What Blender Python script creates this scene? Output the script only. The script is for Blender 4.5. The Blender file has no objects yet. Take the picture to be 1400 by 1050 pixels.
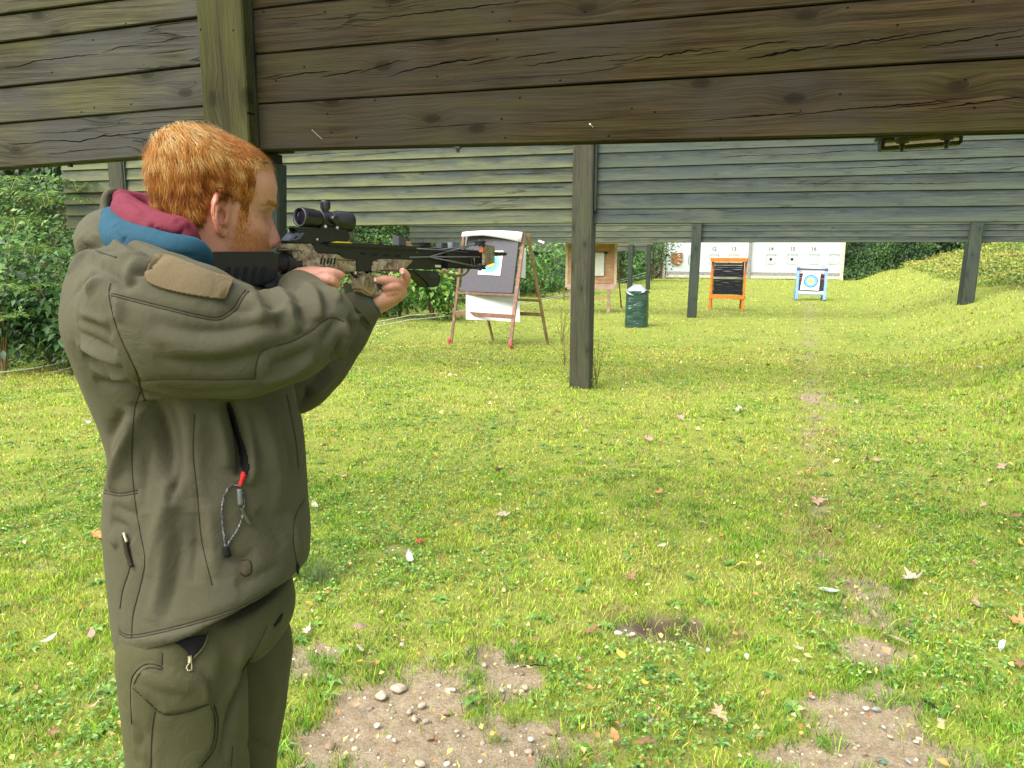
import bpy, bmesh, math, random
import numpy as np
from mathutils import Vector, Matrix, noise
from mathutils.bvhtree import BVHTree
random.seed(7); RNG = np.random.default_rng(7)
rad = math.radians
scene = bpy.context.scene
COL = scene.collection

# ------------------------------------------------------------------ camera
FPX, CX, CY = 1050.0, 700.0, 525.0            # focal length in photo pixels, centre of the photo
YAW, ROLL, EYE = rad(14.0), 0.003, 1.60
PITCH = math.atan((525 - 339) / FPX)
CAM = Vector((0, 0, EYE))
F0 = Vector((-math.sin(YAW), math.cos(YAW), 0)); R0 = Vector((math.cos(YAW), math.sin(YAW), 0)); U0 = Vector((0, 0, 1))
Fw = (F0 * math.cos(PITCH) - U0 * math.sin(PITCH)); Up = (U0 * math.cos(PITCH) + F0 * math.sin(PITCH))
Rt = R0 * math.cos(ROLL) + Up * math.sin(ROLL); Up = Up * math.cos(ROLL) - R0 * math.sin(ROLL)
cam_data = bpy.data.cameras.new('camera'); cam = bpy.data.objects.new('camera', cam_data); COL.objects.link(cam)
cam.matrix_world = Matrix((( Rt.x, Up.x, -Fw.x, CAM.x), (Rt.y, Up.y, -Fw.y, CAM.y), (Rt.z, Up.z, -Fw.z, CAM.z), (0, 0, 0, 1)))
cam_data.sensor_width = 36; cam_data.lens = 27.0; cam_data.clip_start = 0.05; cam_data.clip_end = 800
scene.camera = cam

# ------------------------------------------------------------------ light
world = bpy.data.worlds.new('World'); scene.world = world; world.use_nodes = True
wn = world.node_tree.nodes; wl = world.node_tree.links
sky = wn.new('ShaderNodeTexSky'); sky.sky_type = 'NISHITA'; sky.sun_disc = False
SUN_EL, SUN_AZ = rad(52), rad(215)
sky.sun_elevation = SUN_EL; sky.sun_rotation = SUN_AZ; sky.dust_density = 4.0; sky.air_density = 1.0; sky.ozone_density = 0.6
bg = wn['Background']; bg.inputs[1].default_value = 0.12
hs = wn.new('ShaderNodeHueSaturation'); hs.inputs['Saturation'].default_value = 0.45     # overcast sky: nearly colourless
wl.new(sky.outputs[0], hs.inputs['Color']); wl.new(hs.outputs[0], bg.inputs[0])
sun_d = bpy.data.lights.new('sun', 'SUN'); sun = bpy.data.objects.new('sun', sun_d); COL.objects.link(sun)
sun_d.energy = 1.1; sun_d.angle = rad(85); sun_d.color = (1.0, 0.96, 0.88)
sdir = Vector((math.sin(SUN_AZ) * math.cos(SUN_EL), math.cos(SUN_AZ) * math.cos(SUN_EL), math.sin(SUN_EL)))
sun.rotation_euler = sdir.to_track_quat('Z', 'Y').to_euler()
scene.view_settings.view_transform = 'Standard'; scene.view_settings.look = 'None'
scene.view_settings.exposure = 1.9; scene.view_settings.gamma = 1.0
scene.render.engine = 'CYCLES'
scene.cycles.max_bounces = 6; scene.cycles.diffuse_bounces = 3; scene.cycles.transparent_max_bounces = 6
scene.cycles.use_denoising = True

# ------------------------------------------------------------------ measuring helpers
def ray(px, py):
    return Fw + Rt * ((px - CX) / FPX) + Up * ((CY - py) / FPX)
def P(px, py, z):                 # point at distance z along the optical axis
    return CAM + ray(px, py) * z
def onY(px, py, y):               # point on the plane Y = y
    d = ray(px, py); return CAM + d * (y / d.y)
def onG(px, py, z0=0.0):          # point on flat ground
    d = ray(px, py); return CAM + d * ((z0 - EYE) / d.z)
def lin(p, q):                    # height as a function of X through two points
    return lambda x: p.z + (q.z - p.z) * (x - p.x) / (q.x - p.x)

# ------------------------------------------------------------------ objects
def tag(o, label=None, cat=None, group=None, kind=None):
    if label: o['label'] = label
    if cat: o['category'] = cat
    if group: o['group'] = group
    if kind: o['kind'] = kind
    return o
def thing(name, loc, label, cat, group=None):
    o = bpy.data.objects.new(name, None); o.empty_display_size = 0.1; COL.objects.link(o); o.location = loc
    return tag(o, label, cat, group)
def wloc(o):
    v = Vector(o.location)
    while o.parent: o = o.parent; v += Vector(o.location)
    return v
def link(name, me, mat=None, parent=None, origin=None, smooth=False):
    """me in world coordinates (or an already made mesh); origin = where the object sits"""
    o = bpy.data.objects.new(name, me); COL.objects.link(o)
    org = Vector(origin) if origin is not None else (wloc(parent) if parent else Vector((0, 0, 0)))
    if org.length > 0:
        me.transform(Matrix.Translation(-org))
    if parent:
        o.parent = parent; o.location = org - wloc(parent)
    else: o.location = org
    if mat is not None and not me.materials: me.materials.append(mat)
    if smooth: me.polygons.foreach_set('use_smooth', [True] * len(me.polygons))
    return o
def mesh(name, v, f):
    me = bpy.data.meshes.new(name); me.from_pydata([tuple(p) for p in v], [], f); me.update(); return me
def npmesh(name, V, Fq, smooth=False, cols=None):
    """fast mesh from numpy: V (n,3), Fq (m,k)"""
    V = np.asarray(V, dtype=np.float32); Fq = np.asarray(Fq, dtype=np.int32)
    me = bpy.data.meshes.new(name); k = Fq.shape[1]
    me.vertices.add(len(V)); me.vertices.foreach_set('co', V.ravel())
    me.loops.add(Fq.size); me.loops.foreach_set('vertex_index', Fq.ravel())
    me.polygons.add(len(Fq)); me.polygons.foreach_set('loop_start', np.arange(0, Fq.size, k, dtype=np.int32))
    me.polygons.foreach_set('loop_total', np.full(len(Fq), k, dtype=np.int32))
    if smooth: me.polygons.foreach_set('use_smooth', np.ones(len(Fq), dtype=bool))
    me.update(calc_edges=True)
    if cols is not None:
        a = me.color_attributes.new('tint', 'FLOAT_COLOR', 'POINT')
        c = np.ones((len(V), 4), dtype=np.float32); c[:, :3] = cols; a.data.foreach_set('color', c.ravel())
    return me
class MB:
    """collects boxes, bars, tubes into one mesh"""
    def __init__(s): s.v = []; s.f = []
    def add(s, v, f):
        b = len(s.v); s.v += [Vector(p) for p in v]; s.f += [tuple(i + b for i in q) for q in f]; return s
    def box(s, c, size, rot=None, bev=0.0):
        hx, hy, hz = size[0] / 2, size[1] / 2, size[2] / 2
        c = Vector(c)
        M = rot if rot is not None else Matrix.Identity(3)
        if bev <= 0:
            vs = [Vector((x, y, z)) for x in (-hx, hx) for y in (-hy, hy) for z in (-hz, hz)]
            fs = [(0, 1, 3, 2), (4, 6, 7, 5), (0, 4, 5, 1), (2, 3, 7, 6), (0, 2, 6, 4), (1, 5, 7, 3)]
        else:
            b = min(bev, hx * .9, hy * .9, hz * .9)
            bm = bmesh.new(); bmesh.ops.create_cube(bm, size=1)
            bmesh.ops.scale(bm, vec=(hx * 2, hy * 2, hz * 2), verts=bm.verts)
            bmesh.ops.bevel(bm, geom=bm.edges[:], offset=b, segments=1, affect='EDGES')
            bm.verts.index_update(); vs = [v.co.copy() for v in bm.verts]; fs = [tuple(v.index for v in f.verts) for f in bm.faces]; bm.free()
        return s.add([c + M @ v for v in vs], fs)
    def bar(s, a, b, w, d=None, bev=0.0, up=(0, 0, 1)):
        """rectangular bar from a to b, w across, d along 'up x dir'"""
        a, b = Vector(a), Vector(b); d = w if d is None else d
        ax = (b - a).normalized(); up = Vector(up)
        if abs(ax.dot(up)) > .97: up = Vector((0, 1, 0))
        sx = ax.cross(up).normalized(); sy = sx.cross(ax).normalized()
        M = Matrix((sx, sy, ax)).transposed()
        return s.box((a + b) / 2, (w, d, (b - a).length), M, bev)
    def tube(s, pts, r, n=8, cap=True):
        pts = [Vector(p) for p in pts]; rs = r if isinstance(r, (list, tuple)) else [r] * len(pts)
        base = len(s.v); t = (pts[1] - pts[0]).normalized()
        u = t.orthogonal().normalized()
        for i, p in enumerate(pts):
            t2 = ((pts[min(i + 1, len(pts) - 1)] - pts[max(i - 1, 0)])).normalized()
            u = (u - t2 * u.dot(t2)).normalized(); w = t2.cross(u)
            for k in range(n):
                a = 2 * math.pi * k / n; s.v.append(p + (u * math.cos(a) + w * math.sin(a)) * rs[i])
        for i in range(len(pts) - 1):
            for k in range(n):
                k2 = (k + 1) % n
                s.f.append((base + i * n + k, base + i * n + k2, base + (i + 1) * n + k2, base + (i + 1) * n + k))
        if cap:
            s.f.append(tuple(base + k for k in reversed(range(n)))); s.f.append(tuple(base + (len(pts) - 1) * n + k for k in range(n)))
        return s
    def lathe(s, org, ax, prof, n=20, cap=True):
        """prof = [(along, radius)]"""
        org, ax = Vector(org), Vector(ax).normalized()
        return s.tube_rs([org + ax * a for a, r in prof], ax, [r for a, r in prof], n, cap)
    def tube_rs(s, pts, ax, rs, n, cap=True):
        u = ax.orthogonal().normalized(); w = ax.cross(u); base = len(s.v)
        for p, r in zip(pts, rs):
            for k in range(n):
                a = 2 * math.pi * k / n; s.v.append(p + (u * math.cos(a) + w * math.sin(a)) * max(r, 1e-4))
        for i in range(len(pts) - 1):
            for k in range(n):
                k2 = (k + 1) % n
                s.f.append((base + i * n + k, base + i * n + k2, base + (i + 1) * n + k2, base + (i + 1) * n + k))
        if cap:
            s.f.append(tuple(base + k for k in reversed(range(n)))); s.f.append(tuple(base + (len(pts) - 1) * n + k for k in range(n)))
        return s
    def prism(s, poly, off):
        """poly: list of 3D points (planar), extruded by off"""
        n = len(poly); off = Vector(off); vs = [Vector(p) for p in poly] + [Vector(p) + off for p in poly]
        fs = [tuple(range(n)), tuple(reversed(range(n, 2 * n)))] + [(i, i + n, (i + 1) % n + n, (i + 1) % n) for i in range(n)]
        return s.add(vs, fs)
    def mesh(s, name): 
        me = mesh(name, s.v, s.f)
        bm = bmesh.new(); bm.from_mesh(me); bmesh.ops.recalc_face_normals(bm, faces=bm.faces[:]); bm.to_mesh(me); bm.free(); return me
    def build(s, name, mat, parent=None, origin=None, smooth=False, label=None):
        o = link(name, s.mesh(name), mat, parent, origin, smooth)
        if label: o['label'] = label
        return o
def autosmooth(o, ang=35):
    me = o.data
    me.polygons.foreach_set('use_smooth', [True] * len(me.polygons))
    me.set_sharp_from_angle(angle=rad(ang))

# ------------------------------------------------------------------ materials
class NT:
    def __init__(s, name, rough=0.7, spec=0.3):
        s.m = bpy.data.materials.new(name); s.m.use_nodes = True; s.n = s.m.node_tree.nodes; s.l = s.m.node_tree.links
        s.b = s.n['Principled BSDF']; s.b.inputs['Roughness'].default_value = rough
        s.b.inputs['Specular IOR Level'].default_value = spec
    def new(s, t, **kw):
        n = s.n.new(t)
        for k, v in kw.items(): setattr(n, k, v)
        return n
    def put(s, inp, v):
        if hasattr(v, 'is_output') or hasattr(v, 'links'): s.l.new(v, inp)
        else: inp.default_value = v if not (isinstance(v, tuple) and len(v) == 3 and inp.type == 'RGBA') else (*v, 1)
    def coord(s, kind='Object', scale=(1, 1, 1), rand=True, loc=(0, 0, 0)):
        tc = s.new('ShaderNodeTexCoord'); mp = s.new('ShaderNodeMapping'); mp.inputs['Scale'].default_value = scale; mp.inputs['Location'].default_value = loc
        s.l.new(tc.outputs[kind], mp.inputs[0])
        if rand:
            oi = s.new('ShaderNodeObjectInfo'); m = s.new('ShaderNodeMath', operation='MULTIPLY'); s.l.new(oi.outputs['Random'], m.inputs[0]); m.inputs[1].default_value = 37.0
            a = s.new('ShaderNodeVectorMath', operation='ADD'); s.l.new(mp.outputs[0], a.inputs[0]); s.l.new(m.outputs[0], a.inputs[1]); return a.outputs[0]
        return mp.outputs[0]
    def noise(s, vec, scale, detail=4, rough=.55, dist=0.0):
        n = s.new('ShaderNodeTexNoise'); s.l.new(vec, n.inputs['Vector']); n.inputs['Scale'].default_value = scale
        n.inputs['Detail'].default_value = detail; n.inputs['Roughness'].default_value = rough; n.inputs['Distortion'].default_value = dist
        return n.outputs[0]
    def vor(s, vec, scale, feature='F1', out='Distance'):
        n = s.new('ShaderNodeTexVoronoi', feature=feature); s.l.new(vec, n.inputs['Vector']); n.inputs['Scale'].default_value = scale
        return n.outputs[out]
    def ramp(s, fac, stops, interp='LINEAR'):
        r = s.new('ShaderNodeValToRGB'); r.color_ramp.interpolation = interp
        e = r.color_ramp.elements
        while len(e) < len(stops): e.new(0.5)
        for el, (p, c) in zip(e, stops):
            el.position = p; el.color = (c, c, c, 1) if not isinstance(c, tuple) else (*c, 1)
        s.l.new(fac, r.inputs[0]); return r.outputs[0]
    def mix(s, fac, a, b, mode='MIX'):
        n = s.new('ShaderNodeMix', data_type='RGBA', blend_type=mode)
        s.put(n.inputs[0], fac); s.put(n.inputs[6], a); s.put(n.inputs[7], b); return n.outputs[2]
    def math(s, op, a, b=0.0, clamp=False):
        n = s.new('ShaderNodeMath', operation=op); n.use_clamp = clamp; s.put(n.inputs[0], a); s.put(n.inputs[1], b); return n.outputs[0]
    def bump(s, h, strength=.3, dist=.01, prev=None):
        b = s.new('ShaderNodeBump'); b.inputs['Strength'].default_value = strength; b.inputs['Distance'].default_value = dist
        s.l.new(h, b.inputs['Height'])
        if prev is not None: s.l.new(prev, b.inputs['Normal'])
        s.l.new(b.outputs[0], s.b.inputs['Normal']); return b.outputs[0]
    def color(s, c): s.put(s.b.inputs['Base Color'], c); return s
    def rough(s, c): s.put(s.b.inputs['Roughness'], c); return s

def plain(name, col, rough=.6, spec=.3, vary=.15, scale=30, bump=.15, metallic=0, bdist=.002):
    t = NT(name, rough, spec); v = t.coord(); n = t.noise(v, scale, 4)
    lo = tuple(c * (1 - vary) for c in col); hi = tuple(min(1, c * (1 + vary)) for c in col)
    t.color(t.ramp(n, [(.3, lo), (.7, hi)])); t.b.inputs['Metallic'].default_value = metallic
    if bump: t.bump(n, bump, bdist)
    return t.m

def wood(name, dark, light, moss=(.12, .14, .03), moss_amt=.5, axis='x', crack=1.0, edge_moss=0.0, tint=None, rough=.75, spec=.25, yscale=1.0, knots=1.0, holes=1.0):
    """weathered sawn board: long grain, knots, drying cracks, algae; the grain runs along `axis`"""
    t = NT(name, rough, spec)
    sc = {'x': (1, 1, 1), 'z': (1, 1, 1)}[axis]
    base = t.coord('Object', sc)
    if axis == 'z':
        sp = t.new('ShaderNodeSeparateXYZ'); t.l.new(base, sp.inputs[0]); cb = t.new('ShaderNodeCombineXYZ')
        t.l.new(sp.outputs[2], cb.inputs[0]); t.l.new(sp.outputs[1], cb.inputs[1]); t.l.new(sp.outputs[0], cb.inputs[2]); base = cb.outputs[0]
    # knots bend the grain
    def flat(sx, sz):
        s0 = t.new('ShaderNodeSeparateXYZ'); t.l.new(base, s0.inputs[0]); c0 = t.new('ShaderNodeCombineXYZ'); t.l.new(t.math('MULTIPLY', s0.outputs[0], sx), c0.inputs[0]); t.l.new(t.math('MULTIPLY', s0.outputs[2], sz), c0.inputs[1])
        n = t.new('ShaderNodeTexVoronoi', voronoi_dimensions='2D'); t.l.new(c0.outputs[0], n.inputs['Vector']); n.inputs['Scale'].default_value = 1.0; return n.outputs['Distance']
    kd = flat(2.0, 4.2)
    knot = t.ramp(kd, [(.0, 1.0), (.055, .85), (.085, .35), (.24, 0.0)])
    warp = t.math('MULTIPLY', knot, .05 * knots)
    sep = t.new('ShaderNodeSeparateXYZ'); t.l.new(base, sep.inputs[0])
    zz = t.math('ADD', sep.outputs[2], warp)
    wob = t.noise(base, 1.3, 2); zz = t.math('ADD', zz, t.math('MULTIPLY', wob, .06))
    cmb = t.new('ShaderNodeCombineXYZ'); t.l.new(sep.outputs[0], cmb.inputs[0]); t.l.new(sep.outputs[1], cmb.inputs[1]); t.l.new(zz, cmb.inputs[2])
    g = t.new('ShaderNodeMapping'); g.inputs['Scale'].default_value = (1.6, 20, 70); t.l.new(cmb.outputs[0], g.inputs[0])
    grain = t.noise(g.outputs[0], 1.0, 5, .6)
    g2 = t.new('ShaderNodeMapping'); g2.inputs['Scale'].default_value = (6, 60, 320); t.l.new(cmb.outputs[0], g2.inputs[0])
    fine = t.noise(g2.outputs[0], 1.0, 3, .6)
    col = t.ramp(grain, [(.34, dark), (.50, tuple((a + b) / 2 for a, b in zip(dark, light))), (.64, light)])
    col = t.mix(t.math('MULTIPLY', t.ramp(fine, [(.34, 1.0), (.56, 0.0)]), .62), col, tuple(c * .45 for c in dark))
    # board to board shift
    oi = t.new('ShaderNodeObjectInfo')
    bc = t.ramp(oi.outputs['Random'], [(0, .78), (1, 1.2)])
    col = t.mix(1.0, col, bc, 'MULTIPLY')
    if tint:                                       # bluish / brownish patches of old stain
        pn = t.noise(base, 1.6 * yscale, 3, .55)
        col = t.mix(t.ramp(pn, [(.42, 0.0), (.62, .75)]), col, tint)
    # algae
    pm = t.new('ShaderNodeMapping'); pm.inputs['Scale'].default_value = (1.2, 4, 7); t.l.new(base, pm.inputs[0])
    al = t.noise(pm.outputs[0], 1.0, 5, .65)
    am = t.ramp(al, [(.5 - .12 * moss_amt, 0.0), (.78 - .2 * moss_amt, min(1, .35 + .5 * moss_amt))])
    if edge_moss:
        ge = t.new('ShaderNodeTexCoord'); gs = t.new('ShaderNodeSeparateXYZ'); t.l.new(ge.outputs['Generated'], gs.inputs[0])
        e = t.math('ADD', gs.outputs[2], t.math('MULTIPLY', t.math('SUBTRACT', al, .5), 1.1))
        em = t.math('MULTIPLY', t.ramp(e, [(.15, 1.0), (.62, 0.0)]), edge_moss)
        am = t.math('MAXIMUM', am, em)
    col = t.mix(am, col, t.mix(fine, tuple(c * .8 for c in moss), tuple(min(1, c * 1.35) for c in moss)))
    # knots darker
    col = t.mix(t.math('MULTIPLY', knot, .75 * knots), col, tuple(c * .35 for c in dark))
    # nail and worm holes
    hd = flat(5.5, 7.0); hole = t.math('MULTIPLY', t.ramp(hd, [(.016, 1.0), (.028, 0.0)]), t.math('MULTIPLY', t.ramp(t.noise(base, 5.0, 1), [(.50, 0.0), (.52, 1.0)]), holes))
    # drying cracks: thin contour of a long noise, only here and there
    cm = t.new('ShaderNodeMapping'); cm.inputs['Scale'].default_value = (.55, .3, 8); cm.inputs['Rotation'].default_value = (0, rad(3), 0); t.l.new(cmb.outputs[0], cm.inputs[0])
    cn = t.noise(cm.outputs[0], 1.0, 6, .45, .25)
    d = t.math('ABSOLUTE', t.math('SUBTRACT', cn, .5))
    line = t.ramp(d, [(.0, 1.0), (.0035, .8), (.007, 0.0)])
    where = t.ramp(t.noise(base, .9, 2), [(.54, 0.0), (.60, 1.0)])
    ck = t.math('MULTIPLY', t.math('MULTIPLY', line, where), crack, True)
    dk = t.math('MAXIMUM', ck, hole)
    col = t.mix(t.math('MULTIPLY', dk, .92), col, (.006, .005, .004))
    t.color(col)
    h = t.math('SUBTRACT', t.math('ADD', t.math('MULTIPLY', grain, .5), t.math('MULTIPLY', fine, .35)), t.math('MULTIPLY', dk, 2.5))
    t.bump(h, .8, .008)
    return t.m
# ------------------------------------------------------------------ terrain
def sst(a, b, x):
    t = np.clip((np.asarray(x, dtype=float) - a) / (b - a), 0, 1); return t * t * (3 - 2 * t)
_pr = np.random.default_rng(11); _G = _pr.random((256, 256))
def vnoise(x, y, s):
    x = np.asarray(x, dtype=float) * s + 100.3; y = np.asarray(y, dtype=float) * s + 57.7
    xi = np.floor(x).astype(int); yi = np.floor(y).astype(int); fx = x - xi; fy = y - yi
    fx = fx * fx * (3 - 2 * fx); fy = fy * fy * (3 - 2 * fy)
    g = lambda a, b: _G[a & 255, b & 255]
    return (g(xi, yi) * (1 - fx) + g(xi + 1, yi) * fx) * (1 - fy) + (g(xi, yi + 1) * (1 - fx) + g(xi + 1, yi + 1) * fx) * fy
def fbm(x, y, s, o=4):
    r = 0; a = .5; t = 0
    for i in range(o): r = r + a * vnoise(x, y, s * 2 ** i); t += a; a *= .5
    return r / t
def right_edge(y): return .8 + .145 * np.asarray(y, dtype=float)
def left_edge(y): return -9.35 + .185 * (np.asarray(y, dtype=float) - 7.7)
def height(x, y):
    x = np.asarray(x, dtype=float); y = np.asarray(y, dtype=float)
    r = x - right_edge(y); l = left_edge(y) - x
    far = sst(2, 9, y)
    hr = (0.25 * np.clip(r, 0, None) * sst(0, 1.6, r))
    hr = np.where(hr > 3.2, 3.2 + (hr - 3.2) * .15, hr) * far
    hl = 2.6 * sst(-.2, 3.8, l) + .25 * np.clip(l - 3.8, 0, 20) * .3
    b = 2.2 * sst(47, 55, y)
    base = (vnoise(x, y, .7) - .5) * .07 * sst(1.5, 4, y) + (vnoise(x, y, 3.1) - .5) * .022
    rough = (fbm(x, y, 1.1) - .5) * .34 * (sst(.3, 2.5, r) * far + sst(.2, 2, l))
    return np.maximum(np.maximum(hr, hl), b) + base * (1 - sst(0, 2, np.maximum(r * far, l))) + rough * (1 - .5 * sst(30, 40, y))
# bare-earth patches, traced on the ground: (centre px, py, radius x, radius y, strength)
PATCH = [(560, 960, 150, 60, 1), (640, 1020, 200, 70, 1), (470, 1010, 90, 60, .95), (700, 930, 60, 40, .9), (1180, 985, 95, 45, 1),
         (1215, 1035, 130, 40, 1), (1120, 1040, 110, 30, .8), (1190, 890, 60, 26, .95), (1195, 805, 55, 20, .6), (420, 905, 60, 30, .8),
         (520, 745, 70, 12, .4), (1200, 845, 50, 26, .55), (1225, 955, 60, 40, .8), (760, 1040, 60, 25, .6), (905, 865, 72, 20, .75),
         (60, 775, 70, 14, .5), (150, 930, 60, 30, .45), (820, 630, 60, 8, .3), (700, 905, 100, 20, .5)]
PW = []
for (px, py, rx, ry, s) in PATCH:
    c = onG(px, py); a = onG(px + rx, py); b = onG(px, py - ry); d = onG(px, min(py + ry, 1200))
    PW.append((c.x, c.y, (a - c).length, max((b - c).length, (d - c).length) * .8 + .02, s))
PATH = [onG(*q) for q in ((1105, 412), (1107, 440), (1109, 480), (1110, 540), (1112, 620), (1116, 700), (1128, 770), (1160, 850))]
def path_d(x, y):
    d = np.full(np.shape(x), 1e9)
    for a, b in zip(PATH[:-1], PATH[1:]):
        ex, ey = b.x - a.x, b.y - a.y; t = np.clip(((x - a.x) * ex + (y - a.y) * ey) / (ex * ex + ey * ey), 0, 1); d = np.minimum(d, np.hypot(x - a.x - t * ex, y - a.y - t * ey))
    return d
def dirt(x, y):
    x = np.asarray(x, dtype=float); y = np.asarray(y, dtype=float); m = np.zeros_like(x)
    c, s_ = math.cos(YAW), math.sin(YAW)
    for (cx, cy, rx, ry, s) in PW:
        dx = x - cx; dy = y - cy; u = dx * c + dy * s_; v = -dx * s_ + dy * c
        m = np.maximum(m, s * np.clip(1.35 - np.sqrt((u / rx) ** 2 + (v / ry) ** 2), 0, 1))
    m = np.maximum(m, .33 * np.exp(-(path_d(x, y) / (.07 + .010 * y)) ** 2))
    n = fbm(x, y, 5.0, 5) * .6 + fbm(x + 31, y, 17.0, 3) * .4; n2 = fbm(x + 9, y - 4, 1.3, 3)
    m = m + (n - .5) * 1.5 * (m > .02) + np.clip((n2 - .70) * 3, 0, .4) * (y < 9)
    return np.clip(m * 1.25 - .17, 0, 1)
def burnt(x, y):
    c0 = onG(905, 862); dx = np.asarray(x) - c0.x; dy = np.asarray(y) - c0.y
    return np.clip(1.4 - np.sqrt((dx / .24) ** 2 + (dy / .13) ** 2) + (fbm(x, y, 9.0) - .5), 0, 1)

# polar sheet, fine near the camera, out past the horizon
def build_ground():
    rr = np.concatenate([np.linspace(.05, .9, 6, endpoint=False), np.geomspace(.9, 14, 260, endpoint=False), np.geomspace(14, 60, 90, endpoint=False), np.geomspace(60, 400, 14)])
    th = np.concatenate([np.linspace(-62, 60, 420, endpoint=False), np.linspace(60, 298, 70, endpoint=False)]) * math.pi / 180 - YAW * -1 * 0
    R, T = np.meshgrid(rr, th, indexing='ij'); X = R * np.sin(T - YAW); Y = R * np.cos(T - YAW); Z = height(X, Y)
    D = dirt(X, Y)
    Z = Z - .012 * D
    n0, n1 = R.shape; V = np.stack([X, Y, Z], -1).reshape(-1, 3)
    I = np.arange(n0 * n1).reshape(n0, n1); J = np.roll(I, -1, axis=1)
    Fq = np.stack([I[:-1], J[:-1], J[1:], I[1:]], -1).reshape(-1, 4)[:, ::-1]
    B = burnt(X, Y)
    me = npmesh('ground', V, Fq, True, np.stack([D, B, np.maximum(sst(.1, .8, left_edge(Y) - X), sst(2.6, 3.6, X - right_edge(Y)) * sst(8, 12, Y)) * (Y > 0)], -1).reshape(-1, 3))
    t = NT('earth_and_turf', .95, .15); v = t.coord('Object', rand=False)
    at = t.new('ShaderNodeAttribute'); at.attribute_name = 'tint'; sp = t.new('ShaderNodeSeparateColor'); t.l.new(at.outputs['Color'], sp.inputs[0])
    n1_ = t.noise(v, 18, 6, .65); n2_ = t.noise(v, 90, 5, .7); n3_ = t.noise(v, 2.2, 4)
    earth = t.ramp(n1_, [(.25, (.17, .125, .070)), (.5, (.27, .215, .135)), (.75, (.37, .31, .205))])
    earth = t.mix(t.ramp(n2_, [(.3, .7), (.55, 0.0)]), earth, (.12, .08, .048))
    earth = t.mix(t.ramp(t.noise(v, 260, 2), [(.62, 0.0), (.72, .6)]), earth, (.55, .48, .37))
    grit = t.vor(v, 150); earth = t.mix(t.ramp(grit, [(.12, .5), (.3, 0.0)]), earth, (.52, .44, .33))
    turf = t.ramp(n2_, [(.22, (.06, .09, .014)), (.5, (.17, .22, .03)), (.78, (.32, .35, .075))])
    turf = t.mix(t.ramp(n3_, [(.3, 0.0), (.75, .7)]), turf, t.ramp(n1_, [(.3, (.20, .23, .035)), (.7, (.33, .34, .09))]))
    turf = t.mix(t.ramp(t.noise(v, 6.5, 4), [(.58, 0.0), (.75, .5)]), turf, (.31, .26, .11))
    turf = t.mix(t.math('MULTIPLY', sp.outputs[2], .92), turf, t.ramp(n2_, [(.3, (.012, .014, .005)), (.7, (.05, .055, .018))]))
    m = t.ramp(t.math('ADD', sp.outputs[0], t.math('MULTIPLY', t.math('SUBTRACT', n2_, .5), .5)), [(.25, 0.0), (.55, 1.0)])
    col = t.mix(m, turf, earth)
    col = t.mix(t.math('MULTIPLY', sp.outputs[1], .9, True), col, t.ramp(n2_, [(.3, (.018, .012, .01)), (.7, (.09, .055, .04))]))
    t.color(col); b = t.bump(n2_, .6, .02); t.bump(grit, .25, .006, b)
    return tag(link('ground', me, t.m), kind='structure')
ground = build_ground()

# ------------------------------------------------------------------ board materials
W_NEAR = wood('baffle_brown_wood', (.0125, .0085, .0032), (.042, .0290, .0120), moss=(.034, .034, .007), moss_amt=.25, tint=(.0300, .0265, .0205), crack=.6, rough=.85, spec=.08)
W_NEARL = wood('baffle_mossy_wood', (.028, .026, .014), (.088, .080, .048), moss=(.088, .088, .024), moss_amt=.42, tint=(.052, .051, .048), crack=.6, spec=.1)
W_POST = wood('post_green_wood', (.028, .026, .010), (.062, .059, .024), moss=(.058, .06, .015), moss_amt=.5, axis='z', crack=.35, spec=.1)
W_STRIP = wood('batten_dark_wood', (.012, .010, .004), (.028, .024, .010), moss_amt=.3, axis='z', crack=.3)
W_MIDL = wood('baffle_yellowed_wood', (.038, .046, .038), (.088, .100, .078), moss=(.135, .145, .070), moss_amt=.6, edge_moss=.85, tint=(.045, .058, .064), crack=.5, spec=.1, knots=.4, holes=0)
W_MIDR = wood('baffle_bluish_wood', (.028, .037, .036), (.070, .086, .078), moss=(.100, .115, .072), moss_amt=.4, edge_moss=.45, tint=(.038, .047, .056), crack=.5, spec=.1, knots=.4, holes=0)
W_FAR = wood('baffle_far_wood', (.040, .050, .040), (.085, .098, .074), moss=(.115, .128, .072), moss_amt=.7, edge_moss=.5, tint=(.048, .06, .062), crack=.3, spec=.1, knots=.3, holes=0)
W_MPOST = wood('grey_post_wood', (.030, .028, .018), (.066, .062, .041), moss=(.055, .066, .030), moss_amt=.5, axis='z', crack=.3)
W_DPOST = wood('dark_post_wood', (.024, .032, .026), (.050, .062, .050), moss=(.050, .068, .034), moss_amt=.4, axis='z', crack=.25)
W_BLACKPOST = wood('tarred_post_wood', (.012, .017, .013), (.028, .036, .028), moss=(.045, .058, .02), moss_amt=.3, axis='z', crack=.2)
MOSSY = plain('moss_underside', (.055, .07, .012), .95, .1, .5, 60, .6)
CORE = plain('tarred_core', (.018, .017, .012), .9, .1)

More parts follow.
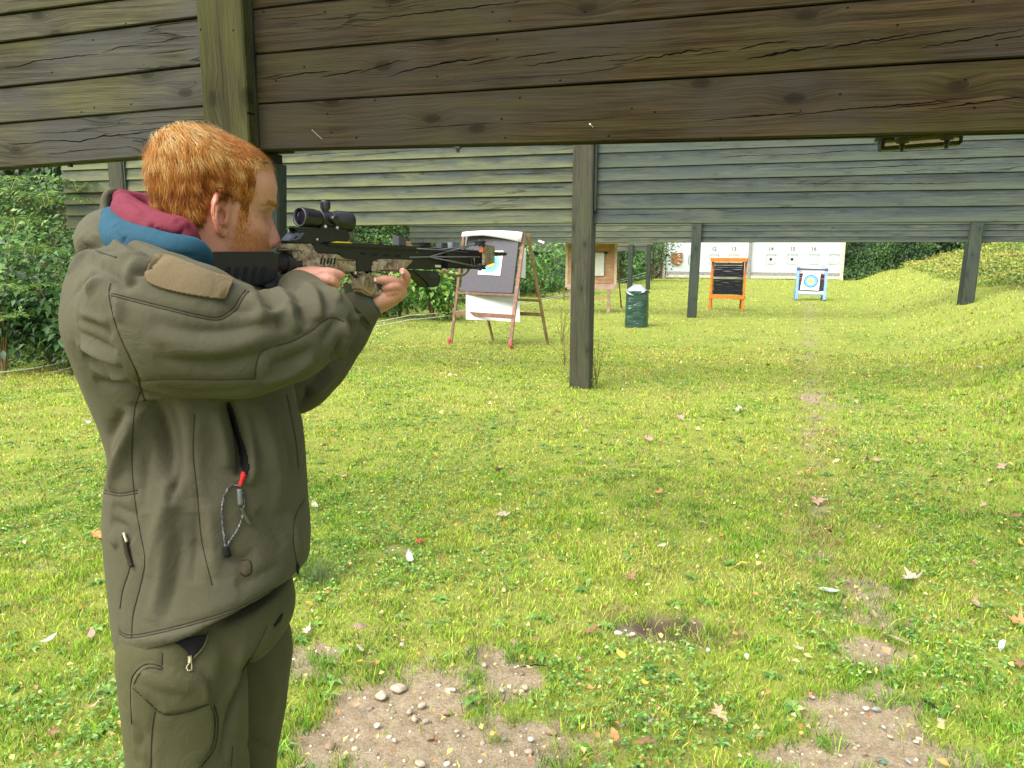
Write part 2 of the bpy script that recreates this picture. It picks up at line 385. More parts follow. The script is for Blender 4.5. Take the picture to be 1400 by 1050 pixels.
def board(parent, X0, X1, lo, hi, y, th, mat, lap=.008, name='plank', gap=.004, seg=14, back=False):
    """one board between two height lines; bottom edge proud of the top edge so that every joint throws a line of shade"""
    cx = (X0 + X1) / 2; cz = (lo(cx) + hi(cx)) / 2; vs = []; fs = []
    ph = random.random() * 50
    for i in range(seg + 1):
        x = X0 + (X1 - X0) * i / seg
        w = .0035 * (noise.noise(Vector((x * 1.3, ph, 0)))) ; w2 = .0035 * noise.noise(Vector((x * 1.1, ph + 9, 0)))
        bow = .004 * noise.noise(Vector((x * .8, ph + 20, 0)))
        zl = lo(x) + gap / 2 + w; zh = hi(x) - gap / 2 + w2; c = .004
        yf0 = y - lap + bow; yf1 = y + bow; yb = y + th
        prof = [(yf0, zl + c), (yf0 + c, zl), (yb, zl), (yb, zh), (yf1 + c, zh), (yf1, zh - c)]
        vs += [(x, a, b) for a, b in prof]
    n = 6
    for i in range(seg):
        for k in range(n): fs.append((i * n + k, i * n + (k + 1) % n, (i + 1) * n + (k + 1) % n, (i + 1) * n + k))
    fs.append(tuple(reversed(range(n)))); fs.append(tuple(seg * n + k for k in range(n)))
    if back: vs = [(a, 2 * y + th - b, c) for a, b, c in vs]
    me = mesh(name, vs, fs); bm = bmesh.new(); bm.from_mesh(me); bmesh.ops.recalc_face_normals(bm, faces=bm.faces[:]); bm.to_mesh(me); bm.free()
    return link(name, me, mat, parent, origin=(cx, y, cz))

def panel(label, X0, X1, y, lines, mat, th=.04, lap=.008, core=.10, group=None, extra=3, bot_mat=None, name='wooden_baffle'):
    """lines: list of (point, point) from the bottom up"""
    L = [lin(a, b) for a, b in lines]
    step = (L[-1]((X0 + X1) / 2) - L[-2]((X0 + X1) / 2))
    for k in range(extra):
        f = L[-1]; L.append((lambda f: (lambda x: f(x) + step))(f))
    t = thing(name, ((X0 + X1) / 2, y, L[0]((X0 + X1) / 2)), label, 'baffle wall', group)
    for a, b in zip(L[:-1], L[1:]): board(t, X0, X1, a, b, y, th, mat, lap)
    # boards of the hidden rear face and the gravel-filled core between
    yb = y + th + core
    for a, b in zip(L[:-1], L[1:]): board(t, X0 + .002, X1 - .002, a, b, yb, th, mat, lap, back=True, seg=4)
    m = MB(); zt = L[-1]; zb = L[0]
    m.add([(X0 + .01, y + th + .002, zb(X0) + .004), (X1 - .01, y + th + .002, zb(X1) + .004), (X1 - .01, yb - .002, zb(X1) + .004), (X0 + .01, yb - .002, zb(X0) + .004),
           (X0 + .01, y + th + .002, zt(X0) - .004), (X1 - .01, y + th + .002, zt(X1) - .004), (X1 - .01, yb - .002, zt(X1) - .004), (X0 + .01, yb - .002, zt(X0) - .004)],
          [(0, 1, 2, 3), (7, 6, 5, 4), (0, 4, 5, 1), (1, 5, 6, 2), (2, 6, 7, 3), (3, 7, 4, 0)])
    m.build('core', bot_mat or MOSSY, t)
    return t, L

# nearest baffle, right of the post
Y1 = 3.0
xa, xb = onY(354, 150, Y1).x, 5.2
pr = lambda a, b, y: (onY(*a, y), onY(*b, y))
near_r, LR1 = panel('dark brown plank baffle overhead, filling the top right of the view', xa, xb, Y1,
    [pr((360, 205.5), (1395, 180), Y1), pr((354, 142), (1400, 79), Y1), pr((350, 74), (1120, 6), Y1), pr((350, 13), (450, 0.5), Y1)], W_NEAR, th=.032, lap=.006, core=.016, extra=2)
# nearest baffle, left of the post
Y1L = 3.03
near_l, LL1 = panel('mossy greenish plank baffle overhead at top left, above the ferns', onY(-420, 100, Y1L).x, onY(285, 100, Y1L).x, Y1L,
    [pr((0, 230), (212, 214.5), Y1L), pr((0, 170), (273, 146), Y1L), pr((0, 120), (271, 90), Y1L), pr((0, 59), (268, 25), Y1L), pr((0, 21), (165, 0.5), Y1L)], W_NEARL, th=.032, lap=.010, core=.016, extra=2)
# its post
p0 = onY(268, 10, 2.93); p1 = onY(333, 10, 2.93)
post1 = thing('baffle_post', ((p0.x + p1.x) / 2, 3.0, 0), 'thick green weathered post carrying the near baffle, behind the man\'s head', 'post')
zb = onY(300, 200, 2.93).z
m = MB(); m.box(((p0.x + p1.x) / 2 - .004, 2.93 + .055, (zb + 3.4) / 2), (p1.x - p0.x - .006, .11, 3.4 - zb), bev=.006); m.build('front_board', W_POST, post1)
m = MB(); q0 = onY(334, 10, 2.98).x; q1 = onY(343, 10, 2.98).x; q2 = onY(352, 10, 3.02).x
m.box(((q0 + q1) / 2, 3.03, (zb + 3.4) / 2), (q1 - q0, .10, 3.4 - zb), bev=.003); m.build('batten', W_STRIP, post1)
m = MB(); m.box(((q1 + q2) / 2, 3.06, (zb + 3.4) / 2), (q2 - q1 - .002, .08, 3.4 - zb), bev=.003); m.build('batten', W_STRIP, post1)
# lower tarred post with its steel plate
a = onY(346, 300, 3.09).x; b = onY(384, 300, 3.09).x; zt = onY(375, 224, 3.09).z
m = MB(); m.add([(x + s, y, z) for z, s in ((-.2, -.11), (zt, 0)) for x, y in ((a, 3.098), (a + .008, 3.09), (b - .008, 3.09), (b, 3.098), (b, 3.16), (a, 3.16))], [tuple(range(6)), tuple(range(6, 12))] + [(i, (i + 1) % 6, (i + 1) % 6 + 6, i + 6) for i in range(6)]); m.build('lower_post', W_BLACKPOST, post1)
m = MB(); m.box(((a + b) / 2 - .01, 3.125, zt + .022), (b - a - .01, .06, .044), bev=.003); m.box(((a + b) / 2 + .02, 3.12, zt + .056), (b - a + .035, .10, .012), bev=.003)
m.build('steel_plate', CORE, post1)

# second baffle
Y2 = 8.6
xl, xr = onY(92, 300, Y2).x, onY(790, 250, Y2).x
mid_l, LM1 = panel('yellow-green weathered lap-board baffle, left of the tall grey post', xl, xr, Y2,
    [pr(a_, b_, Y2) for a_, b_ in (((400, 309.5), (779, 305)), ((400, 291), (779, 285.5)), ((400, 274.5), (781, 267.5)), ((400, 257.5), (781, 249)), ((400, 240), (781, 229)), ((400, 223), (781, 210)))], W_MIDL, th=.035, lap=.022, extra=4)
xl2, xr2 = onY(812, 250, Y2).x, 9.0
mid_r, LM2 = panel('blue-grey weathered lap-board baffle, right of the tall grey post', xl2, xr2, Y2,
    [pr(a_, b_, Y2) for a_, b_ in (((817, 306), (1400, 303.6)), ((817, 286), (1400, 281.4)), ((817, 266), (1400, 258.6)), ((817, 248), (1400, 235)), ((817, 230), (1400, 213.7)), ((817, 210), (1400, 190)))], W_MIDR, th=.035, lap=.012, extra=4)
def post(pxa, pxb, pyt, y, dep, mat, label, base_z=0.0, top=3.9, name='baffle_post', lean=0.0, pyb=None, strip=True):
    a = onY(pxa, pyt, y).x; b = onY(pxb, pyt, y).x
    t = thing(name, ((a + b) / 2, y, base_z), label, 'post')
    m = MB(); c = .012
    sh = lean
    w = (b - a) / 2; cx = (a + b) / 2; vs = []; N = 10
    for i in range(N + 1):
        z = base_z - .3 + (top - base_z + .3) * i / N; o = sh * (top - z) / (top - base_z)
        k = .004 * noise.noise(Vector((z, cx, y)))
        for (x_, y_) in ((-w, c), (-w + c, 0), (w - c, 0), (w, c), (w, dep - c), (w - c, dep), (-w + c, dep), (-w, dep - c)):
            vs.append((cx + x_ + o + k, y + y_, z))
    fs = [(i * 8 + q, i * 8 + (q + 1) % 8, (i + 1) * 8 + (q + 1) % 8, (i + 1) * 8 + q) for i in range(N) for q in range(8)] + [tuple(reversed(range(8))), tuple(N * 8 + q for q in range(8))]
    m.add(vs, fs); m.build('timber', mat, t)
    return t, a, b
pm, a, b = post(782.5, 811, 250, Y2 - .10, .30, W_MPOST, 'tall grey square post standing nearest on the lawn, in the middle of the view')
m = MB(); m.box((b + .018, Y2 - .02, (2.0 + 3.9) / 2), (.03, .07, 1.9), bev=.004); m.build('batten', W_DPOST, pm)
pl_, a, b = post(150, 170, 270, Y2 - .06, .22, W_MPOST, 'greenish post at the left end of the second baffle, above the hood')
m = MB(); m.box((b + .012, Y2 - .02, 2.9), (.02, .05, 1.9), bev=.003); m.build('batten', W_DPOST, pl_)

# third baffle
Y3 = 18.4
JL = [331.8, 324.6, 316.6, 308.6]
def far_lines(): return [pr((820, j), (1300, j - .6 - (331.8 - j) * .05), Y3) for j in JL]
far_l, _ = panel('far grey-green plank baffle, left of the orange target frame', onY(560, 320, Y3).x, onY(948, 320, Y3).x, Y3, far_lines(), W_FAR, th=.04, lap=.012, extra=7)
far_r, _ = panel('far blue-grey plank baffle above the white target wall', onY(958, 320, Y3).x, 6.9, Y3, far_lines(), W_MIDR, th=.04, lap=.012, extra=7)
far_e, _ = panel('far plank baffle at the right edge, over the vine-covered bank', 6.92, 13.5, Y3 + .03, far_lines(), W_MIDR, th=.04, lap=.012, extra=7)
post(947.5, 961, 320, Y3 - .12, .28, W_DPOST, 'grey-green post left of the orange target frame', lean=-.06)
hz = float(height(5.4, Y3))
pR, a, b = post(1328, 1345, 340, Y3 - .35, .14, W_DPOST, 'dark grey-green post standing on the grassy bank at the right', base_z=hz - .05, lean=-.07)
m = MB()
for i in range(1): m.add([(a - .035 - .07, Y3 - .30, hz - .1), (a - .004 - .07, Y3 - .30, hz - .1), (a - .004 - .07, Y3 - .12, hz - .1), (a - .035 - .07, Y3 - .12, hz - .1),
                          (a - .030 - .035, Y3 - .30, 1.72), (a - .004 - .035, Y3 - .30, 1.72), (a - .004 - .035, Y3 - .12, 1.72), (a - .030 - .035, Y3 - .12, 1.72)],
                         [(3, 2, 1, 0), (4, 5, 6, 7), (0, 1, 5, 4), (1, 2, 6, 5), (2, 3, 7, 6), (3, 0, 4, 7)])
m.build('batten', W_BLACKPOST, pR)
# far left shelter beam with its posts (seen under the third baffle)
Y4 = 31.0
far4, _ = panel('distant plank baffle low over the hedge, behind the wooden target cabinet', onY(690, 335, Y4).x, onY(892, 335, Y4).x, Y4,
    [pr((720, 344), (892, 343), Y4), pr((720, 337.5), (892, 336), Y4), pr((720, 331), (892, 329), Y4)], W_FAR, th=.04, lap=.02, extra=4)
for (xa_, xb_, lb) in ((758, 768, 'distant grey post between the easel target and the wooden cabinet'), (858.5, 865, 'distant grey post right of the wooden cabinet, behind the green covered bin'), (884, 889.5, 'distant dark post nearest to the white target wall')):
    post(xa_, xb_, 350, Y4 - .3, .25, W_DPOST, lb, top=1.75)

# drying cracks that open in the boards: tapered splits laid along the faces where they run in the place
CRACKM = plain('open_crack', (.0022, .0018, .0012), .95, .02, .3, 40, 0)
bpy.context.view_layer.update()
def wtree(parent):
    vs, fs, own = [], [], []
    for c in parent.children:
        if not c.name.startswith('plank'): continue
        b = len(vs); o = wloc(c); vs += [v.co + o for v in c.data.vertices]; 
        for p in c.data.polygons: fs.append(tuple(i + b for i in p.vertices)); own.append(c)
    return BVHTree.FromPolygons(vs, fs), own
def crack(parent, tree, own, pts, w):
    k_ = []; P_ = []
    for (x0, y0), (x1, y1) in zip(pts[:-1], pts[1:]):
        n = max(2, int(math.hypot(x1 - x0, y1 - y0) / 5))
        for i in range(n): P_.append((x0 + (x1 - x0) * i / n, y0 + (y1 - y0) * i / n))
    P_.append(pts[-1]); hit = []
    for x, y in P_:
        d = ray(x, y).normalized(); h = tree.ray_cast(CAM, d)
        if h[0] is not None and abs(h[1].y) > .7: hit.append((h[0], own[h[2]]))
    if len(hit) < 3: return
    ph = random.random() * 60; o1 = []; o2 = []; n = len(hit) - 1
    for i, (p, c) in enumerate(hit):
        s_ = i / n; ww = w * (math.sin(math.pi * s_) ** .7) * (.45 + .9 * abs(noise.noise(Vector((i * .35, ph, 0))))) * .5
        j = w * .8 * noise.noise(Vector((i * .5, ph + 9, 0))); q = p + Vector((0, -.0007, j)); o1.append(q + Vector((0, 0, ww))); o2.append(q - Vector((0, 0, ww)))
    vs = o1 + o2; m_ = len(o1); fs = [(i, i + m_, i + 1 + m_, i + 1) for i in range(m_ - 1)]
    own_ = hit[m_ // 2][1]; me = mesh('crack', vs, fs); link('crack', me, CRACKM, own_)
CRACKS = {'near_r': [([(357, 108), (389, 101)], 4), ([(361, 110), (417, 100), (454, 97)], 6), ([(437, 106), (500, 94)], 7), ([(489, 100), (540, 84), (560, 83)], 6), ([(529, 106), (557, 96), (583, 91), (614, 84), (654, 80), (677, 75)], 8), ([(634, 90), (700, 77)], 5), ([(700, 80), (766, 70)], 6), ([(714, 91), (780, 81), (854, 73)], 7),
  ([(829, 84), (860, 81), (883, 75)], 5), ([(863, 83), (906, 76.5), (946, 69), (980, 66)], 8), ([(949, 75), (1003, 68)], 6), ([(1006, 70), (1037, 61), (1083, 55)], 6), ([(1014, 83), (1060, 73), (1100, 68)], 6), ([(1023, 81), (1094, 67), (1143, 59)], 7), ([(1123, 68), (1171, 58.5), (1206, 53), (1246, 46)], 9), ([(1183, 61), (1249, 50), (1337, 36)], 6), ([(1257, 66), (1329, 53), (1400, 40)], 7), ([(1357, 56), (1410, 46)], 5),
  ([(1000, 161), (1109, 154)], 3), ([(1069, 160), (1160, 149), (1229, 144), (1323, 134)], 6), ([(1210, 149), (1314, 138)], 4), ([(1266, 149), (1343, 140), (1410, 130)], 6), ([(957, 166), (1029, 158), (1100, 154)], 4), ([(700, 168.5), (809, 164), (854, 159)], 2.5), ([(509, 27), (577, 18), (634, 11), (709, 3.4)], 6), ([(700, 5), (712, 1)], 5), ([(540, 178), (640, 170), (690, 168)], 2.5), ([(360, 26), (400, 24), (450, 18)], 3)],
 'near_l': [([(0, 93), (29, 91), (46, 84), (86, 79), (137, 73)], 6), ([(137, 73), (160, 65), (197, 61)], 5), ([(200, 75), (246, 69), (270, 65)], 4), ([(0, 200), (71, 192), (109, 193), (137, 187), (183, 183), (229, 174)], 7), ([(10, 197), (60, 195)], 3), ([(150, 136), (200, 134)], 2), ([(60, 62), (120, 50)], 2)],
 'mid_l': [([(377, 216), (421, 212), (490, 207)], 9), ([(447, 216), (507, 211), (576, 205)], 11), ([(660, 238), (720, 238), (776, 236)], 9), ([(545, 291), (600, 289.5)], 8)],
 'mid_r': [([(985, 216), (1002, 214), (1040, 212)], 8), ([(1000, 213), (1100, 211), (1154, 206), (1229, 207), (1400, 200)], 9), ([(1069, 234), (1160, 230), (1251, 226), (1400, 223)], 10), ([(1046, 251), (1200, 251), (1286, 251), (1380, 246)], 9), ([(820, 294), (900, 293), (915, 295)], 8)]}
for nm_, pn in (('near_r', near_r), ('near_l', near_l), ('mid_l', mid_l), ('mid_r', mid_r)):
    tr_, own_ = wtree(pn)
    for pts, w in CRACKS[nm_]: crack(pn, tr_, own_, pts, w * .001)
# ------------------------------------------------------------------ the white target wall
WHITE = NT('white_painted_board', .6, .3); v = WHITE.coord(); WHITE.color(WHITE.ramp(WHITE.noise(v, 2.2, 5), [(.3, (.38, .42, .42)), (.7, (.47, .51, .51))])); WHITE = WHITE.m
GREYT = plain('grey_wood_trim', (.22, .22, .20), .8, .2, .3, 12)
LIGHTT = plain('pale_wood_trim', (.42, .40, .33), .8, .2, .25, 9)
BLACK = plain('matt_black', (.012, .012, .014), .6, .3, .3, 40, 0)
INK = plain('printed_ink', (.09, .09, .09), .7, .1, .1, 40, 0)
PAPER = plain('white_paper', (.62, .62, .61), .8, .2, .05, 20, .05)
Y5 = 43.0
def wX(px): return onY(px, 350, Y5).x
zb, zt = onY(1030, 372.5, Y5).z, onY(1030, 318, Y5).z
tw = thing('target_wall', (wX(1030), Y5, 0), 'long white target wall with lane numbers at the far end of the range', 'target wall')
X = [wX(911), wX(1023.5), wX(1026.5), wX(1150)]
for a, b in ((X[0], X[1]), (X[2], X[3])):
    m = MB(); m.box(((a + b) / 2, Y5, (zb + zt) / 2), (b - a, .05, zt - zb), bev=.01); m.build('panel', WHITE, tw)
for px, w, mt in ((908.2, .16, LIGHTT), (1025, .12, GREYT), (1152, .16, LIGHTT)):
    m = MB(); m.box((wX(px), Y5 - .10, (zt - .1) / 2), (w, .14, zt + .3), bev=.01); m.build('frame_post', mt, tw)
for a, b in ((X[0], X[1]), (X[2], X[3])):
    m = MB(); m.box(((a + b) / 2, Y5 - .02, zb - .08), (b - a, .09, .15), bev=.01); m.build('rail', GREYT, tw)
    m = MB(); m.box(((a + b) / 2, Y5 - .06, zb - .24), (b - a, .09, .16), bev=.01); m.build('kerb_board', LIGHTT, tw)
# broken brown bullet-catcher box
bx = wX(925); bz = onY(925, 354, Y5).z
BROWN = plain('broken_brown_board', (.20, .10, .045), .85, .15, .5, 14, .4)
m = MB(); m.prism([(bx - .30, Y5 - .03, bz + .31), (bx + .30, Y5 - .03, bz + .33), (bx + .31, Y5 - .03, bz - .12), (bx + .05, Y5 - .03, bz - .36), (bx - .07, Y5 - .03, bz - .30), (bx - .27, Y5 - .03, bz - .2)], (0, -.09, 0))
o = m.build('splintered_board', BROWN, tw)
m = MB()
for i in range(9):
    x = bx + random.uniform(-.24, .24); z = bz + random.uniform(-.28, .26); m.box((x, Y5 - .135, z), (random.uniform(.05, .2), .02, random.uniform(.02, .06)), Matrix.Rotation(random.uniform(-.4, .4), 3, 'Y'))
m.build('splinters', plain('raw_split_wood', (.52, .33, .2), .85, .15, .3, 12), tw)
m = MB(); hx = wX(943); hz_ = onY(943, 355, Y5).z
m.tube([(hx, Y5 - .04, hz_ + .26), (hx - .05, Y5 - .07, hz_ + .14), (hx - .06, Y5 - .08, hz_), (hx - .05, Y5 - .07, hz_ - .16), (hx, Y5 - .04, hz_ - .28)], .018, 6); m.build('handle', GREYT, tw)
def text(s, x, y, z, size, mat, parent, name='number', up=True):
    cu = bpy.data.curves.new(name, 'FONT'); cu.body = s; cu.size = size; cu.align_x = 'CENTER'; cu.align_y = 'CENTER'; cu.extrude = .002; cu.offset = .005
    o = bpy.data.objects.new('tmp', cu); COL.objects.link(o); dg = bpy.context.evaluated_depsgraph_get(); me = bpy.data.meshes.new_from_object(o.evaluated_get(dg)); bpy.data.objects.remove(o)
    me.transform(Matrix.Translation((x, y, z)) @ Matrix.Rotation(rad(90), 4, 'X')); me.materials.clear()
    return link(name, me, mat, parent)
for px, s in ((976, '12'), (1003, '13'), (1053.5, '14'), (1083, '15'), (1112, '16')):
    text(s, wX(px), Y5 - .03, onY(px, 340.5, Y5).z, .26, INK, tw)
THIN = plain('grey_frame', (.40, .43, .43), .7, .2, .2, 20, 0); CREAM = plain('buff_card', (.55, .45, .32), .8, .2, .2, 20, 0)
for px, kind in ((976, 1), (1003, 2), (1054, 0), (1083, 0), (1113, 3), (1140, 3)):
    x = wX(px); z = onY(px, 354, Y5).z; s = .24
    m = MB()
    m.box((x, Y5 - .04, z + s), (2 * s + .05, .05, .03)); m.box((x - s, Y5 - .04, z - .01), (.02, .03, 2 * s - .02)); m.box((x + s, Y5 - .04, z - .01), (.014, .02, 2 * s - .02)); m.box((x, Y5 - .04, z - s - .01), (2 * s - .04, .02, .014))
    m.build('card_frame', CREAM if kind == 2 else THIN, tw)
    m = MB(); m.box((x, Y5 - .032, z), (.40, .008, .40)); m.build('target_card', WHITE, tw)
    m = MB()
    if kind in (0, 1, 2): m.lathe((x, Y5 - .037, z - .02), (0, -1, 0), [(0, .075), (.003, .075)], 16); m.build('aiming_mark', BLACK, tw)
    else: m.box((x - .01, Y5 - .045, z - .01), (.17, .018, .18)); m.build('inner_card', THIN if px == 1140 else PAPER, tw)

# ------------------------------------------------------------------ archery face builder (flat print on a sheet)
def rot_frame(origin, right, up):
    r = Vector(right).normalized(); u = Vector(up).normalized(); n = r.cross(u).normalized()   # n looks towards the viewer side (-y) if r=+x,u=+z -> n = -y
    return lambda a, b, c=0.0: Vector(origin) + r * a + u * b + n * c
def face_rings(fr, a, b, R, parent, off, cols, crack=False):
    k = len(cols)
    for i, (rr_, mt) in enumerate(cols):
        m = MB(); n = 40
        vs = [fr(a, b, off + .0012 * i)] + [fr(a + R * rr_ * math.cos(2 * math.pi * q / n), b + R * rr_ * math.sin(2 * math.pi * q / n), off + .0012 * i) for q in range(n)]
        m.add(vs, [(0, 1 + q, 1 + (q + 1) % n) for q in range(n)]); m.build('ring', mt, parent)
C_W = PAPER
C_K = plain('ring_black', (.03, .035, .06), .7, .2, .1, 30, 0); C_B = plain('ring_blue', (.10, .42, .62), .7, .2, .15, 30, 0); C_B2 = plain('ring_light_blue', (.22, .56, .74), .7, .2, .15, 30, 0)
C_R = plain('ring_red', (.72, .12, .08), .7, .2, .15, 30, 0); C_Y = plain('ring_gold', (.88, .62, .10), .7, .2, .1, 30, 0); C_DB = plain('ring_dark_blue', (.06, .12, .25), .7, .2, .2, 30, 0)

# ------------------------------------------------------------------ easel target
BROWNW = plain('reddish_brown_wood', (.23, .125, .085), .65, .3, .35, 14, .3)
OLIVEW = plain('olive_brown_wood', (.17, .12, .05), .7, .25, .35, 14, .3)
FOAM = plain('grey_foam', (.115, .11, .125), .95, .15, .18, 60, .5)
fl, fr_ = onG(617, 472), onG(697, 478)
Zt = 12.2
tl, tr = P(634.5, 318, 12.75), P(716.5, 320, 12.55)
ea = thing('easel_target', (fl + fr_) / 2, 'wooden A-frame easel target with dark foam board, standing left on the lawn', 'archery target')
m = MB(); m.bar(fl + Vector((0, 0, .05)), tl, .045, .03, .004); m.build('leg', BROWNW, ea)
m = MB(); m.bar(fr_ + Vector((0, 0, .05)), tr, .06, .035, .004); m.build('leg', BROWNW, ea)
dr = Vector((.42, .62, 0)); rrf = onG(749, 471); rlf = onG(674, 465.5)
m = MB(); m.bar(rrf, tr + Vector((.05, .06, 0)), .05, .03, .004); m.build('leg', OLIVEW, ea)
m = MB(); m.bar(rlf, tl + Vector((.05, .08, 0)), .045, .03, .004); m.build('leg', OLIVEW, ea)
def on_leg(a, b, py, px=None):
    """point on leg a-b at photo height py"""
    lo, hi = 0.0, 1.0
    for _ in range(30):
        t_ = (lo + hi) / 2; q = a.lerp(b, t_); d = q - CAM; yy = CY - FPX * d.dot(Up) / d.dot(Fw)
        if yy > py: lo = t_
        else: hi = t_
    return a.lerp(b, t_)
FL = lambda py: on_leg(fl, tl, py); FR = lambda py: on_leg(fr_, tr, py); RR = lambda py: on_leg(rrf, tr, py); RL = lambda py: on_leg(rlf, tl, py)
m = MB(); m.bar(FL(400), FR(404), .05, .035, .003); m.build('crossbar', BROWNW, ea)
m = MB(); m.bar(FL(427.5) - Vector((0, .03, 0)), FR(433) - Vector((0, .03, 0)), .025, .07, .003); m.build('crossbar', BROWNW, ea)
m = MB(); m.bar(FR(409.5), RR(411), .02, .045, .003); m.build('crossbar', OLIVEW, ea)
m = MB(); m.bar(RL(427), RR(430), .02, .06, .003); m.build('crossbar', OLIVEW, ea)
m = MB(); m.bar(FL(410), RL(411), .02, .04, .003); m.build('crossbar', OLIVEW, ea)
m = MB(); m.bar(tl, tr, .03, .04, .003); m.build('crossbar', BROWNW, ea)
# foam board between the front legs
bl, br, tl2, tr2 = FL(398), FR(401), FL(321), FR(321)
R_ = (br - bl).normalized(); U_ = ((tl2 + tr2) / 2 - (bl + br) / 2).normalized(); N_ = R_.cross(U_).normalized(); U_ = N_.cross(R_).normalized(); U_ = U_ if U_.z > 0 else -U_
if N_.y > 0: N_ = -N_
m = MB(); q = [bl + R_ * .055, br - R_ * .075, tr2 - R_ * .05, tl2 + R_ * .035]; _o = (bl + br + tl2 + tr2) / 4; q = [p - N_ * ((p - _o).dot(N_) + .055) for p in q]
m.prism(q, N_ * .06); m.build('foam_board', FOAM, ea)
# white sheet wrapped over the top, hanging behind and below
m = MB(); n = 14; vs = []; fs = []
for i in range(n + 1):
    s = i / n; top = tl2.lerp(tr2, s) + U_ * (.01 + .03 * math.sin(s * 3.1)) ; f = .07 + .09 * max(0, s - .35) / .65
    o_ = N_ * (.085 + .006 * math.sin(s * 9))
    for p in (top - U_ * f + o_, top + o_ * .9 + U_ * .012, top - N_ * .09 + U_ * .015, top - N_ * .10 - U_ * .2): vs.append(p)
for i in range(n):
    for k in range(3): fs.append((i * 4 + k, (i + 1) * 4 + k, (i + 1) * 4 + k + 1, i * 4 + k + 1))
m.add(vs, fs); o = m.build('white_sheet', PAPER, ea, smooth=True)
sd = o.modifiers.new('thick', 'SOLIDIFY'); sd.thickness = .004
wsheet = plain('hanging_white_sheet', (.66, .70, .64), .6, .3, .1, 3, .1)
h0, h1 = P(637, 390, 12.75), P(710, 392, 12.7); h2, h3 = P(711, 440, 12.55), P(637, 436.5, 12.6)
m = MB(); m.prism([h3, h2, h1, h0], (0, .006, 0)); m.build('hanging_sheet', wsheet, ea)
s0, s1, s2, s3 = P(712, 335, 12.85), P(719, 340, 12.95), P(718, 381, 12.95), P(711, 379, 12.8)
m = MB(); m.prism([s3, s2, s1, s0], (.002, .006, 0)); m.build('hanging_sheet', wsheet, ea)
# target face on it
c = on_leg(bl.lerp(br, .5), tl2.lerp(tr2, .5), 359)
cpx = lambda p: CX + FPX * (p - CAM).dot(Rt) / (p - CAM).dot(Fw)
c = c + R_ * ((671 - cpx(c)) / FPX * 12.5); c = c - N_ * ((c - _o).dot(N_) - .008)
fra = lambda a, b, o_=0.0: c + R_ * a + U_ * b + N_ * o_
m = MB(); m.prism([fra(-.205, -.205), fra(.195, -.215), fra(.205, .20), fra(-.20, .195)], N_ * .003); m.build('target_face', PAPER, ea)
face_rings(lambda a, b, o_: fra(a, b, o_), .0, -.01, .158, ea, .0045, [(1.0, C_K), (.96, C_B2), (.72, C_B), (.5, C_R), (.42, C_Y)])
for a, b in ((-.18, -.18), (.17, -.19), (.18, .175), (-.18, .17)):
    m = MB(); m.lathe(fra(a, b, .004), N_, [(0, .010), (.004, .008)], 8); m.build('pin', BLACK, ea)
# red wheels at the front feet
REDP = plain('red_wheel', (.45, .02, .035), .4, .5, .15, 20, 0); GREYM = plain('grey_metal', (.35, .35, .37), .35, .5, .1, 30, 0, .8)
for p, sx in ((fl, -1), (fr_, 1)):
    ax = (Rt * .95 * sx + Fw * -.3).normalized(); w = MB(); cc = p + Vector((.035 * sx, -.02, .06))
    w.lathe(cc, ax, [(-.018, .02), (-.016, .052), (-.008, .06), (.008, .06), (.016, .052), (.018, .02)], 18); wo = w.build('wheel', REDP, ea, smooth=False)
    h = MB(); h.lathe(cc, ax, [(.017, .016), (.024, .014)], 10); h.build('hub', GREYM, wo)
    h = MB(); h.lathe(cc, ax, [(-.024, .02), (-.018, .022)], 10); h.build('hub', GREYM, wo)

# ------------------------------------------------------------------ wooden cabinet target
PINE = plain('orange_pine_board', (.46, .27, .15), .65, .3, .22, 8, .3); PINE2 = plain('pale_pine_trim', (.55, .42, .28), .7, .3, .2, 8, .3)
Zc = 19.3
cb = thing('target_cabinet', onG(806, 427), 'wooden board cabinet on legs with a white framed sheet, half behind the tall post', 'target stand')
A, B = P(775, 393, Zc), P(842.5, 393, Zc - .15); zt, zbm = P(775, 333, Zc).z, A.z
AB = (B - A); AB.z = 0; dx = AB.normalized(); back = Vector((-dx.y, dx.x, 0))
nb = 11
for i in range(nb):
    z0 = zbm + (zt - zbm) * i / nb; z1 = zbm + (zt - zbm) * (i + 1) / nb
    m = MB(); jit = random.uniform(-.006, .006); a_ = A + dx * .02; b_ = B - dx * .07
    m.prism([Vector((a_.x, a_.y, z0 + .004)) - back * (.0 + jit), Vector((b_.x, b_.y, z0 + .004)) - back * jit, Vector((b_.x, b_.y, z1 - .004)) - back * jit, Vector((a_.x, a_.y, z1 - .004)) - back * jit], back * .025)
    m.build('plank', PINE, cb)
m = MB(); cc = (A + B) / 2; M3 = Matrix((dx, back, Vector((0, 0, 1)))).transposed()
m.box(Vector((cc.x, cc.y, (zbm + zt) / 2)) + back * .20, (AB.length - .06, .33, zt - zbm - .02), M3, .01); m.build('box_body', PINE, cb)
m = MB(); m.box(Vector((B.x, B.y, (zbm + zt) / 2 - .01)) - dx * .03, (.07, .06, zt - zbm), M3, .006); m.build('corner_post', PINE2, cb)
m = MB(); m.box(Vector((A.x, A.y, (zbm + zt) / 2)) - dx * .01, (.06, .05, zt - zbm), M3, .006); m.build('corner_post', PINE2, cb)
m = MB(); m.box(Vector((cc.x, cc.y, zt + .03)) + back * .1 + dx * .10, (AB.length + .3, .55, .04), M3, .006); m.build('roof_board', plain('amber_roof_board', (.48, .26, .06), .6, .3, .2, 8), cb)
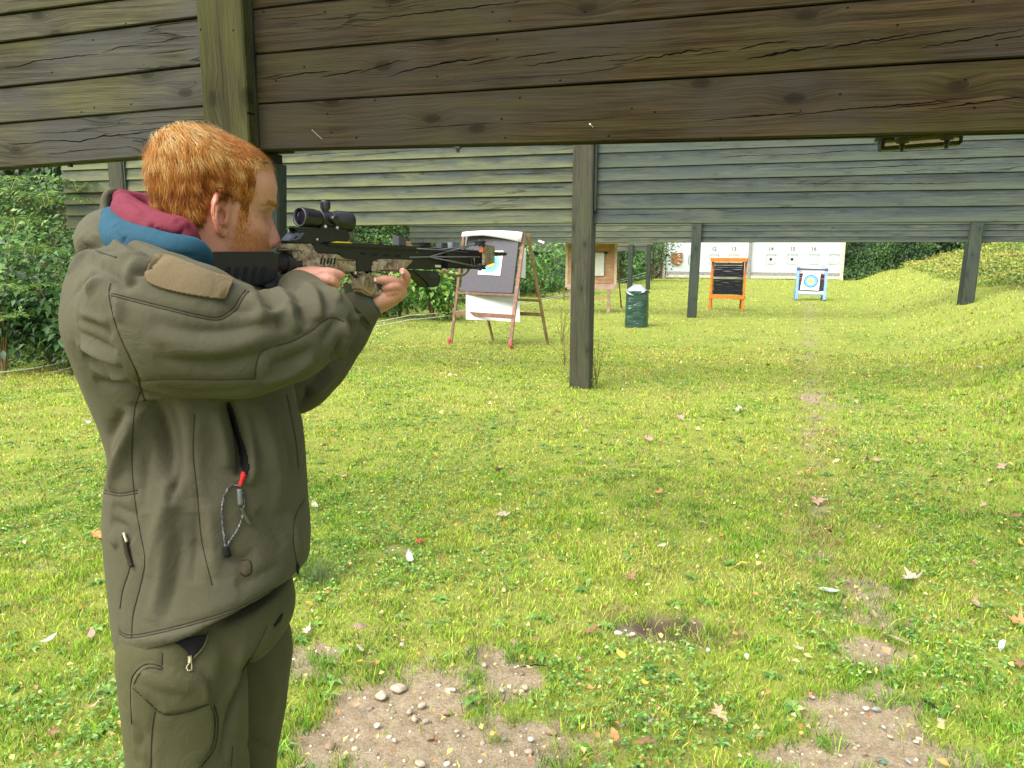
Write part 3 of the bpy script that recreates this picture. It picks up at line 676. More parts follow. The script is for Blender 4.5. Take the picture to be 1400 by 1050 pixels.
m = MB(); m.box(Vector((cc.x, cc.y, zbm + .02)) - back * .02, (AB.length - .02, .05, .14), M3, .006); m.build('base_board', plain('faded_pink_board', (.44, .30, .24), .7, .3, .2, 8), cb)
for s in (.05, AB.length - .24):
    for d_ in (0.0, .30):
        p = A + dx * (s + .06) + back * (d_ + .02); m = MB(); m.box((p.x, p.y, zbm / 2 - .02), (.08, .07, zbm + .04), M3, .005); m.build('leg', plain('leg_wood', (.33, .23, .16), .75, .2, .3, 12) if d_ == 0 and s < .1 else bpy.data.materials['leg_wood'], cb)
m = MB(); p = A + back * .02; q = B + back * .02; p.z = q.z = .36; m.bar(p + dx * .1, q - dx * .22, .03, .05); m.build('stretcher', PINE, cb)
m = MB(); m.bar(P(843, 344, Zc + .25), onG(849.5, 421), .045, .03, .003, up=(1, 0, 0)); m.build('prop_pole', BROWNW, cb)
sh = MB(); s0 = P(799, 377, Zc - .17); s1 = P(825.5, 377, Zc - .2); zz1 = P(812, 345.5, Zc).z
sh.box(Vector(((s0.x + s1.x) / 2, (s0.y + s1.y) / 2, (s0.z + zz1) / 2)), ((s1 - s0).length, .03, zz1 - s0.z), M3, .004); fo = sh.build('sheet_frame', PAPER, cb)
sh = MB(); sh.box(Vector(((s0.x + s1.x) / 2, (s0.y + s1.y) / 2, (s0.z + zz1) / 2)) - back * .017 - dx * .02, ((s1 - s0).length - .16, .008, zz1 - s0.z - .08), M3); sh.build('sheet', plain('aged_paper', (.62, .62, .50), .8, .2, .08, 12), fo)
sh = MB(); sh.box(Vector((s1.x, s1.y, zz1)) + dx * .035 - back * .01, (.09, .03, .05), M3, .004); sh.build('hinge', BLACK, cb)

# ------------------------------------------------------------------ green covered bin
bn = thing('covered_bin', onG(870, 451), 'round bin wrapped in a wrinkled dark green plastic cover with a pale top', 'covered bin')
bm_c = onG(870, 447); Rb = .245; H = .86
def bin_cover():
    n, L = 96, 60; V = []; 
    for j in range(L + 1):
        tz = j / L; z = H * .86 * tz
        for i in range(n):
            a = 2 * math.pi * i / n
            f1 = noise.noise(Vector((math.cos(a) * 1.5, math.sin(a) * 1.5 , z * 9 + math.sin(a * 1.0) * .9)))
            f2 = noise.noise(Vector((math.cos(a) * 3.0, math.sin(a) * 3.0 + 7, z * 26 + math.sin(a + .6) * 2.5)))
            r = Rb * (1 - .02 * tz) + .012 * f1 + .008 * (1 - abs(f2) * 2.2) 
            ca, sa = math.cos(a), math.sin(a); k = (abs(ca) ** 3.2 + abs(sa) ** 3.2) ** (-1 / 3.2)
            V.append((bm_c.x + ca * r * k * .93, bm_c.y + sa * r * k * .93, z + .01))
    Fq = [(j * n + i, j * n + (i + 1) % n, (j + 1) * n + (i + 1) % n, (j + 1) * n + i) for j in range(L) for i in range(n)]
    return mesh('cover', V, Fq)
GPL = plain('green_plastic_sheet', (.022, .062, .046), .28, .6, .3, 9, .2); PPL = plain('pale_plastic_sheet', (.22, .27, .27), .4, .5, .15, 12, .3)
link('cover', bin_cover(), GPL, bn, smooth=True)
V = []; n = 64; L = 12
for j in range(L + 1):
    s = j / L
    for i in range(n):
        a = 2 * math.pi * i / n; ca, sa = math.cos(a), math.sin(a); k = (abs(ca) ** 3.2 + abs(sa) ** 3.2) ** (-1 / 3.2)
        r = Rb * k * .97 * (1 - s) * (1 + .05 * math.sin(5 * a)); z = H * .86 + .13 * math.sin(s * math.pi / 2) ** .8 + .02 * noise.noise(Vector((ca * 4, sa * 4, s * 5))) - .035 * (1 - s) * (1 + math.sin(3 * a + .6)) + (.03 if s == 0 and ca > .6 else 0)
        V.append((bm_c.x + ca * r, bm_c.y + sa * r, z))
link('top_sheet', mesh('top_sheet', V, [(j * n + i, j * n + (i + 1) % n, (j + 1) * n + (i + 1) % n, (j + 1) * n + i) for j in range(L) for i in range(n)]), PPL, bn, smooth=True)
m = MB()
for k in range(9):
    a = -2.2 + k * .38; m.tube([(bm_c.x + math.cos(a) * (Rb + .012), bm_c.y + math.sin(a) * (Rb + .012), H * .84 + .012 * math.sin(k * 2)), (bm_c.x + math.cos(a + .38) * (Rb + .012), bm_c.y + math.sin(a + .38) * (Rb + .012), H * .84 + .012 * math.sin(k * 2 + 2))], .007, 6)
m.build('tie_cord', GPL, bn)

# ------------------------------------------------------------------ orange framed foam target
ORW = plain('orange_stained_wood', (.62, .20, .03), .55, .35, .2, 10, .2); LAYER = plain('black_foam_layer', (.018, .019, .024), .8, .2, .4, 14, .3)
Zo = 20.3
ot = thing('orange_frame_target', onG(993, 424), 'orange wooden frame holding stacked black foam layers, standing beside the far post', 'archery target')
c0, c1 = onG(969.5, 423), onG(1014.5, 424.5); topd = Vector((0, .10, 0))
zt = P(993, 353, Zo).z; dx = (c1 - c0).normalized(); zr = P(993, 407, Zo).z
for p in (c0, c1):
    m = MB(); q = p + Vector((0, .10, 0)); q.z = zt - .02; q += dx * (.04 if p is c0 else .05); m.bar(p - Vector((0, 0, .02)), q, .06, .05, .004, up=(0, 1, 0)); m.build('leg', ORW, ot)
w = (c1 - c0).length; cc = (c0 + c1) / 2 + dx * .03
def obox(nm, z, h, wid, mt, yo=0.0, th=.06): 
    m = MB(); m.box((cc.x, cc.y + .06 + yo, z), (wid, th, h), Matrix((dx, Vector((-dx.y, dx.x, 0)), Vector((0, 0, 1)))).transposed(), .004); return m.build(nm, mt, ot)
obox('top_board', zt - .04, .10, w + .09, ORW, -.05, .16); obox('crossbar', zr + .02, .10, w + .07, ORW, -.02, .12)
obox('inner_board', zt - .145, .07, w - .10, plain('raw_plywood', (.55, .40, .26), .75, .2, .15, 10), .02, .04)
zlo, zhi = zr + .08, zt - .19; nL = 15
for i in range(nL):
    z0 = zlo + (zhi - zlo) * i / nL; h = (zhi - zlo) / nL
    if i == 8: 
        o = obox('strip', z0 + h * .3, h * .45, w - .09, plain('pale_green_strip', (.45, .62, .33), .7, .2, .1, 10)); o = obox('strip', z0 + h * .8, h * .3, w - .10, bpy.data.materials['raw_plywood']); continue
    m = MB(); wd = w - .09 + random.uniform(-.015, .015); N = 10; vs = []
    ph = random.random() * 9
    for k in range(N + 1):
        x = -wd / 2 + wd * k / N; dz = .0025 * math.sin(k * .9 + ph) + (.006 * math.sin(k * .35)); dy = random.uniform(-.012, .006)
        for (yy, zz_) in ((dy, z0 + .004), (dy, z0 + h - .002), (.16, z0 + h - .002), (.16, z0 + .004)): vs.append(cc + dx * x + Vector((0, yy + .0, zz_ + dz - cc.z)))
    m.add(vs, [(k * 4 + q, k * 4 + (q + 1) % 4, k * 4 + 4 + (q + 1) % 4, k * 4 + 4 + q) for k in range(N) for q in range(4)] + [(3, 2, 1, 0), (N * 4, N * 4 + 1, N * 4 + 2, N * 4 + 3)])
    m.build('foam_layer', LAYER, ot)
for s in (-.36, .0, .34):
    m = MB(); m.box(cc + dx * s + Vector((0, -.0, zt - .13 - cc.z)), (.035, .03, .05)); m.build('clamp', BROWNW, ot)
# rear prop legs
m = MB(); m.bar(c0 + Vector((.05, .75, 0)), Vector((c0.x + .05, c0.y + .12, zt - .05)), .05, .04); m.build('leg', ORW, ot)
m = MB(); m.bar(c1 + Vector((-.02, .75, 0)), Vector((c1.x - .02, c1.y + .12, zt - .05)), .05, .04); m.build('leg', ORW, ot)

# ------------------------------------------------------------------ blue framed archery target
BLUE = plain('pale_blue_paint', (.15, .27, .55), .55, .4, .15, 10, .1); DBLUE = plain('dark_blue_paint', (.035, .05, .14), .5, .4, .2, 10, .1)
bt = thing('blue_frame_target', onG(1109, 410.5), 'low pale blue frame target with a round archery face, nearest to the white wall', 'archery target')
c0, c1 = onG(1088.5, 410), onG(1126.5, 411); Zb = (c0 - CAM).dot(Fw)
u0, u1 = P(1091.5, 367, Zb + .15), P(1130, 368.5, Zb + .15)
for a, b in ((c0, u0), (c1, u1)):
    m = MB(); m.bar(a, b, .085, .09, .006, up=(0, 1, 0)); m.build('leg', BLUE, bt)
    m = MB(); m.bar(a.lerp(b, .95) + Vector((0, -.05, 0)), a.lerp(b, 1.03) + Vector((0, -.05, 0)), .10, .05, .004, up=(0, 1, 0)); m.build('bracket', DBLUE, bt)
    m = MB(); m.bar(a + Vector((0, .55, 0)), b.lerp(a, .1) + Vector((0, .06, 0)), .05, .05); m.build('prop_leg', BLUE, bt)
L0 = lambda t: c0.lerp(u0, t); L1 = lambda t: c1.lerp(u1, t)
def xbar(nm, t, h, mt, yo=0, th=.06):
    m = MB(); m.bar(L0(t) + Vector((.02, yo, 0)), L1(t) + Vector((-.02, yo, 0)), th, h, .004, up=(0, 0, 1)); return m.build(nm, mt, bt)
xbar('crossbar', .99, .035, DBLUE); xbar('crossbar', .94, .09, PAPER, .03, .03); xbar('crossbar', .245, .09, PAPER, 0); xbar('crossbar', .19, .03, BLUE, 0)
xbar('red_strip', .845, .045, plain('faded_red_strip', (.42, .28, .28), .7, .2, .2, 10), .01, .04)
nl = 9
DARKL = plain('dark_layer', (.035, .03, .045), .8, .2, .5, 9, .2); REDL = plain('dull_red_layer', (.22, .05, .06), .8, .2, .3, 9, .2)
for i in range(nl):
    t_ = .31 + .50 * i / (nl - 1); m = MB(); m.bar(L0(t_) + Vector((.03, .03, 0)), L1(t_) + Vector((-.03, .03, 0)), .10, .054, .004, up=(0, 0, 1)); m.build('foam_layer', REDL if i in (6,) else DARKL, bt)
cen = P(1108.5, 384.5, Zb - .10)
rx = (c1 - c0).normalized(); ux = (u0 - c0).normalized(); fr2 = lambda a, b, o_=0: cen + rx * a + ux * b + Vector((0, -1, 0)) * o_
m = MB(); m.prism([fr2(-.305, -.285), fr2(.255, -.30), fr2(.275, .262), fr2(-.235, .285)], (0, -.004, 0)); m.build('target_face', PAPER, bt)
face_rings(fr2, 0, 0, .215, bt, .006, [(1.0, C_DB), (.82, C_B), (.60, C_B2), (.42, C_R), (.32, C_Y)])
for px in (1093.5, 1125.5):
    m = MB(); q = P(px, 365.5, Zb + .1); m.tube([q + Vector((.05 * math.cos(a), 0, .035 * math.sin(a))) for a in [i * math.pi / 4 for i in range(9)]], .009, 6, False); m.build('ring_handle', GREYM, bt)

# ------------------------------------------------------------------ lamp housing hanging below the near baffle
Yf = 3.35; f0, f1 = onY(1203, 205, Yf), onY(1309, 197, Yf); w = f1.x - f0.x
LCREAM = plain('cream_reflector', (.42, .37, .16), .5, .4, .15, 12); LDARK = plain('dark_housing', (.025, .025, .014), .55, .35, .2, 30)
lp = thing('hanging_lamp', ((f0.x + f1.x) / 2, Yf, f0.z), 'flat lamp housing with two dark round knobs, hanging under the brown baffle at right', 'lamp')
m = MB(); sl = f1.z - f0.z
def fp(a, b, c_): return Vector((f0.x + w * a, Yf + b, f0.z + sl * a + c_))
m.prism([fp(0.03, -.05, .008), fp(.97, -.05, .008), fp(.97, .03, .10), fp(.03, .03, .10)], (0, .03, 0)); m.build('reflector', LCREAM, lp)
m = MB(); m.bar(fp(0, -.01, 0), fp(1, -.01, 0), .06, .012); m.bar(fp(0, -.01, 0), fp(0, -.01, .13), .06, .012, up=(1, 0, 0)); m.bar(fp(1, -.01, 0), fp(1, -.01, .13), .06, .012, up=(1, 0, 0)); m.bar(fp(0, -.035, .036), fp(1, -.035, .036), .012, .008); m.build('frame', LDARK, lp)
m = MB(); m.bar(fp(-.03, 0, .03), fp(-.03, 0, .16), .03, .03); m.bar(fp(1.03, 0, .05), fp(1.03, 0, .16), .03, .02); m.build('bracket', plain('blue_grey_steel', (.12, .14, .17), .5, .4, .2, 30), lp)
for a_ in (.22, .78):
    c_ = fp(a_, -.085, .010); m = MB(); m.lathe(c_, (0, 0, 1), [(-.004, .006), (.0, .022), (.012, .029), (.022, .028), (.03, .012)], 16); k = m.build('knob', LDARK, lp, smooth=True)
    m = MB(); m.lathe(c_ - Vector((0, 0, .004)), (0, 0, -1), [(0, .009), (.012, .011), (.014, .007), (.028, .006)], 10); m.build('bolt', LDARK, k)
m = MB(); q = onY(1245, 150, Yf); m.bar((fp(.1, .06, .1)), Vector((fp(.1, 0, 0).x, Yf - .06, 2.35)), .02, .02); m.bar((fp(.9, .06, .1)), Vector((fp(.9, 0, 0).x, Yf - .06, 2.35)), .02, .02); m.build('hanger', LDARK, lp)

# nails and fittings in the near boards
NAILM = plain('nail_steel', (.5, .5, .48), .35, .5, .1, 40, 0, .9)
a = onY(427, 178, Y1 - .035); b = onY(443, 193, Y1 + .002)
m = MB(); m.tube([a, b], .0016, 6); m.lathe(a, (a - b), [(-.001, .004), (.001, .004)], 8); nl_ = m.build('nail', NAILM, None, origin=b); tag(nl_, 'bent shiny nail sticking out of the lowest brown plank', 'nail')
m = MB(); a = onY(807, 170, Y1 - .012); m.lathe(a, (0, -1, 0), [(0, .002), (.006, .0025), (.007, .0035)], 8); m.tube([a, a + Vector((.010, .006, -.010))], .0013, 6); tag(m.build('hook', NAILM, None, origin=a), 'tiny pale screw hook in the middle of the lowest brown plank', 'hook')
m = MB(); a = onY(626, 203, Y1 + .01); m.box(a + Vector((0, 0, .003)), (.022, .02, .010)); m.box(a + Vector((0, 0, -.008)), (.012, .012, .014), bev=.002); tag(m.build('cable_clip', BLACK, None, origin=a), 'small black clip on the lower edge of the brown baffle', 'clip')
m = MB(); a = onY(96, 226.5, Y1L + .02); m.box(a, (.014, .02, .012)); tag(m.build('cable_clip', BLACK, None, origin=a), 'small black clip on the lower edge of the mossy baffle', 'clip')
rs = random.Random(5)
m = MB(); SP = onY(743, 330, Y3 - .03)
m.bar(P(736, 329, 17.2), P(744, 332, 17.2), .03, .05); tag(m.build('white_tag', PAPER, None, origin=P(740, 330, 17.2)), 'small white tag stuck to the far baffle beside the easel', 'tag')

# ------------------------------------------------------------------ two white cords along the left edge of the lawn
CORD = plain('white_cord', (.62, .66, .55), .7, .3, .1, 30, 0)
def cord(pts, r, label):
    P_ = []
    for a, b in zip(pts[:-1], pts[1:]):
        for i in range(8):
            s = i / 8; q = a.lerp(b, s); q.z -= .05 * math.sin(math.pi * s); P_.append(q)
    P_.append(pts[-1]); m = MB(); m.tube(P_, r, 6); o = m.build('boundary_cord', CORD, None, origin=pts[0]); tag(o, label, 'cord', 'boundary cords on the left')
cord([P(-60, 512, 9.0), P(110, 490, 10.3), P(420, 449, 13.5), P(560, 431, 16.0), P(660, 417, 19), P(770, 403, 24), P(905, 365.5, 42)], .006, 'upper white cord stretched along the left bank')
cord([P(-60, 527, 8.8), P(110, 499, 10.1), P(420, 455, 13.3), P(560, 437, 15.8), P(660, 421, 18.8), P(770, 405, 24), P(905, 369, 42)], .006, 'lower white cord stretched along the left bank')
for px, py, z in ((420, 460, 13.4), (662, 430, 18.9), (771, 410, 24)):
    b = P(px, py, z); b.z = float(height(b.x, b.y)) - .05
    m = MB(); m.bar(b, Vector((b.x, b.y, P(px, py - 16 if px > 500 else 444, z).z + .02)), .03, .03, .004); tag(m.build('cord_stake', OLIVEW, None, origin=b), {420: 'nearest short stake holding the white cords, behind the man', 662: 'short stake holding the cords behind the easel target', 771: 'short stake holding the cords beside the wooden cabinet'}[px], 'stake', 'stakes of the boundary cord')
# ------------------------------------------------------------------ leaf and blade materials (colour from a per-leaf attribute)
def leafmat(name, rough=.5, trans=.35, spec=.3):
    t = NT(name, rough, spec); at = t.new('ShaderNodeAttribute'); at.attribute_name = 'tint'
    t.l.new(at.outputs['Color'], t.b.inputs['Base Color'])
    tr = t.new('ShaderNodeBsdfTranslucent'); t.l.new(at.outputs['Color'], tr.inputs[0]); mx = t.new('ShaderNodeMixShader'); mx.inputs[0].default_value = trans
    out = t.n['Material Output']; t.l.new(t.b.outputs[0], mx.inputs[1]); t.l.new(tr.outputs[0], mx.inputs[2]); t.l.new(mx.outputs[0], out.inputs[0]); return t.m
GRASSM = leafmat('grass_blade', .55, .35, .25); LEAFM = leafmat('green_leaf', .42, .3, .4); DRYM = leafmat('dry_leaf', .75, .2, .2)
def pal(cols, n, t=None, jit=.12):
    """pick from a palette; t in 0..1 steers the choice"""
    c = np.array(cols); k = len(cols)
    t = RNG.random(n) if t is None else np.clip(t + RNG.normal(0, .16, n), 0, .9999)
    x = t * (k - 1); i = np.floor(x).astype(int); f = (x - i)[:, None]
    r = c[i] * (1 - f) + c[np.minimum(i + 1, k - 1)] * f
    return np.clip(r * (1 + RNG.normal(0, jit, (n, 1))), .003, 1)
def unit(a): return a / np.maximum(np.linalg.norm(a, axis=1, keepdims=True), 1e-9)
def blades(base, h, w, lean, az, col, faceaz):
    """base (n,3), h, w, lean (horizontal reach), az direction of the lean, col (n,3)"""
    n = len(base); d = np.stack([np.cos(az), np.sin(az), np.zeros(n)], 1); s = np.stack([np.cos(faceaz), np.sin(faceaz), np.zeros(n)], 1)
    up = np.array([0, 0, 1.0]); W = (w / 2)[:, None]; H = h[:, None]; Ln = lean[:, None]
    b0 = base - s * W; b1 = base + s * W; mid = base + up * H * .6 + d * Ln * .35
    m0 = mid - s * W * .8; m1 = mid + s * W * .8; tip = base + up * H + d * Ln
    V = np.stack([b0, b1, m0, m1, tip], 1).reshape(-1, 3); o = (np.arange(n) * 5)[:, None, None]
    Fq = (np.array([[0, 1, 3], [0, 3, 2], [2, 3, 4]])[None] + o).reshape(-1, 3)
    C = np.repeat(col, 5, axis=0).reshape(n, 5, 3) * np.array([.62, .62, 1.0, 1.0, 1.12])[None, :, None]  # blade feet darker than tips: shade between blades put into the colour
    return V, Fq, C.reshape(-1, 3)
def leaves(pos, nrm, axis, L, Wd, col, fold=.25, curl=.15):
    """pointed leaf of 6 vertices / 4 faces, folded along the midrib"""
    n = len(pos); nrm = unit(nrm); a = unit(axis - nrm * np.sum(axis * nrm, 1, keepdims=True)); s = np.cross(nrm, a)
    L = L[:, None]; Wd = Wd[:, None]
    b = pos; t = pos + a * L - nrm * L * curl; m = pos + a * L * .45
    l = m + s * Wd / 2 + nrm * Wd * fold; r = m - s * Wd / 2 + nrm * Wd * fold
    V = np.stack([b, r, t, l, m], 1).reshape(-1, 3); o = (np.arange(n) * 5)[:, None, None]
    Fq = (np.array([[0, 1, 4], [1, 2, 4], [2, 3, 4], [3, 0, 4]])[None] + o).reshape(-1, 3)
    return V, Fq, np.repeat(col, 5, axis=0)
def merge(parts):
    V, Fq, C, b = [], [], [], 0
    for v, f, c in parts: V.append(v); Fq.append(f + b); C.append(c); b += len(v)
    return np.concatenate(V), np.concatenate(Fq), np.concatenate(C)
def stuff(name, parts, mat, label=None, cat=None):
    V, Fq, C = merge(parts); me = npmesh(name, V, Fq, False, C); me.materials.append(mat)
    return tag(link(name, me), label, cat, kind='stuff')
def slope_normal(x, y):
    e = .15; zx = (height(x + e, y) - height(x - e, y)) / (2 * e); zy = (height(x, y + e) - height(x, y - e)) / (2 * e)
    return unit(np.stack([-zx, -zy, np.ones_like(zx)], 1))

# ------------------------------------------------------------------ the lawn
def sample_ground(n, d0, d1, a0=-48, a1=58, p=1.0):
    """points on the ground between distances d0..d1; density falls with distance^p"""
    u = RNG.random(n); e = 2 - p
    d = (d0 ** e + u * (d1 ** e - d0 ** e)) ** (1 / e) if abs(e) > 1e-6 else d0 * (d1 / d0) ** u
    a = np.radians(RNG.uniform(a0, a1, n)) - YAW
    return d * np.sin(a), d * np.cos(a), d
GC = [(.055, .16, .018), (.11, .27, .024), (.20, .38, .028), (.32, .47, .036), (.44, .53, .055), (.54, .50, .13)]
lawn = []
def lawn_layer(n, d0, d1, p, hs=1.0, ws=1.0):
    x, y, d = sample_ground(n, d0, d1, p=p); D = dirt(x, y); B = burnt(x, y)
    on_r = x - right_edge(y); on_l = left_edge(y) - x
    edge = np.clip(1 - np.abs(D - .45) * 3, 0, 1)
    keep = RNG.random(n) > np.clip(D * 1.15 + .08 * (D > .15), 0, .975); keep &= RNG.random(n) > np.clip(B * 1.2, 0, .93)
    tuft = vnoise(x, y, 9.0); big = fbm(x + 3, y + 8, 1.4, 3)
    keep &= RNG.random(n) < .35 + .9 * tuft
    keep &= on_l < .9
    x, y, d, D, edge, tuft, big, on_r, B = [q[keep] for q in (x, y, d, D, edge, tuft, big, on_r, B)]; n = len(x)
    h = (.013 + .020 * tuft ** 1.5 + .013 * RNG.random(n) + .020 * edge * (d < 7) * tuft) * hs * (1 + .5 * (on_r > .5)); w = (.0021 + .00055 * d) * ws * RNG.uniform(.7, 1.5, n)
    base = np.stack([x, y, height(x, y) - .004 - .012 * D], 1)
    t = .58 - .8 * (big - .5) - .35 * (tuft - .5) + .22 * (fbm(x, y, .35, 2) - .5) - .12 * (edge * (d < 5)) + .10 * (d > 6)
    t = t + .20 * (d > 11) - .16 * np.clip(1 - np.abs(on_r - 0.2) / 1.2, 0, 1)
    col = pal(GC, n, t, .32)
    straw = RNG.random(n) < .14 + .5 * np.exp(-(path_d(x, y) / (.15 + .012 * y)) ** 2) + .18 * (fbm(x + 20, y, 2.2, 3) > .56) + .5 * (B > .1)
    col[straw] = pal([(.34, .27, .10), (.50, .42, .19), (.22, .15, .06)], int(straw.sum()))
    az = RNG.uniform(0, 2 * np.pi, n); lean = h * RNG.uniform(.1, 1.1, n)
    return blades(base, h, w, lean, az, col, RNG.uniform(0, np.pi, n))
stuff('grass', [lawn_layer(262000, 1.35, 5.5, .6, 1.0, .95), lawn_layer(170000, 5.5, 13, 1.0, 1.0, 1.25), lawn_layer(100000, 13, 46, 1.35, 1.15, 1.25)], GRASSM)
# taller tufts round the bare patches
def tufts(n, d0, d1):
    x, y, d = sample_ground(n * 6, d0, d1, p=.8); D = dirt(x, y); k = (D > .08) & (D < .75); x, y, d = x[k][:n], y[k][:n], d[k][:n]
    out = []
    m = len(x); q = 26; bx = np.repeat(x, q) + RNG.normal(0, .022, m * q); by = np.repeat(y, q) + RNG.normal(0, .022, m * q)
    hh = np.repeat(RNG.uniform(.035, .075, m), q) * RNG.uniform(.5, 1.15, m * q); az = RNG.uniform(0, 2 * np.pi, m * q)
    t = np.repeat(RNG.uniform(.0, .75, m), q); col = pal(GC, m * q, t, .15); N = m * q
    return blades(np.stack([bx, by, height(bx, by) - .012], 1), hh, RNG.uniform(.0018, .0036, N), hh * RNG.uniform(.2, 1.1, N), az, col, RNG.uniform(0, np.pi, N))
stuff('grass_tufts', [tufts(760, 1.4, 6.0)], GRASSM)
# low broad leaves: clover, plantain, ivy runners
def clover(n, d0, d1, s=1.0):
    x, y, d = sample_ground(n, d0, d1, p=1.0); c = fbm(x * 1.0, y * 1.0, 1.25, 4) + .10 * sst(.0, 1.8, x - .06 * y - .2) + .10 * (x < -1.6)
    k = (c > .60 + .10 * (RNG.random(len(x)) - .3)) & (dirt(x, y) < .35); x, y, d = x[k], y[k], d[k]; n = len(x)
    bx = np.repeat(x, 3) ; by = np.repeat(y, 3); a0 = np.repeat(RNG.uniform(0, 6.28, n), 3) + np.tile([0, 2.1, 4.2], n); dd = np.repeat(d, 3); n3 = n * 3
    L = RNG.uniform(.008, .016, n3) * s * (1 + dd * .05); z = height(bx, by) + np.repeat(RNG.uniform(.014, .034, n), 3)
    ax = np.stack([np.cos(a0), np.sin(a0), RNG.uniform(-.3, .3, n3)], 1); nr = np.stack([RNG.normal(0, .3, n3), RNG.normal(0, .3, n3), np.ones(n3)], 1)
    return leaves(np.stack([bx, by, z], 1), nr, ax, L, L * .95, pal([(.05, .15, .025), (.11, .25, .035), (.20, .35, .06), (.32, .44, .12)], n3, jit=.25), .12, .1)
def broad(n, d0, d1):
    x, y, d = sample_ground(n, d0, d1, p=1.0); k = (dirt(x, y) < .6); x, y, d = x[k], y[k], d[k]; n = len(x)
    q = 6; bx = np.repeat(x, q); by = np.repeat(y, q); a0 = np.repeat(RNG.uniform(0, 6.28, n), q) + np.tile(np.arange(q) * 1.05, n) + RNG.normal(0, .2, n * q); N = n * q
    L = np.repeat(RNG.uniform(.022, .055, n), q) * RNG.uniform(.6, 1.2, N)
    ax = np.stack([np.cos(a0), np.sin(a0), RNG.uniform(.1, .7, N)], 1); nr = np.stack([-np.cos(a0) * .3, -np.sin(a0) * .3, np.ones(N)], 1)
    return leaves(np.stack([bx, by, height(bx, by) + .008], 1), nr, ax, L, L * RNG.uniform(.3, .6, N), pal([(.07, .18, .03), (.14, .28, .04), (.24, .38, .10)], N, jit=.2), .12, .35)
stuff('clover', [clover(33000, 1.4, 7.0), clover(22000, 7.0, 16.0, 1.3), broad(1300, 1.4, 8.0)], LEAFM)
# small dead leaf litter, crumbs and gravel too small to count
def litter(n, d0, d1, s0, s1, cols, p=1.0, cond=None):
    x, y, d = sample_ground(n, d0, d1, p=p)
    if cond is not None: k = cond(x, y); x, y, d = x[k], y[k], d[k]
    n = len(x); a = RNG.uniform(0, 6.28, n); L = RNG.uniform(s0, s1, n)
    return leaves(np.stack([x, y, height(x, y) + RNG.uniform(.012, .035, n)], 1), np.stack([RNG.normal(0, .45, n), RNG.normal(0, .45, n), np.ones(n)], 1), np.stack([np.cos(a), np.sin(a), RNG.uniform(-.2, .3, n)], 1), L, L * RNG.uniform(.4, .9, n), pal(cols, n, jit=.2), .2, .2)
DRY = [(.30, .16, .07), (.48, .30, .13), (.60, .50, .30), (.66, .52, .12), (.40, .10, .05)]
stuff('leaf_litter', [litter(3600, 1.5, 7, .008, .028, DRY), litter(2600, 6, 30, .02, .06, DRY, 1.2), litter(900, 8, 42, .03, .08, DRY, .8, lambda x, y: (x - right_edge(y) > -.5)),
     litter(1300, 2, 40, .02, .05, DRY, 1.0, lambda x, y: np.abs(x - (.55 + .03 * y + .15 * np.sin(y))) < .28)], DRYM)
def icos(rough=.25, seed=0, sub=2):
    bm = bmesh.new(); bmesh.ops.create_icosphere(bm, subdivisions=sub, radius=1); v = [Vector(p.co) for p in bm.verts]; f = [tuple(q.index for q in g.verts) for g in bm.faces]; bm.free()
    v = [p * (1 + rough * noise.noise(p * 1.1 + Vector((seed * 3.7, 0, 0)))) for p in v]; return np.array([tuple(p) for p in v]), np.array(f)
def gravel(n, d0, d1):
    x, y, d = sample_ground(n, d0, d1, p=1.0); k = dirt(x, y) > .45; x, y = x[k], y[k]; n = len(x); parts = []
    for vrt in range(4):
        v, f = icos(.4, vrt, 1); s = slice(vrt, n, 4); xs, ys = x[s], y[s]; m = len(xs); r = RNG.uniform(.002, .0075, m) * RNG.choice([1, 1, 1.6], m)
        a = RNG.uniform(0, 6.28, m); V = v[None] * np.stack([r * 1.3, r, r * .6], 1)[:, None, :]; c, s_ = np.cos(a)[:, None], np.sin(a)[:, None]
        V = np.stack([V[..., 0] * c - V[..., 1] * s_ + xs[:, None], V[..., 0] * s_ + V[..., 1] * c + ys[:, None], V[..., 2] + (height(xs, ys) - .010 + r * .1)[:, None]], -1)
        Fq = (f[None] + (np.arange(m) * len(v))[:, None, None]).reshape(-1, 3)
        parts.append((V.reshape(-1, 3), Fq, np.repeat(pal([(.30, .22, .14), (.5, .42, .32), (.62, .57, .48), (.22, .17, .12)], m), len(v), axis=0)))
    return merge(parts)
stuff('gravel', [gravel(5200, 1.4, 5.0)], DRYM)

# ------------------------------------------------------------------ vegetation on the banks (cover nobody could count)
def cover(n, region, y0, y1, size, cols, thick=.35, wide=.6, up=.5, shade=None, clump=1.2, gs=.02):
    """leaves standing off the terrain in clumps; region(y) -> (x_lo, x_hi)"""
    u = RNG.random(n); y = y0 * (y1 / y0) ** u if y0 > 0 else y0 + u * (y1 - y0); lo, hi = region(y); x = lo + RNG.random(n) * (hi - lo)
    c = fbm(x + 7, y * .8 + 3, clump, 3); N = slope_normal(x, y); th = thick * np.clip((c - .3) * 2.2, .08, 1.3)
    k = RNG.random(n) ** .6
    off = N * (th * k)[:, None]; pos = np.stack([x, y, height(x, y)], 1) + off + RNG.normal(0, .03, (n, 3))
    d = np.sqrt(x * x + y * y); L = RNG.uniform(.6, 1.3, n) * (size + gs * d * .12)
    nr = N * up + RNG.normal(0, .6, (n, 3)) + np.array([0, -.25, .35]); ax = RNG.normal(0, 1, (n, 3)) + np.array([0, -.2, -.35])
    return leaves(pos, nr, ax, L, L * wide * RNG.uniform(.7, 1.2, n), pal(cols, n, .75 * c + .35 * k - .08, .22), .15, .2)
GREENS = [(.008, .026, .006), (.018, .055, .010), (.040, .11, .017), (.08, .19, .027), (.15, .28, .04)]
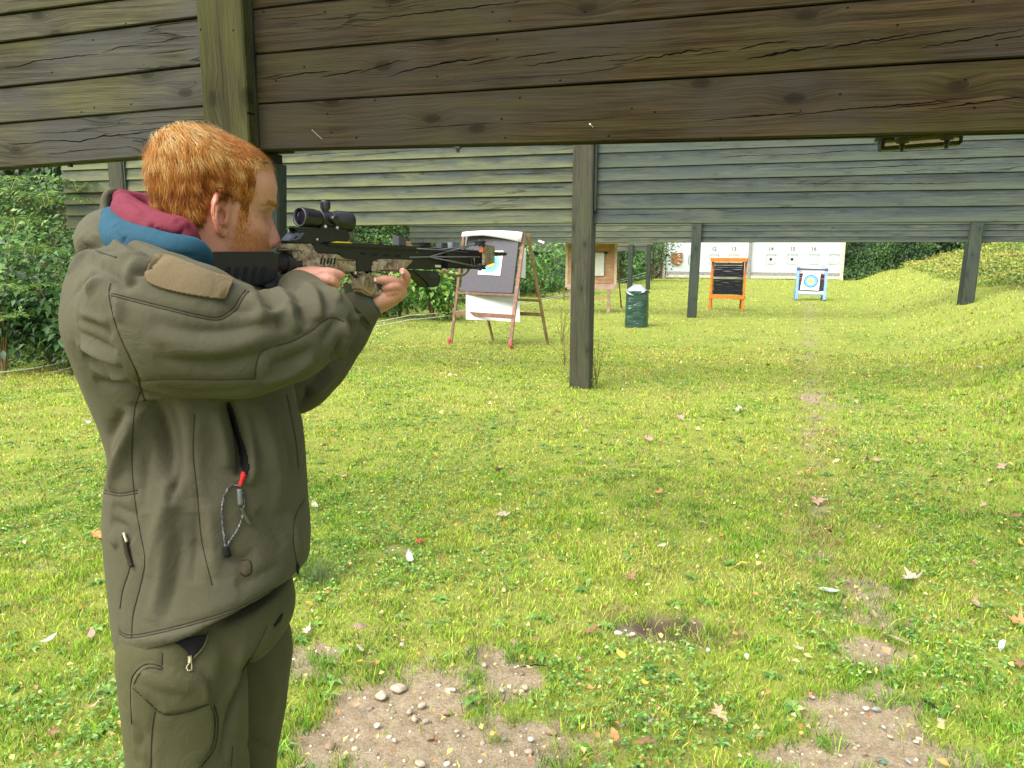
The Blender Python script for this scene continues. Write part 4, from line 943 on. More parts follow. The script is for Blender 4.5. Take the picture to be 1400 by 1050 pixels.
YELL = [(.02, .05, .010), (.07, .13, .018), (.14, .22, .025), (.22, .29, .04), (.33, .33, .06), (.24, .14, .04)]
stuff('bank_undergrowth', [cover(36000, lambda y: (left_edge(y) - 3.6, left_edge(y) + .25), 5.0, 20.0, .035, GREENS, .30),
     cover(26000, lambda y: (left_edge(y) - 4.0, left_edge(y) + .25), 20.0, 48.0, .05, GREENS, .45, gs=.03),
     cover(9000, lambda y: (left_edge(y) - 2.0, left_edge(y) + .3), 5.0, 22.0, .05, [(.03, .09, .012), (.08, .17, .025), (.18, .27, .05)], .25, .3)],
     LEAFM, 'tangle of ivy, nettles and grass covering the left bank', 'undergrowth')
stuff('vine_cover', [cover(30000, lambda y: (right_edge(y) + 2.6, right_edge(y) + 7.5), 20.0, 46.0, .05, YELL, .40, .6, clump=.8, gs=.012),
     cover(14000, lambda y: (right_edge(y) + 3.9, right_edge(y) + 8), 9.0, 20.0, .04, YELL[:4] + [(.42, .20, .06)], .30, .7, clump=.8)],
     LEAFM, 'yellowing vine leaves covering the upper right bank', 'vines')
# dark ivy hedge behind and beside the target wall
def hedge(n, x0, x1, y, z1, cols, size=.10, deep=.9, z0=0.0):
    x = RNG.uniform(x0, x1, n); z = RNG.uniform(z0, z1, n); c = fbm(x + 3, z * 1.3, .9, 4); k = RNG.random(n)
    yy = y + deep * (1 - c) * 1.2 - .5 * deep * k; pos = np.stack([x, yy, z], 1); nr = np.stack([RNG.normal(0, .5, n), -np.ones(n), RNG.uniform(-.2, 1.1, n)], 1)
    return leaves(pos, nr, np.stack([RNG.normal(0, .6, n), RNG.normal(0, .3, n), -np.ones(n)], 1), RNG.uniform(.7, 1.3, n) * size, RNG.uniform(.6, 1.0, n) * size, pal(cols, n, c * 1.1 - .1 + .2 * (k - .5), .25), .15, .15)
IVY = [(.012, .035, .008), (.025, .07, .012), (.05, .12, .018), (.10, .19, .03)]
xw = wX(1154)
o = stuff('ivy_hedge', [hedge(9000, xw - .1, xw + 4.2, 42.9, 4.2, IVY)], LEAFM, 'dark green ivy hedge right of the white target wall', 'hedge')
o = stuff('bramble_hedge', [hedge(12000, wX(780), wX(905), 43.2, 4.2, IVY + [(.16, .26, .05)]), hedge(1800, wX(885), wX(906), 42.6, 2.4, [(.06, .02, .012), (.13, .05, .03), (.05, .09, .02)])], LEAFM, 'dark bramble hedge left of the white target wall', 'hedge')
m = MB(); m.box(((wX(905) + xw + 8) / 2 - 4, 46.2, 2.4), (34, .6, 4.8)); BACKING = plain('hedge_shade', (.012, .022, .008), .95, .05, .5, 2)
o = stuff('backing_hedge', [hedge(22000, wX(600), xw + 13, 45.6, 5.6, IVY, .2, 1.0)], LEAFM, 'tall evergreen hedge closing the range behind the target wall', 'hedge')
m.build('dark_backing_box', BACKING, o)  # plain dark box added behind the leaves to stop sky showing through
sh_ = stuff('side_hedge', [hedge(15000, -21.0, -7.6, 13.5, 7.4, GREENS[:4], .12, 1.4, 1.5)], LEAFM, 'high dark hedge on top of the left bank', 'hedge')
m = MB(); m.box((-16.3, 15.4, 4.4), (13, .5, 7.0)); m.build('dark_backing_box', BACKING, sh_)  # another added box, closes the bright sky gaps behind this hedge

# ------------------------------------------------------------------ shrubs and ferns one can tell apart on the left bank
def shrub(px, py, z, H, Wd, n, L, cols, label, name='leafy_shrub', wide=.5, droop=.3, group='shrubs on the left bank', cat='shrub', compound=False):
    c = P(px, py, z); gz = float(height(c.x, c.y)); base = Vector((c.x, c.y, min(gz, c.z) - .05)); t = thing(name, base, label, cat, group)
    stems = MB(); tips = []
    for i in range(11):
        a = random.uniform(0, 6.28); r = Wd * random.uniform(.2, .95) / 2; h = H * random.uniform(.6, 1.0); q = base + Vector((math.cos(a) * r, math.sin(a) * r, h)); mid = base + Vector((math.cos(a) * r * .35, math.sin(a) * r * .35, h * .55))
        stems.tube([base, mid, q], [.014, .009, .003], 5); tips += [(mid, q)]
    stems.build('stem', OLIVEW, t)
    pos = []; ax = []
    for i in range(n):
        m_, q = random.choice(tips); s = random.uniform(-.3, 1.08); p = m_.lerp(q, s); o_ = Vector((random.gauss(0, 1), random.gauss(0, 1), random.gauss(0, .8))) * Wd * .13
        pos.append(p + o_); ax.append(o_.normalized() + Vector((0, -.1, -droop)))
    pos = np.array([tuple(p) for p in pos]); ax = np.array([tuple(p) for p in ax]); N = len(pos)
    nr = np.stack([RNG.normal(0, .45, N), RNG.normal(-.35, .4, N), np.full(N, .8)], 1)
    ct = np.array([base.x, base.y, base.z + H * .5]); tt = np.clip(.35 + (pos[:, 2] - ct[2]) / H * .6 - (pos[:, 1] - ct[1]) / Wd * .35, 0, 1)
    LL = RNG.uniform(.6, 1.45, N) * L * (1.25 if z < 12 else 1)
    V, Fq, C = leaves(pos, nr, ax, LL, LL * wide, pal(cols, N, tt, .2), .12, .2)
    me = npmesh('foliage', V, Fq, False, C); me.materials.append(LEAFM); f = link('foliage', me, None, t); f['kind'] = 'stuff'
    return t
LAUREL = [(.008, .028, .007), (.018, .06, .012), (.042, .12, .020), (.10, .23, .035), (.26, .40, .11)]
BRIGHT = [(.03, .10, .014), (.09, .22, .025), (.19, .36, .04), (.34, .50, .08)]
RUST = [(.035, .045, .012), (.11, .10, .025), (.24, .17, .05), (.36, .19, .08)]
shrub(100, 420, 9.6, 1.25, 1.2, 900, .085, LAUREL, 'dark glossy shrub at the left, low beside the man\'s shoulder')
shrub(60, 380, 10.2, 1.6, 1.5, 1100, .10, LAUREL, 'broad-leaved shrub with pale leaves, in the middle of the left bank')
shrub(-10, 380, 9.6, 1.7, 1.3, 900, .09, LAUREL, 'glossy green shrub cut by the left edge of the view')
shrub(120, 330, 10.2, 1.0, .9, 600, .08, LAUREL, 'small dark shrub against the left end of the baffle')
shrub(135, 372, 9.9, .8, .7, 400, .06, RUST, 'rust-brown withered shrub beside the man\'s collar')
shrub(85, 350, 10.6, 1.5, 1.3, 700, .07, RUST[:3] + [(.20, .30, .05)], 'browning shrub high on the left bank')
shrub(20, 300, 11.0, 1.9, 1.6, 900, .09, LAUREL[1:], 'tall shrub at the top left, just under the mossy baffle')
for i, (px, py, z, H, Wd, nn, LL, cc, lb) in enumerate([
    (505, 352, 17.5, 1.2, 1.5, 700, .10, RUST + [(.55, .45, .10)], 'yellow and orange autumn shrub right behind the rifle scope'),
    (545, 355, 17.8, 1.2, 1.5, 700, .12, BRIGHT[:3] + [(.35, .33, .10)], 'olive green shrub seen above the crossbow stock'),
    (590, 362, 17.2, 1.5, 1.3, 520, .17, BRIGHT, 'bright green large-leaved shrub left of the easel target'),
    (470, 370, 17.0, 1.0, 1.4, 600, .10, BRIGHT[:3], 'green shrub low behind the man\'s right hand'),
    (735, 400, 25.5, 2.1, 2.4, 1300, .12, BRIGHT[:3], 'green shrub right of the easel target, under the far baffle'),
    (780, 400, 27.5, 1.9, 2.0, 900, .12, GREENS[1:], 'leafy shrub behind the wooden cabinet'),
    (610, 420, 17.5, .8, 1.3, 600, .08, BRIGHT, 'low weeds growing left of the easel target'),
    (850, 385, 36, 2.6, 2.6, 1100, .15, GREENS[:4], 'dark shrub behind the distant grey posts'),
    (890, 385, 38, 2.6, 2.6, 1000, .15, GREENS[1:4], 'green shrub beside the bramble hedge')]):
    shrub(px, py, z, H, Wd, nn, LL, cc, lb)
def frond(base, az, L, arch, cols, n=15):
    """one fern frond: a curved midrib with paired leaflets"""
    d = np.array([math.cos(az), math.sin(az), 0]); pts = []
    for i in range(n + 1):
        s = i / n; pts.append(np.array(base) + d * L * (.75 * s + .1 * s * s) + np.array([0, 0, L * arch * (1.25 * s - 1.25 * s * s)]) + np.array([0, 0, .10 * L * s]))
    pts = np.array(pts); tg = unit(np.gradient(pts, axis=0)); side = unit(np.cross(tg, np.tile([0, 0, 1.0], (n + 1, 1))))
    s = np.linspace(0, 1, n + 1)[2:]; p = pts[2:]; tt = tg[2:]; sd = side[2:]; LL = L * .28 * np.sin(np.clip(s * 1.02, 0, 1) * np.pi * .86 + .35) ** .8
    LL = np.clip(LL, .01, None); pos = np.concatenate([p, p]); ax = np.concatenate([sd + tt * .45, -sd + tt * .45]); ax[:, 2] -= .12
    nr = np.tile([0, -.15, 1.0], (len(pos), 1)) + RNG.normal(0, .12, (len(pos), 3)); N = len(pos)
    V, Fq, C = leaves(pos, nr, ax, np.concatenate([LL, LL]), np.full(N, L * .045), pal(cols, N, jit=.15), .1, .12)
    # midrib
    r = L * .006; q = np.concatenate([pts + side * r, pts - side * r]); m = n + 1; Fr = np.array([[i, i + 1, i + 1 + m] for i in range(n)] + [[i, i + 1 + m, i + m] for i in range(n)])
    return merge([(V, Fq, C), (q, Fr, np.tile([(.20, .24, .06)], (len(q), 1)))])
def fern(px, py, z, size, label, nf=8, cols=None, down=0.0):
    cols = cols or [(.02, .06, .010), (.05, .12, .016), (.12, .22, .03), (.24, .32, .06)]
    c = P(px, py, z); t = thing('fern', c, label, 'fern', 'ferns on the left bank'); a0 = random.random() * 6
    for k in range(nf):
        az = a0 + k * 6.283 / nf + random.uniform(-.25, .25)
        V, Fq, C = frond(tuple(c), az, size * random.uniform(.75, 1.15), random.uniform(.5, 1.0) - down, cols)
        me = npmesh('frond', V, Fq, False, C); me.materials.append(LEAFM); link('frond', me, None, t)
for (px, py, z, s, lb, dn) in [(20, 318, 9.4, .62, 'fern with spread fronds at the left edge, at mid height', 0), (62, 285, 9.5, .60, 'arching fern near the top of the left bank', 0), (105, 262, 9.8, .55, 'feathery fern reaching over the left end of the baffle', .2),
                           (30, 400, 9.0, .42, 'fern with long drooping fronds low on the left bank', .3), (15, 262, 9.8, .7, 'fern in the top left corner under the mossy baffle', 0), (45, 352, 9.2, .5, 'yellow-green fern between the glossy shrubs', .1), (0, 440, 8.6, .35, 'small fern just above the white cords at the left edge', .2),
                           (85, 395, 9.3, .35, 'small pale fern beside the man\'s back', .1)]:
    fern(px, py, z, s, lb, 8, None, dn)
# weeds round the foot of the middle post, wispy grass by the man's hip
def weed(base, H, n, label, group=None, spread=.18, cols=BRIGHT, L=.03):
    t = thing('tall_weed', base, label, 'weed', group); m = MB(); pos = []; ax = []
    for i in range(n):
        a = random.uniform(0, 6.28); r = spread * random.uniform(.1, 1); h = H * random.uniform(.4, 1); top = base + Vector((math.cos(a) * r, math.sin(a) * r, h)); mid = base + Vector((math.cos(a) * r * .3, math.sin(a) * r * .3, h * .5))
        m.tube([base, mid, top], [.004, .003, .0015], 4)
        for k in range(int(8 * h / H) + 3):
            s = random.uniform(.15, 1); p = mid.lerp(top, s) if s > .4 else base.lerp(mid, s * 2); pos.append(tuple(p)); ax.append((random.gauss(0, 1), random.gauss(0, 1), random.uniform(-.2, .8)))
    m.build('stem', OLIVEW, t); pos = np.array(pos); ax = np.array(ax); N = len(pos); LL = RNG.uniform(.6, 1.3, N) * L
    V, Fq, C = leaves(pos, np.stack([RNG.normal(0, .5, N), RNG.normal(0, .5, N), np.ones(N)], 1), ax, LL, LL * .4, pal(cols, N), .1, .2)
    me = npmesh('foliage', V, Fq, False, C); me.materials.append(LEAFM); link('foliage', me, None, t)['kind'] = 'stuff'
weed(onG(815, 528), .75, 9, 'thin leafy weed climbing right of the tall grey post', spread=.22)
weed(onG(806, 531), .22, 16, 'low green weed at the right foot of the tall grey post', spread=.16, L=.045)
weed(onG(783, 527), .16, 14, 'short weed at the left foot of the tall grey post', spread=.14, L=.04)
weed(onG(772, 500), .85, 6, 'spindly weed left of the tall grey post', spread=.35)
weed(onG(768, 470), .65, 8, 'wispy weed before the wooden cabinet', spread=.35)
gb = onG(438, 790); n = 500
a = RNG.uniform(0, 6.28, n); r = np.abs(RNG.normal(0, .07, n)); bx = gb.x + np.cos(a) * r; by = gb.y + np.sin(a) * r
o = stuff('wispy_grass', [blades(np.stack([bx, by, height(bx, by)], 1), RNG.uniform(.05, .13, n), np.full(n, .0012), RNG.uniform(.02, .08, n), RNG.uniform(0, 6.28, n), pal([(.10, .17, .05), (.20, .28, .11)], n), RNG.uniform(0, 3, n))], GRASSM, 'tuft of very fine grey-green grass beside the man\'s jacket hem', 'grass')

# ------------------------------------------------------------------ fallen leaves and stones that can be told apart
def maple(size, seed, kind='maple'):
    r = random.Random(seed); pts = []
    if kind == 'maple':
        rad_ = [.25, .55, .42, 1.0, .5, .62, .40, 1.05, .5, .66, .42, .95, .45, .55, .28]; n = len(rad_)
        for i, q in enumerate(rad_):
            a = -2.7 + 5.4 * i / (n - 1); pts.append((math.sin(a) * q * size * (1 + r.uniform(-.1, .1)), math.cos(a) * q * size * (1 + r.uniform(-.1, .1))))
    else:
        n = 12
        for i in range(n):
            a = 2 * math.pi * i / n; pts.append((math.sin(a) * size * .42 * (1 + r.uniform(-.25, .25)), math.cos(a) * size * (.8 if i else 1.0)))
    c1, c2, ph = r.uniform(-.9, 2.0), r.uniform(-.6, 2.0), r.uniform(0, 6)
    zf = lambda x, y: (c1 * x * x + c2 * y * y) / size * .45 + size * .10 * math.sin(x / size * 3 + ph) 
    V = [(0, 0, zf(0, 0))] + [(x * .5, y * .5, zf(x * .5, y * .5) + size * .04 * (-1) ** i) for i, (x, y) in enumerate(pts)] + [(x, y, zf(x, y)) for x, y in pts]; n = len(pts); Fq = []
    for i in range(n if kind != 'maple' else n - 1):
        j = (i + 1) % n; Fq += [(0, 1 + j, 1 + i), (1 + i, 1 + j, 1 + n + j), (1 + i, 1 + n + j, 1 + n + i)]
    return V, Fq
DL = {}
for nm, c in (('tan', (.36, .26, .15)), ('brown', (.22, .12, .06)), ('pale', (.42, .36, .26)), ('white', (.40, .44, .42)), ('yellow', (.46, .36, .05)), ('orange', (.42, .19, .06)), ('pink', (.38, .23, .17)), ('red', (.34, .06, .03)), ('green', (.34, .46, .28))):
    t = NT('dry_leaf_' + nm, .6, .35); v = t.coord(); nn = t.noise(v, 55, 4); t.color(t.ramp(nn, [(.3, tuple(x * .72 for x in c)), (.7, tuple(min(1, x * 1.12) for x in c))])); t.bump(nn, .35, .003); DL[nm] = t.m
LEAFPX = [  # px, py, size px, colour, own label
 (986, 974, 15, 'tan', 'tan maple leaf on the grass near the bottom edge, right of centre', 'maple'), (1222, 872, 17, 'pale', 'crumpled beige leaf beside the bare patch at right', 'maple'), (1132, 806, 13, 'white', 'silvery upturned leaf above the right bare patch', 'oval'),
 (1248, 792, 15, 'pale', 'beige leaf lying on the clover at right', 'maple'), (1334, 824, 13, 'tan', 'light tan leaf near the right edge, on the clover', 'maple'), (1394, 852, 14, 'orange', 'orange-brown leaf cut by the right edge', 'maple'), (1195, 840, 8, 'tan', None, 'oval'),
 (1117, 683, 14, 'pink', 'pinkish brown leaf on the worn path', 'maple'), (1201, 721, 10, 'pale', None, 'maple'), (1014, 771, 12, 'yellow', 'yellow curled leaf in the middle of the lawn', 'maple'), (862, 787, 10, 'brown', None, 'maple'), (688, 704, 12, 'pale', 'pale leaf on the lawn right of the man', 'maple'),
 (890, 640, 10, 'pink', None, 'maple'), (900, 672, 9, 'orange', None, 'maple'), (888, 601, 10, 'pink', None, 'maple'), (680, 642, 10, 'pink', None, 'maple'), (1106, 645, 9, 'orange', None, 'maple'), (1182, 628, 11, 'pink', None, 'maple'), (1198, 629, 9, 'tan', None, 'maple'),
 (1165, 640, 7, 'brown', None, 'maple'), (1275, 652, 9, 'orange', None, 'maple'), (1368, 637, 10, 'pink', None, 'maple'), (1330, 632, 8, 'brown', None, 'maple'), (574, 738, 10, 'red', 'reddish leaf on the lawn right of the jacket', 'maple'), (516, 741, 9, 'brown', None, 'maple'), (560, 762, 9, 'white', None, 'oval'),
 (812, 713, 8, 'yellow', None, 'oval'), (765, 733, 8, 'brown', None, 'maple'), (905, 745, 8, 'pale', None, 'oval'), (963, 715, 9, 'pale', None, 'oval'), (1130, 725, 12, 'brown', None, 'maple'), (1150, 738, 8, 'brown', None, 'maple'), (1070, 760, 8, 'tan', None, 'maple'), (1212, 768, 7, 'brown', None, 'maple'),
 (808, 860, 13, 'brown', 'brown curled leaf beside the white pebbles', 'maple'), (882, 1012, 13, 'brown', 'brown leaf near the bottom edge, beside a cluster of pebbles', 'maple'), (840, 1006, 10, 'orange', None, 'oval'), (849, 894, 9, 'yellow', 'pale yellow upright leaf below the burnt patch', 'oval'), (885, 934, 9, 'yellow', None, 'oval'),
 (483, 964, 13, 'tan', 'folded tan leaf on the bare earth beside the man\'s knee', 'maple'), (504, 903, 10, 'pink', None, 'oval'), (492, 905, 7, 'yellow', None, 'oval'), (493, 885, 8, 'pale', None, 'oval'), (420, 862, 9, 'pale', 'pale leaf beside the man\'s thigh', 'maple'), (424, 824, 8, 'yellow', None, 'maple'),
 (133, 732, 14, 'orange', 'large orange-tan leaf close behind the man\'s back', 'maple'), (108, 820, 10, 'yellow', None, 'maple'), (65, 874, 10, 'white', 'bluish-white upturned leaf at the lower left', 'oval'), (125, 866, 8, 'pink', None, 'oval'), (28, 890, 8, 'yellow', None, 'oval'), (125, 965, 10, 'tan', None, 'maple'), (70, 1000, 10, 'brown', None, 'maple'),
 (110, 640, 12, 'pale', None, 'maple'), (12, 605, 7, 'white', None, 'oval'), (122, 577, 6, 'white', None, 'oval'), (572, 585, 9, 'white', 'white leaf alone on the lawn right of the sleeve', 'maple'), (655, 588, 8, 'pink', None, 'maple'), (680, 640, 8, 'pink', None, 'maple'), (595, 620, 8, 'yellow', None, 'maple'),
 (1012, 560, 9, 'pale', None, 'maple'), (930, 571, 9, 'pink', None, 'maple'), (990, 575, 7, 'orange', None, 'oval'), (1115, 570, 9, 'brown', None, 'maple'), (1130, 590, 8, 'brown', None, 'maple'), (1060, 545, 7, 'pink', None, 'maple'), (1155, 560, 6, 'yellow', None, 'oval'), (1230, 555, 7, 'pink', None, 'maple'),
 (1320, 540, 8, 'brown', None, 'maple'), (1368, 543, 8, 'pink', None, 'maple'), (1386, 565, 6, 'yellow', None, 'oval'), (1260, 600, 8, 'brown', None, 'maple'), (1290, 590, 8, 'orange', None, 'maple'), (1345, 690, 8, 'tan', None, 'maple'), (1395, 740, 9, 'yellow', None, 'maple'), (1332, 770, 7, 'brown', None, 'oval'),
 (1390, 705, 10, 'brown', None, 'maple'), (1370, 880, 9, 'white', 'grey-white leaf tip by the right edge', 'oval'), (1398, 905, 12, 'brown', None, 'maple'), (1090, 885, 8, 'pale', None, 'oval'), (810, 510, 8, 'brown', None, 'maple'), (760, 560, 7, 'orange', None, 'maple'), (700, 560, 7, 'pink', None, 'oval'), (1050, 500, 6, 'brown', None, 'maple'), (1240, 500, 6, 'tan', None, 'maple'),
 (1340, 500, 6, 'white', None, 'maple'), (430, 690, 8, 'pale', None, 'oval'), (470, 650, 7, 'pink', None, 'oval')]
PEND = []
for i, (px, py, s, c, lb, kd) in enumerate(LEAFPX):
    g = onG(px, py); z = float(height(g.x, g.y)); g = onG(px, py, z + .03); d = (g - CAM).dot(Fw); size = s / FPX * d * (1.25 if d < 4 else 1.05)
    V, Fq = maple(size, i, kd); Mx = Matrix.Rotation(random.uniform(0, 6.28), 3, 'Z'); T = Matrix.Rotation(random.uniform(-.5, .5), 3, 'X') @ Matrix.Rotation(random.uniform(-.45, .45), 3, 'Y')
    me = mesh('fallen_leaf', [g + T @ (Mx @ Vector(v)) for v in V], Fq); o = link('fallen_leaf', me, DL[c], None, g, smooth=True)
    if lb: tag(o, lb, 'leaf', 'fallen leaves on the lawn')
    else: tag(o, None, 'leaf', 'fallen leaves on the lawn'); PEND.append((o, px, py, 'small %s %s leaf' % ({'pale': 'beige', 'white': 'whitish'}.get(c, c), 'lobed' if kd == 'maple' else 'oval')))
SM = {}
for nm, c in (('white', (.46, .44, .39)), ('cream', (.36, .30, .22)), ('brown', (.24, .17, .11)), ('grey', (.24, .24, .22)), ('green', (.09, .16, .11))):
    t = NT('stone_' + nm, .75, .25); v = t.coord(); nn = t.noise(v, 60, 5); t.color(t.ramp(nn, [(.3, tuple(x * .75 for x in c)), (.7, tuple(min(1, x * 1.1) for x in c))])); t.bump(nn, .3, .002); SM[nm] = t.m
STONES = [(754, 1001, 11, 'brown', 'round brown stone on the bare earth at the bottom centre'), (718, 940, 8, 'cream', 'angular cream stone on the bare earth'), (1204, 1040, 9, 'green', 'mossy green round stone near the bottom edge'), (1267, 957, 9, 'green', 'dark green stone beside the stick'), (726, 1011, 6, 'white', None), (722, 1028, 7, 'cream', None),
 (845, 866, 7, 'white', 'larger of the two white pebbles at the left tip of the burnt patch'), (864, 868, 6, 'white', 'smaller white pebble at the left of the burnt patch'), (889, 876, 6, 'cream', None), (902, 878, 4, 'cream', None), (909, 878, 4, 'cream', None), (917, 879, 4, 'cream', None), (939, 879, 4, 'grey', None), (957, 886, 4, 'cream', None), (968, 889, 6, 'white', None), (855, 862, 3, 'white', None),
 (791, 901, 6, 'white', 'lone white pebble left of the burnt patch'), (875, 984, 7, 'cream', 'left pebble of the tight cream cluster'), (883, 979, 6, 'white', 'topmost pebble of the tight cream cluster'), (890, 985, 6, 'white', None), (883, 990, 5, 'cream', None), (898, 984, 4, 'cream', None), (850, 992, 6, 'white', None), (809, 992, 6, 'cream', None), (729, 960, 6, 'brown', None),
 (1030, 1006, 7, 'white', 'white flat pebble at the bottom edge, left of its pale leaf'), (1042, 1003, 7, 'grey', None), (1184, 969, 6, 'white', None), (1198, 970, 7, 'grey', 'smooth grey pebble next to a white one'), (1193, 956, 5, 'cream', None), (1234, 951, 5, 'grey', None), (1208, 994, 4, 'white', None), (1217, 1007, 5, 'cream', None), (1253, 1014, 6, 'cream', None), (1265, 1000, 4, 'cream', None), (1287, 986, 7, 'cream', 'cream stone at the right rim of the bare patch'),
 (1266, 991, 6, 'cream', None), (1182, 1030, 5, 'brown', None), (1167, 1017, 4, 'cream', None), (1110, 953, 4, 'white', None), (1118, 990, 4, 'cream', None), (1110, 1013, 3, 'cream', None), (1242, 1041, 6, 'grey', None), (1158, 884, 3, 'cream', None), (1164, 903, 4, 'cream', None), (1175, 908, 4, 'grey', None), (1225, 912, 3, 'cream', None), (1120, 837, 5, 'white', None), (1075, 833, 5, 'white', None), (1093, 825, 5, 'grey', None),
 (619, 943, 6, 'white', 'white pebble on the bare earth, upper of a pair'), (646, 945, 6, 'cream', None), (686, 944, 6, 'white', None), (577, 965, 8, 'cream', 'cream stone topping a small pile on the bare earth'), (560, 973, 7, 'cream', None), (567, 983, 8, 'cream', None), (582, 986, 6, 'cream', None), (516, 992, 7, 'white', None), (610, 975, 9, 'brown', 'flat light brown stone on the bare earth'), (522, 952, 13, 'cream', 'long half-buried pale stone on the bare earth'), (545, 942, 13, 'cream', None), (588, 1008, 10, 'brown', None),
 (452, 1020, 11, 'brown', 'long brown stone near the man\'s boot'), (575, 1045, 10, 'cream', None), (412, 1048, 7, 'cream', 'round stone at the bottom edge beside the man\'s leg'), (423, 968, 5, 'grey', None), (550, 882, 6, 'white', None), (590, 902, 5, 'grey', None), (547, 860, 5, 'cream', None), (662, 909, 6, 'cream', None), (492, 857, 11, 'brown', None), (702, 878, 9, 'brown', None), (470, 1034, 6, 'cream', None), (625, 1000, 5, 'cream', None), (540, 1012, 5, 'cream', None), (690, 1010, 5, 'grey', None), (1290, 940, 4, 'white', None), (1150, 970, 4, 'cream', None)]
for i, (px, py, s, c, lb) in enumerate(STONES):
    g = onG(px, py); z = float(height(g.x, g.y)); g = onG(px, py, z); d = (g - CAM).dot(Fw); r = s / FPX * d * .82
    v, f = icos(.35, i * 1.7, 3); R3 = Matrix.Rotation(random.uniform(0, 3.14), 3, 'Z'); k = (random.uniform(.85, 1.15), random.uniform(.6, .8), random.uniform(.4, .6))
    me = mesh('stone', [g + R3 @ Vector((p[0] * r * k[0], p[1] * r * k[1], p[2] * r * k[2] + r * .1)) for p in v], [tuple(q) for q in f]); o = link('stone', me, SM[c], None, g, smooth=True)
    big = r > .012
    if lb: tag(o, lb, 'stone', 'stones on the bare patches')
    else: tag(o, None, 'stone', 'stones on the bare patches'); PEND.append((o, px, py, '%s %s pebble' % ('medium' if big else 'tiny', c)))
def region_of(px, py):
    if py < 610: return 'far off, ' + ('left of the grey post' if px < 780 else 'left of the path' if px < 1105 else 'right of the path')
    if px < 175: return "on the grass behind the man's back"
    if py < 800: return 'on the lawn ' + ('near the man' if px < 700 else 'left of the path' if px < 1040 else 'beside the path' if px < 1230 else 'by the right edge')
    if 830 < px < 980 and py < 895: return 'by the burnt patch'
    if px < 800: return 'on the central bare earth'
    if px < 1060: return 'in grass between the bare patches'
    return 'on the right bare patch' if py > 870 else 'in grass above the right bare patch'
ORD = ['', 'leftmost', 'second', 'third', 'fourth', 'fifth', 'sixth', 'seventh', 'eighth', 'ninth', 'tenth', 'eleventh', 'twelfth']
GG = {}
for o, px, py, k in PEND: GG.setdefault((k, region_of(px, py)), []).append((px, py, o))
for (k, rg), L in GG.items():
    L.sort(key=lambda q: q[0])
    for i, (px, py, o) in enumerate(L):
        o['label'] = '%s %s' % (k, rg) if len(L) == 1 else ('%s of the %ss %s' % (ORD[1], k.replace('leaf', 'leave'), rg) if i == 0 else '%s %s from the left %s' % (ORD[i + 1], k, rg))
m = MB(); a, b = onG(1262, 957, .02), onG(1287, 975, .012); m.tube([a, a.lerp(b, .5) + Vector((.002, .003, .003)), b], [.004, .006, .004], 6); tag(m.build('stick', CORE, None, origin=a), 'short dark stick beside the green stone at right', 'stick')
m = MB(); a, b = onG(712, 912, .02), onG(750, 911, .02); m.tube([a, a.lerp(b, .5) + Vector((.002, .01, .003)), b], [.002, .003, .002], 5); tag(m.build('twig', CORE, None, origin=a), 'thin forked twig at the edge of the bare earth', 'twig')
# ------------------------------------------------------------------ the crossbow, aimed to the right and away
def PH(px, py, h):                 # point whose horizontal distance along the view is h
    d = ray(px, py); return CAM + d * (h / d.dot(F0))
BA, BB = PH(430, 333, 1.45), PH(688, 345, 1.975)
AIM = (BB - BA).normalized(); SIDE = Vector((AIM.y, -AIM.x, 0)).normalized(); BUP = SIDE.cross(AIM).normalized()
def bw(px, py, t=0.0):             # photo pixel -> point on the vertical plane of the bow, t metres to its right side
    d = ray(px, py); o = BA + SIDE * t; return CAM + d * ((o - CAM).dot(SIDE) / d.dot(SIDE))
def on_px(px, py, t=0.0): return bw(px, py, 0) + SIDE * t
cbm = plain('crossbow_black_polymer', (.006, .006, .0065), .45, .35, .3, 60, .15)
cbg = plain('crossbow_grey_metal', (.06, .06, .07), .38, .5, .2, 60, .05, .5)
RUB = plain('black_rubber', (.005, .005, .0055), .75, .25, .2, 90, .3)
def camo(name):
    t = NT(name, .6, .3); v = t.coord('Object', rand=False); n = t.noise(v, 38, 5, .7, 1.2); n2 = t.noise(v, 120, 4, .6); n3 = t.noise(v, 20, 3, .6)
    c = t.ramp(n, [(.32, (.05, .035, .020)), (.42, (.13, .095, .052)), (.52, (.22, .18, .115)), (.62, (.29, .25, .175)), (.72, (.12, .095, .055))])
    c = t.mix(t.ramp(n2, [(.55, 0.0), (.62, .75)]), c, (.035, .026, .016)); c = t.mix(t.ramp(n3, [(.55, 0.0), (.66, .6)]), c, (.19, .12, .035)); t.color(c); t.bump(n2, .15, .001); return t.m
CAMO = camo('reed_camouflage')
xb = thing('crossbow', bw(470, 360), 'black and camouflage crossbow with a scope, held to the man\'s shoulder', 'crossbow')
def plate(name, poly, w, mat, t0=0.0, bev=.0015, parent=xb, smooth=False, label=None):
    """silhouette traced on the bow's plane, w metres thick, centred on t0"""
    pts = [bw(x, y) for x, y in poly]; bm = bmesh.new(); vs = [bm.verts.new(p + SIDE * (t0 - w / 2)) for p in pts]; f = bm.faces.new(vs)
    r = bmesh.ops.extrude_face_region(bm, geom=[f]); bmesh.ops.translate(bm, vec=SIDE * w, verts=[e for e in r['geom'] if isinstance(e, bmesh.types.BMVert)])
    bmesh.ops.recalc_face_normals(bm, faces=bm.faces[:])
    if bev: bmesh.ops.bevel(bm, geom=bm.edges[:], offset=bev, segments=2, affect='EDGES', clamp_overlap=True)
    me = bpy.data.meshes.new(name); bm.to_mesh(me); bm.free(); o = link(name, me, mat, parent)
    autosmooth(o, 40)
    if label: o['label'] = label
    return o
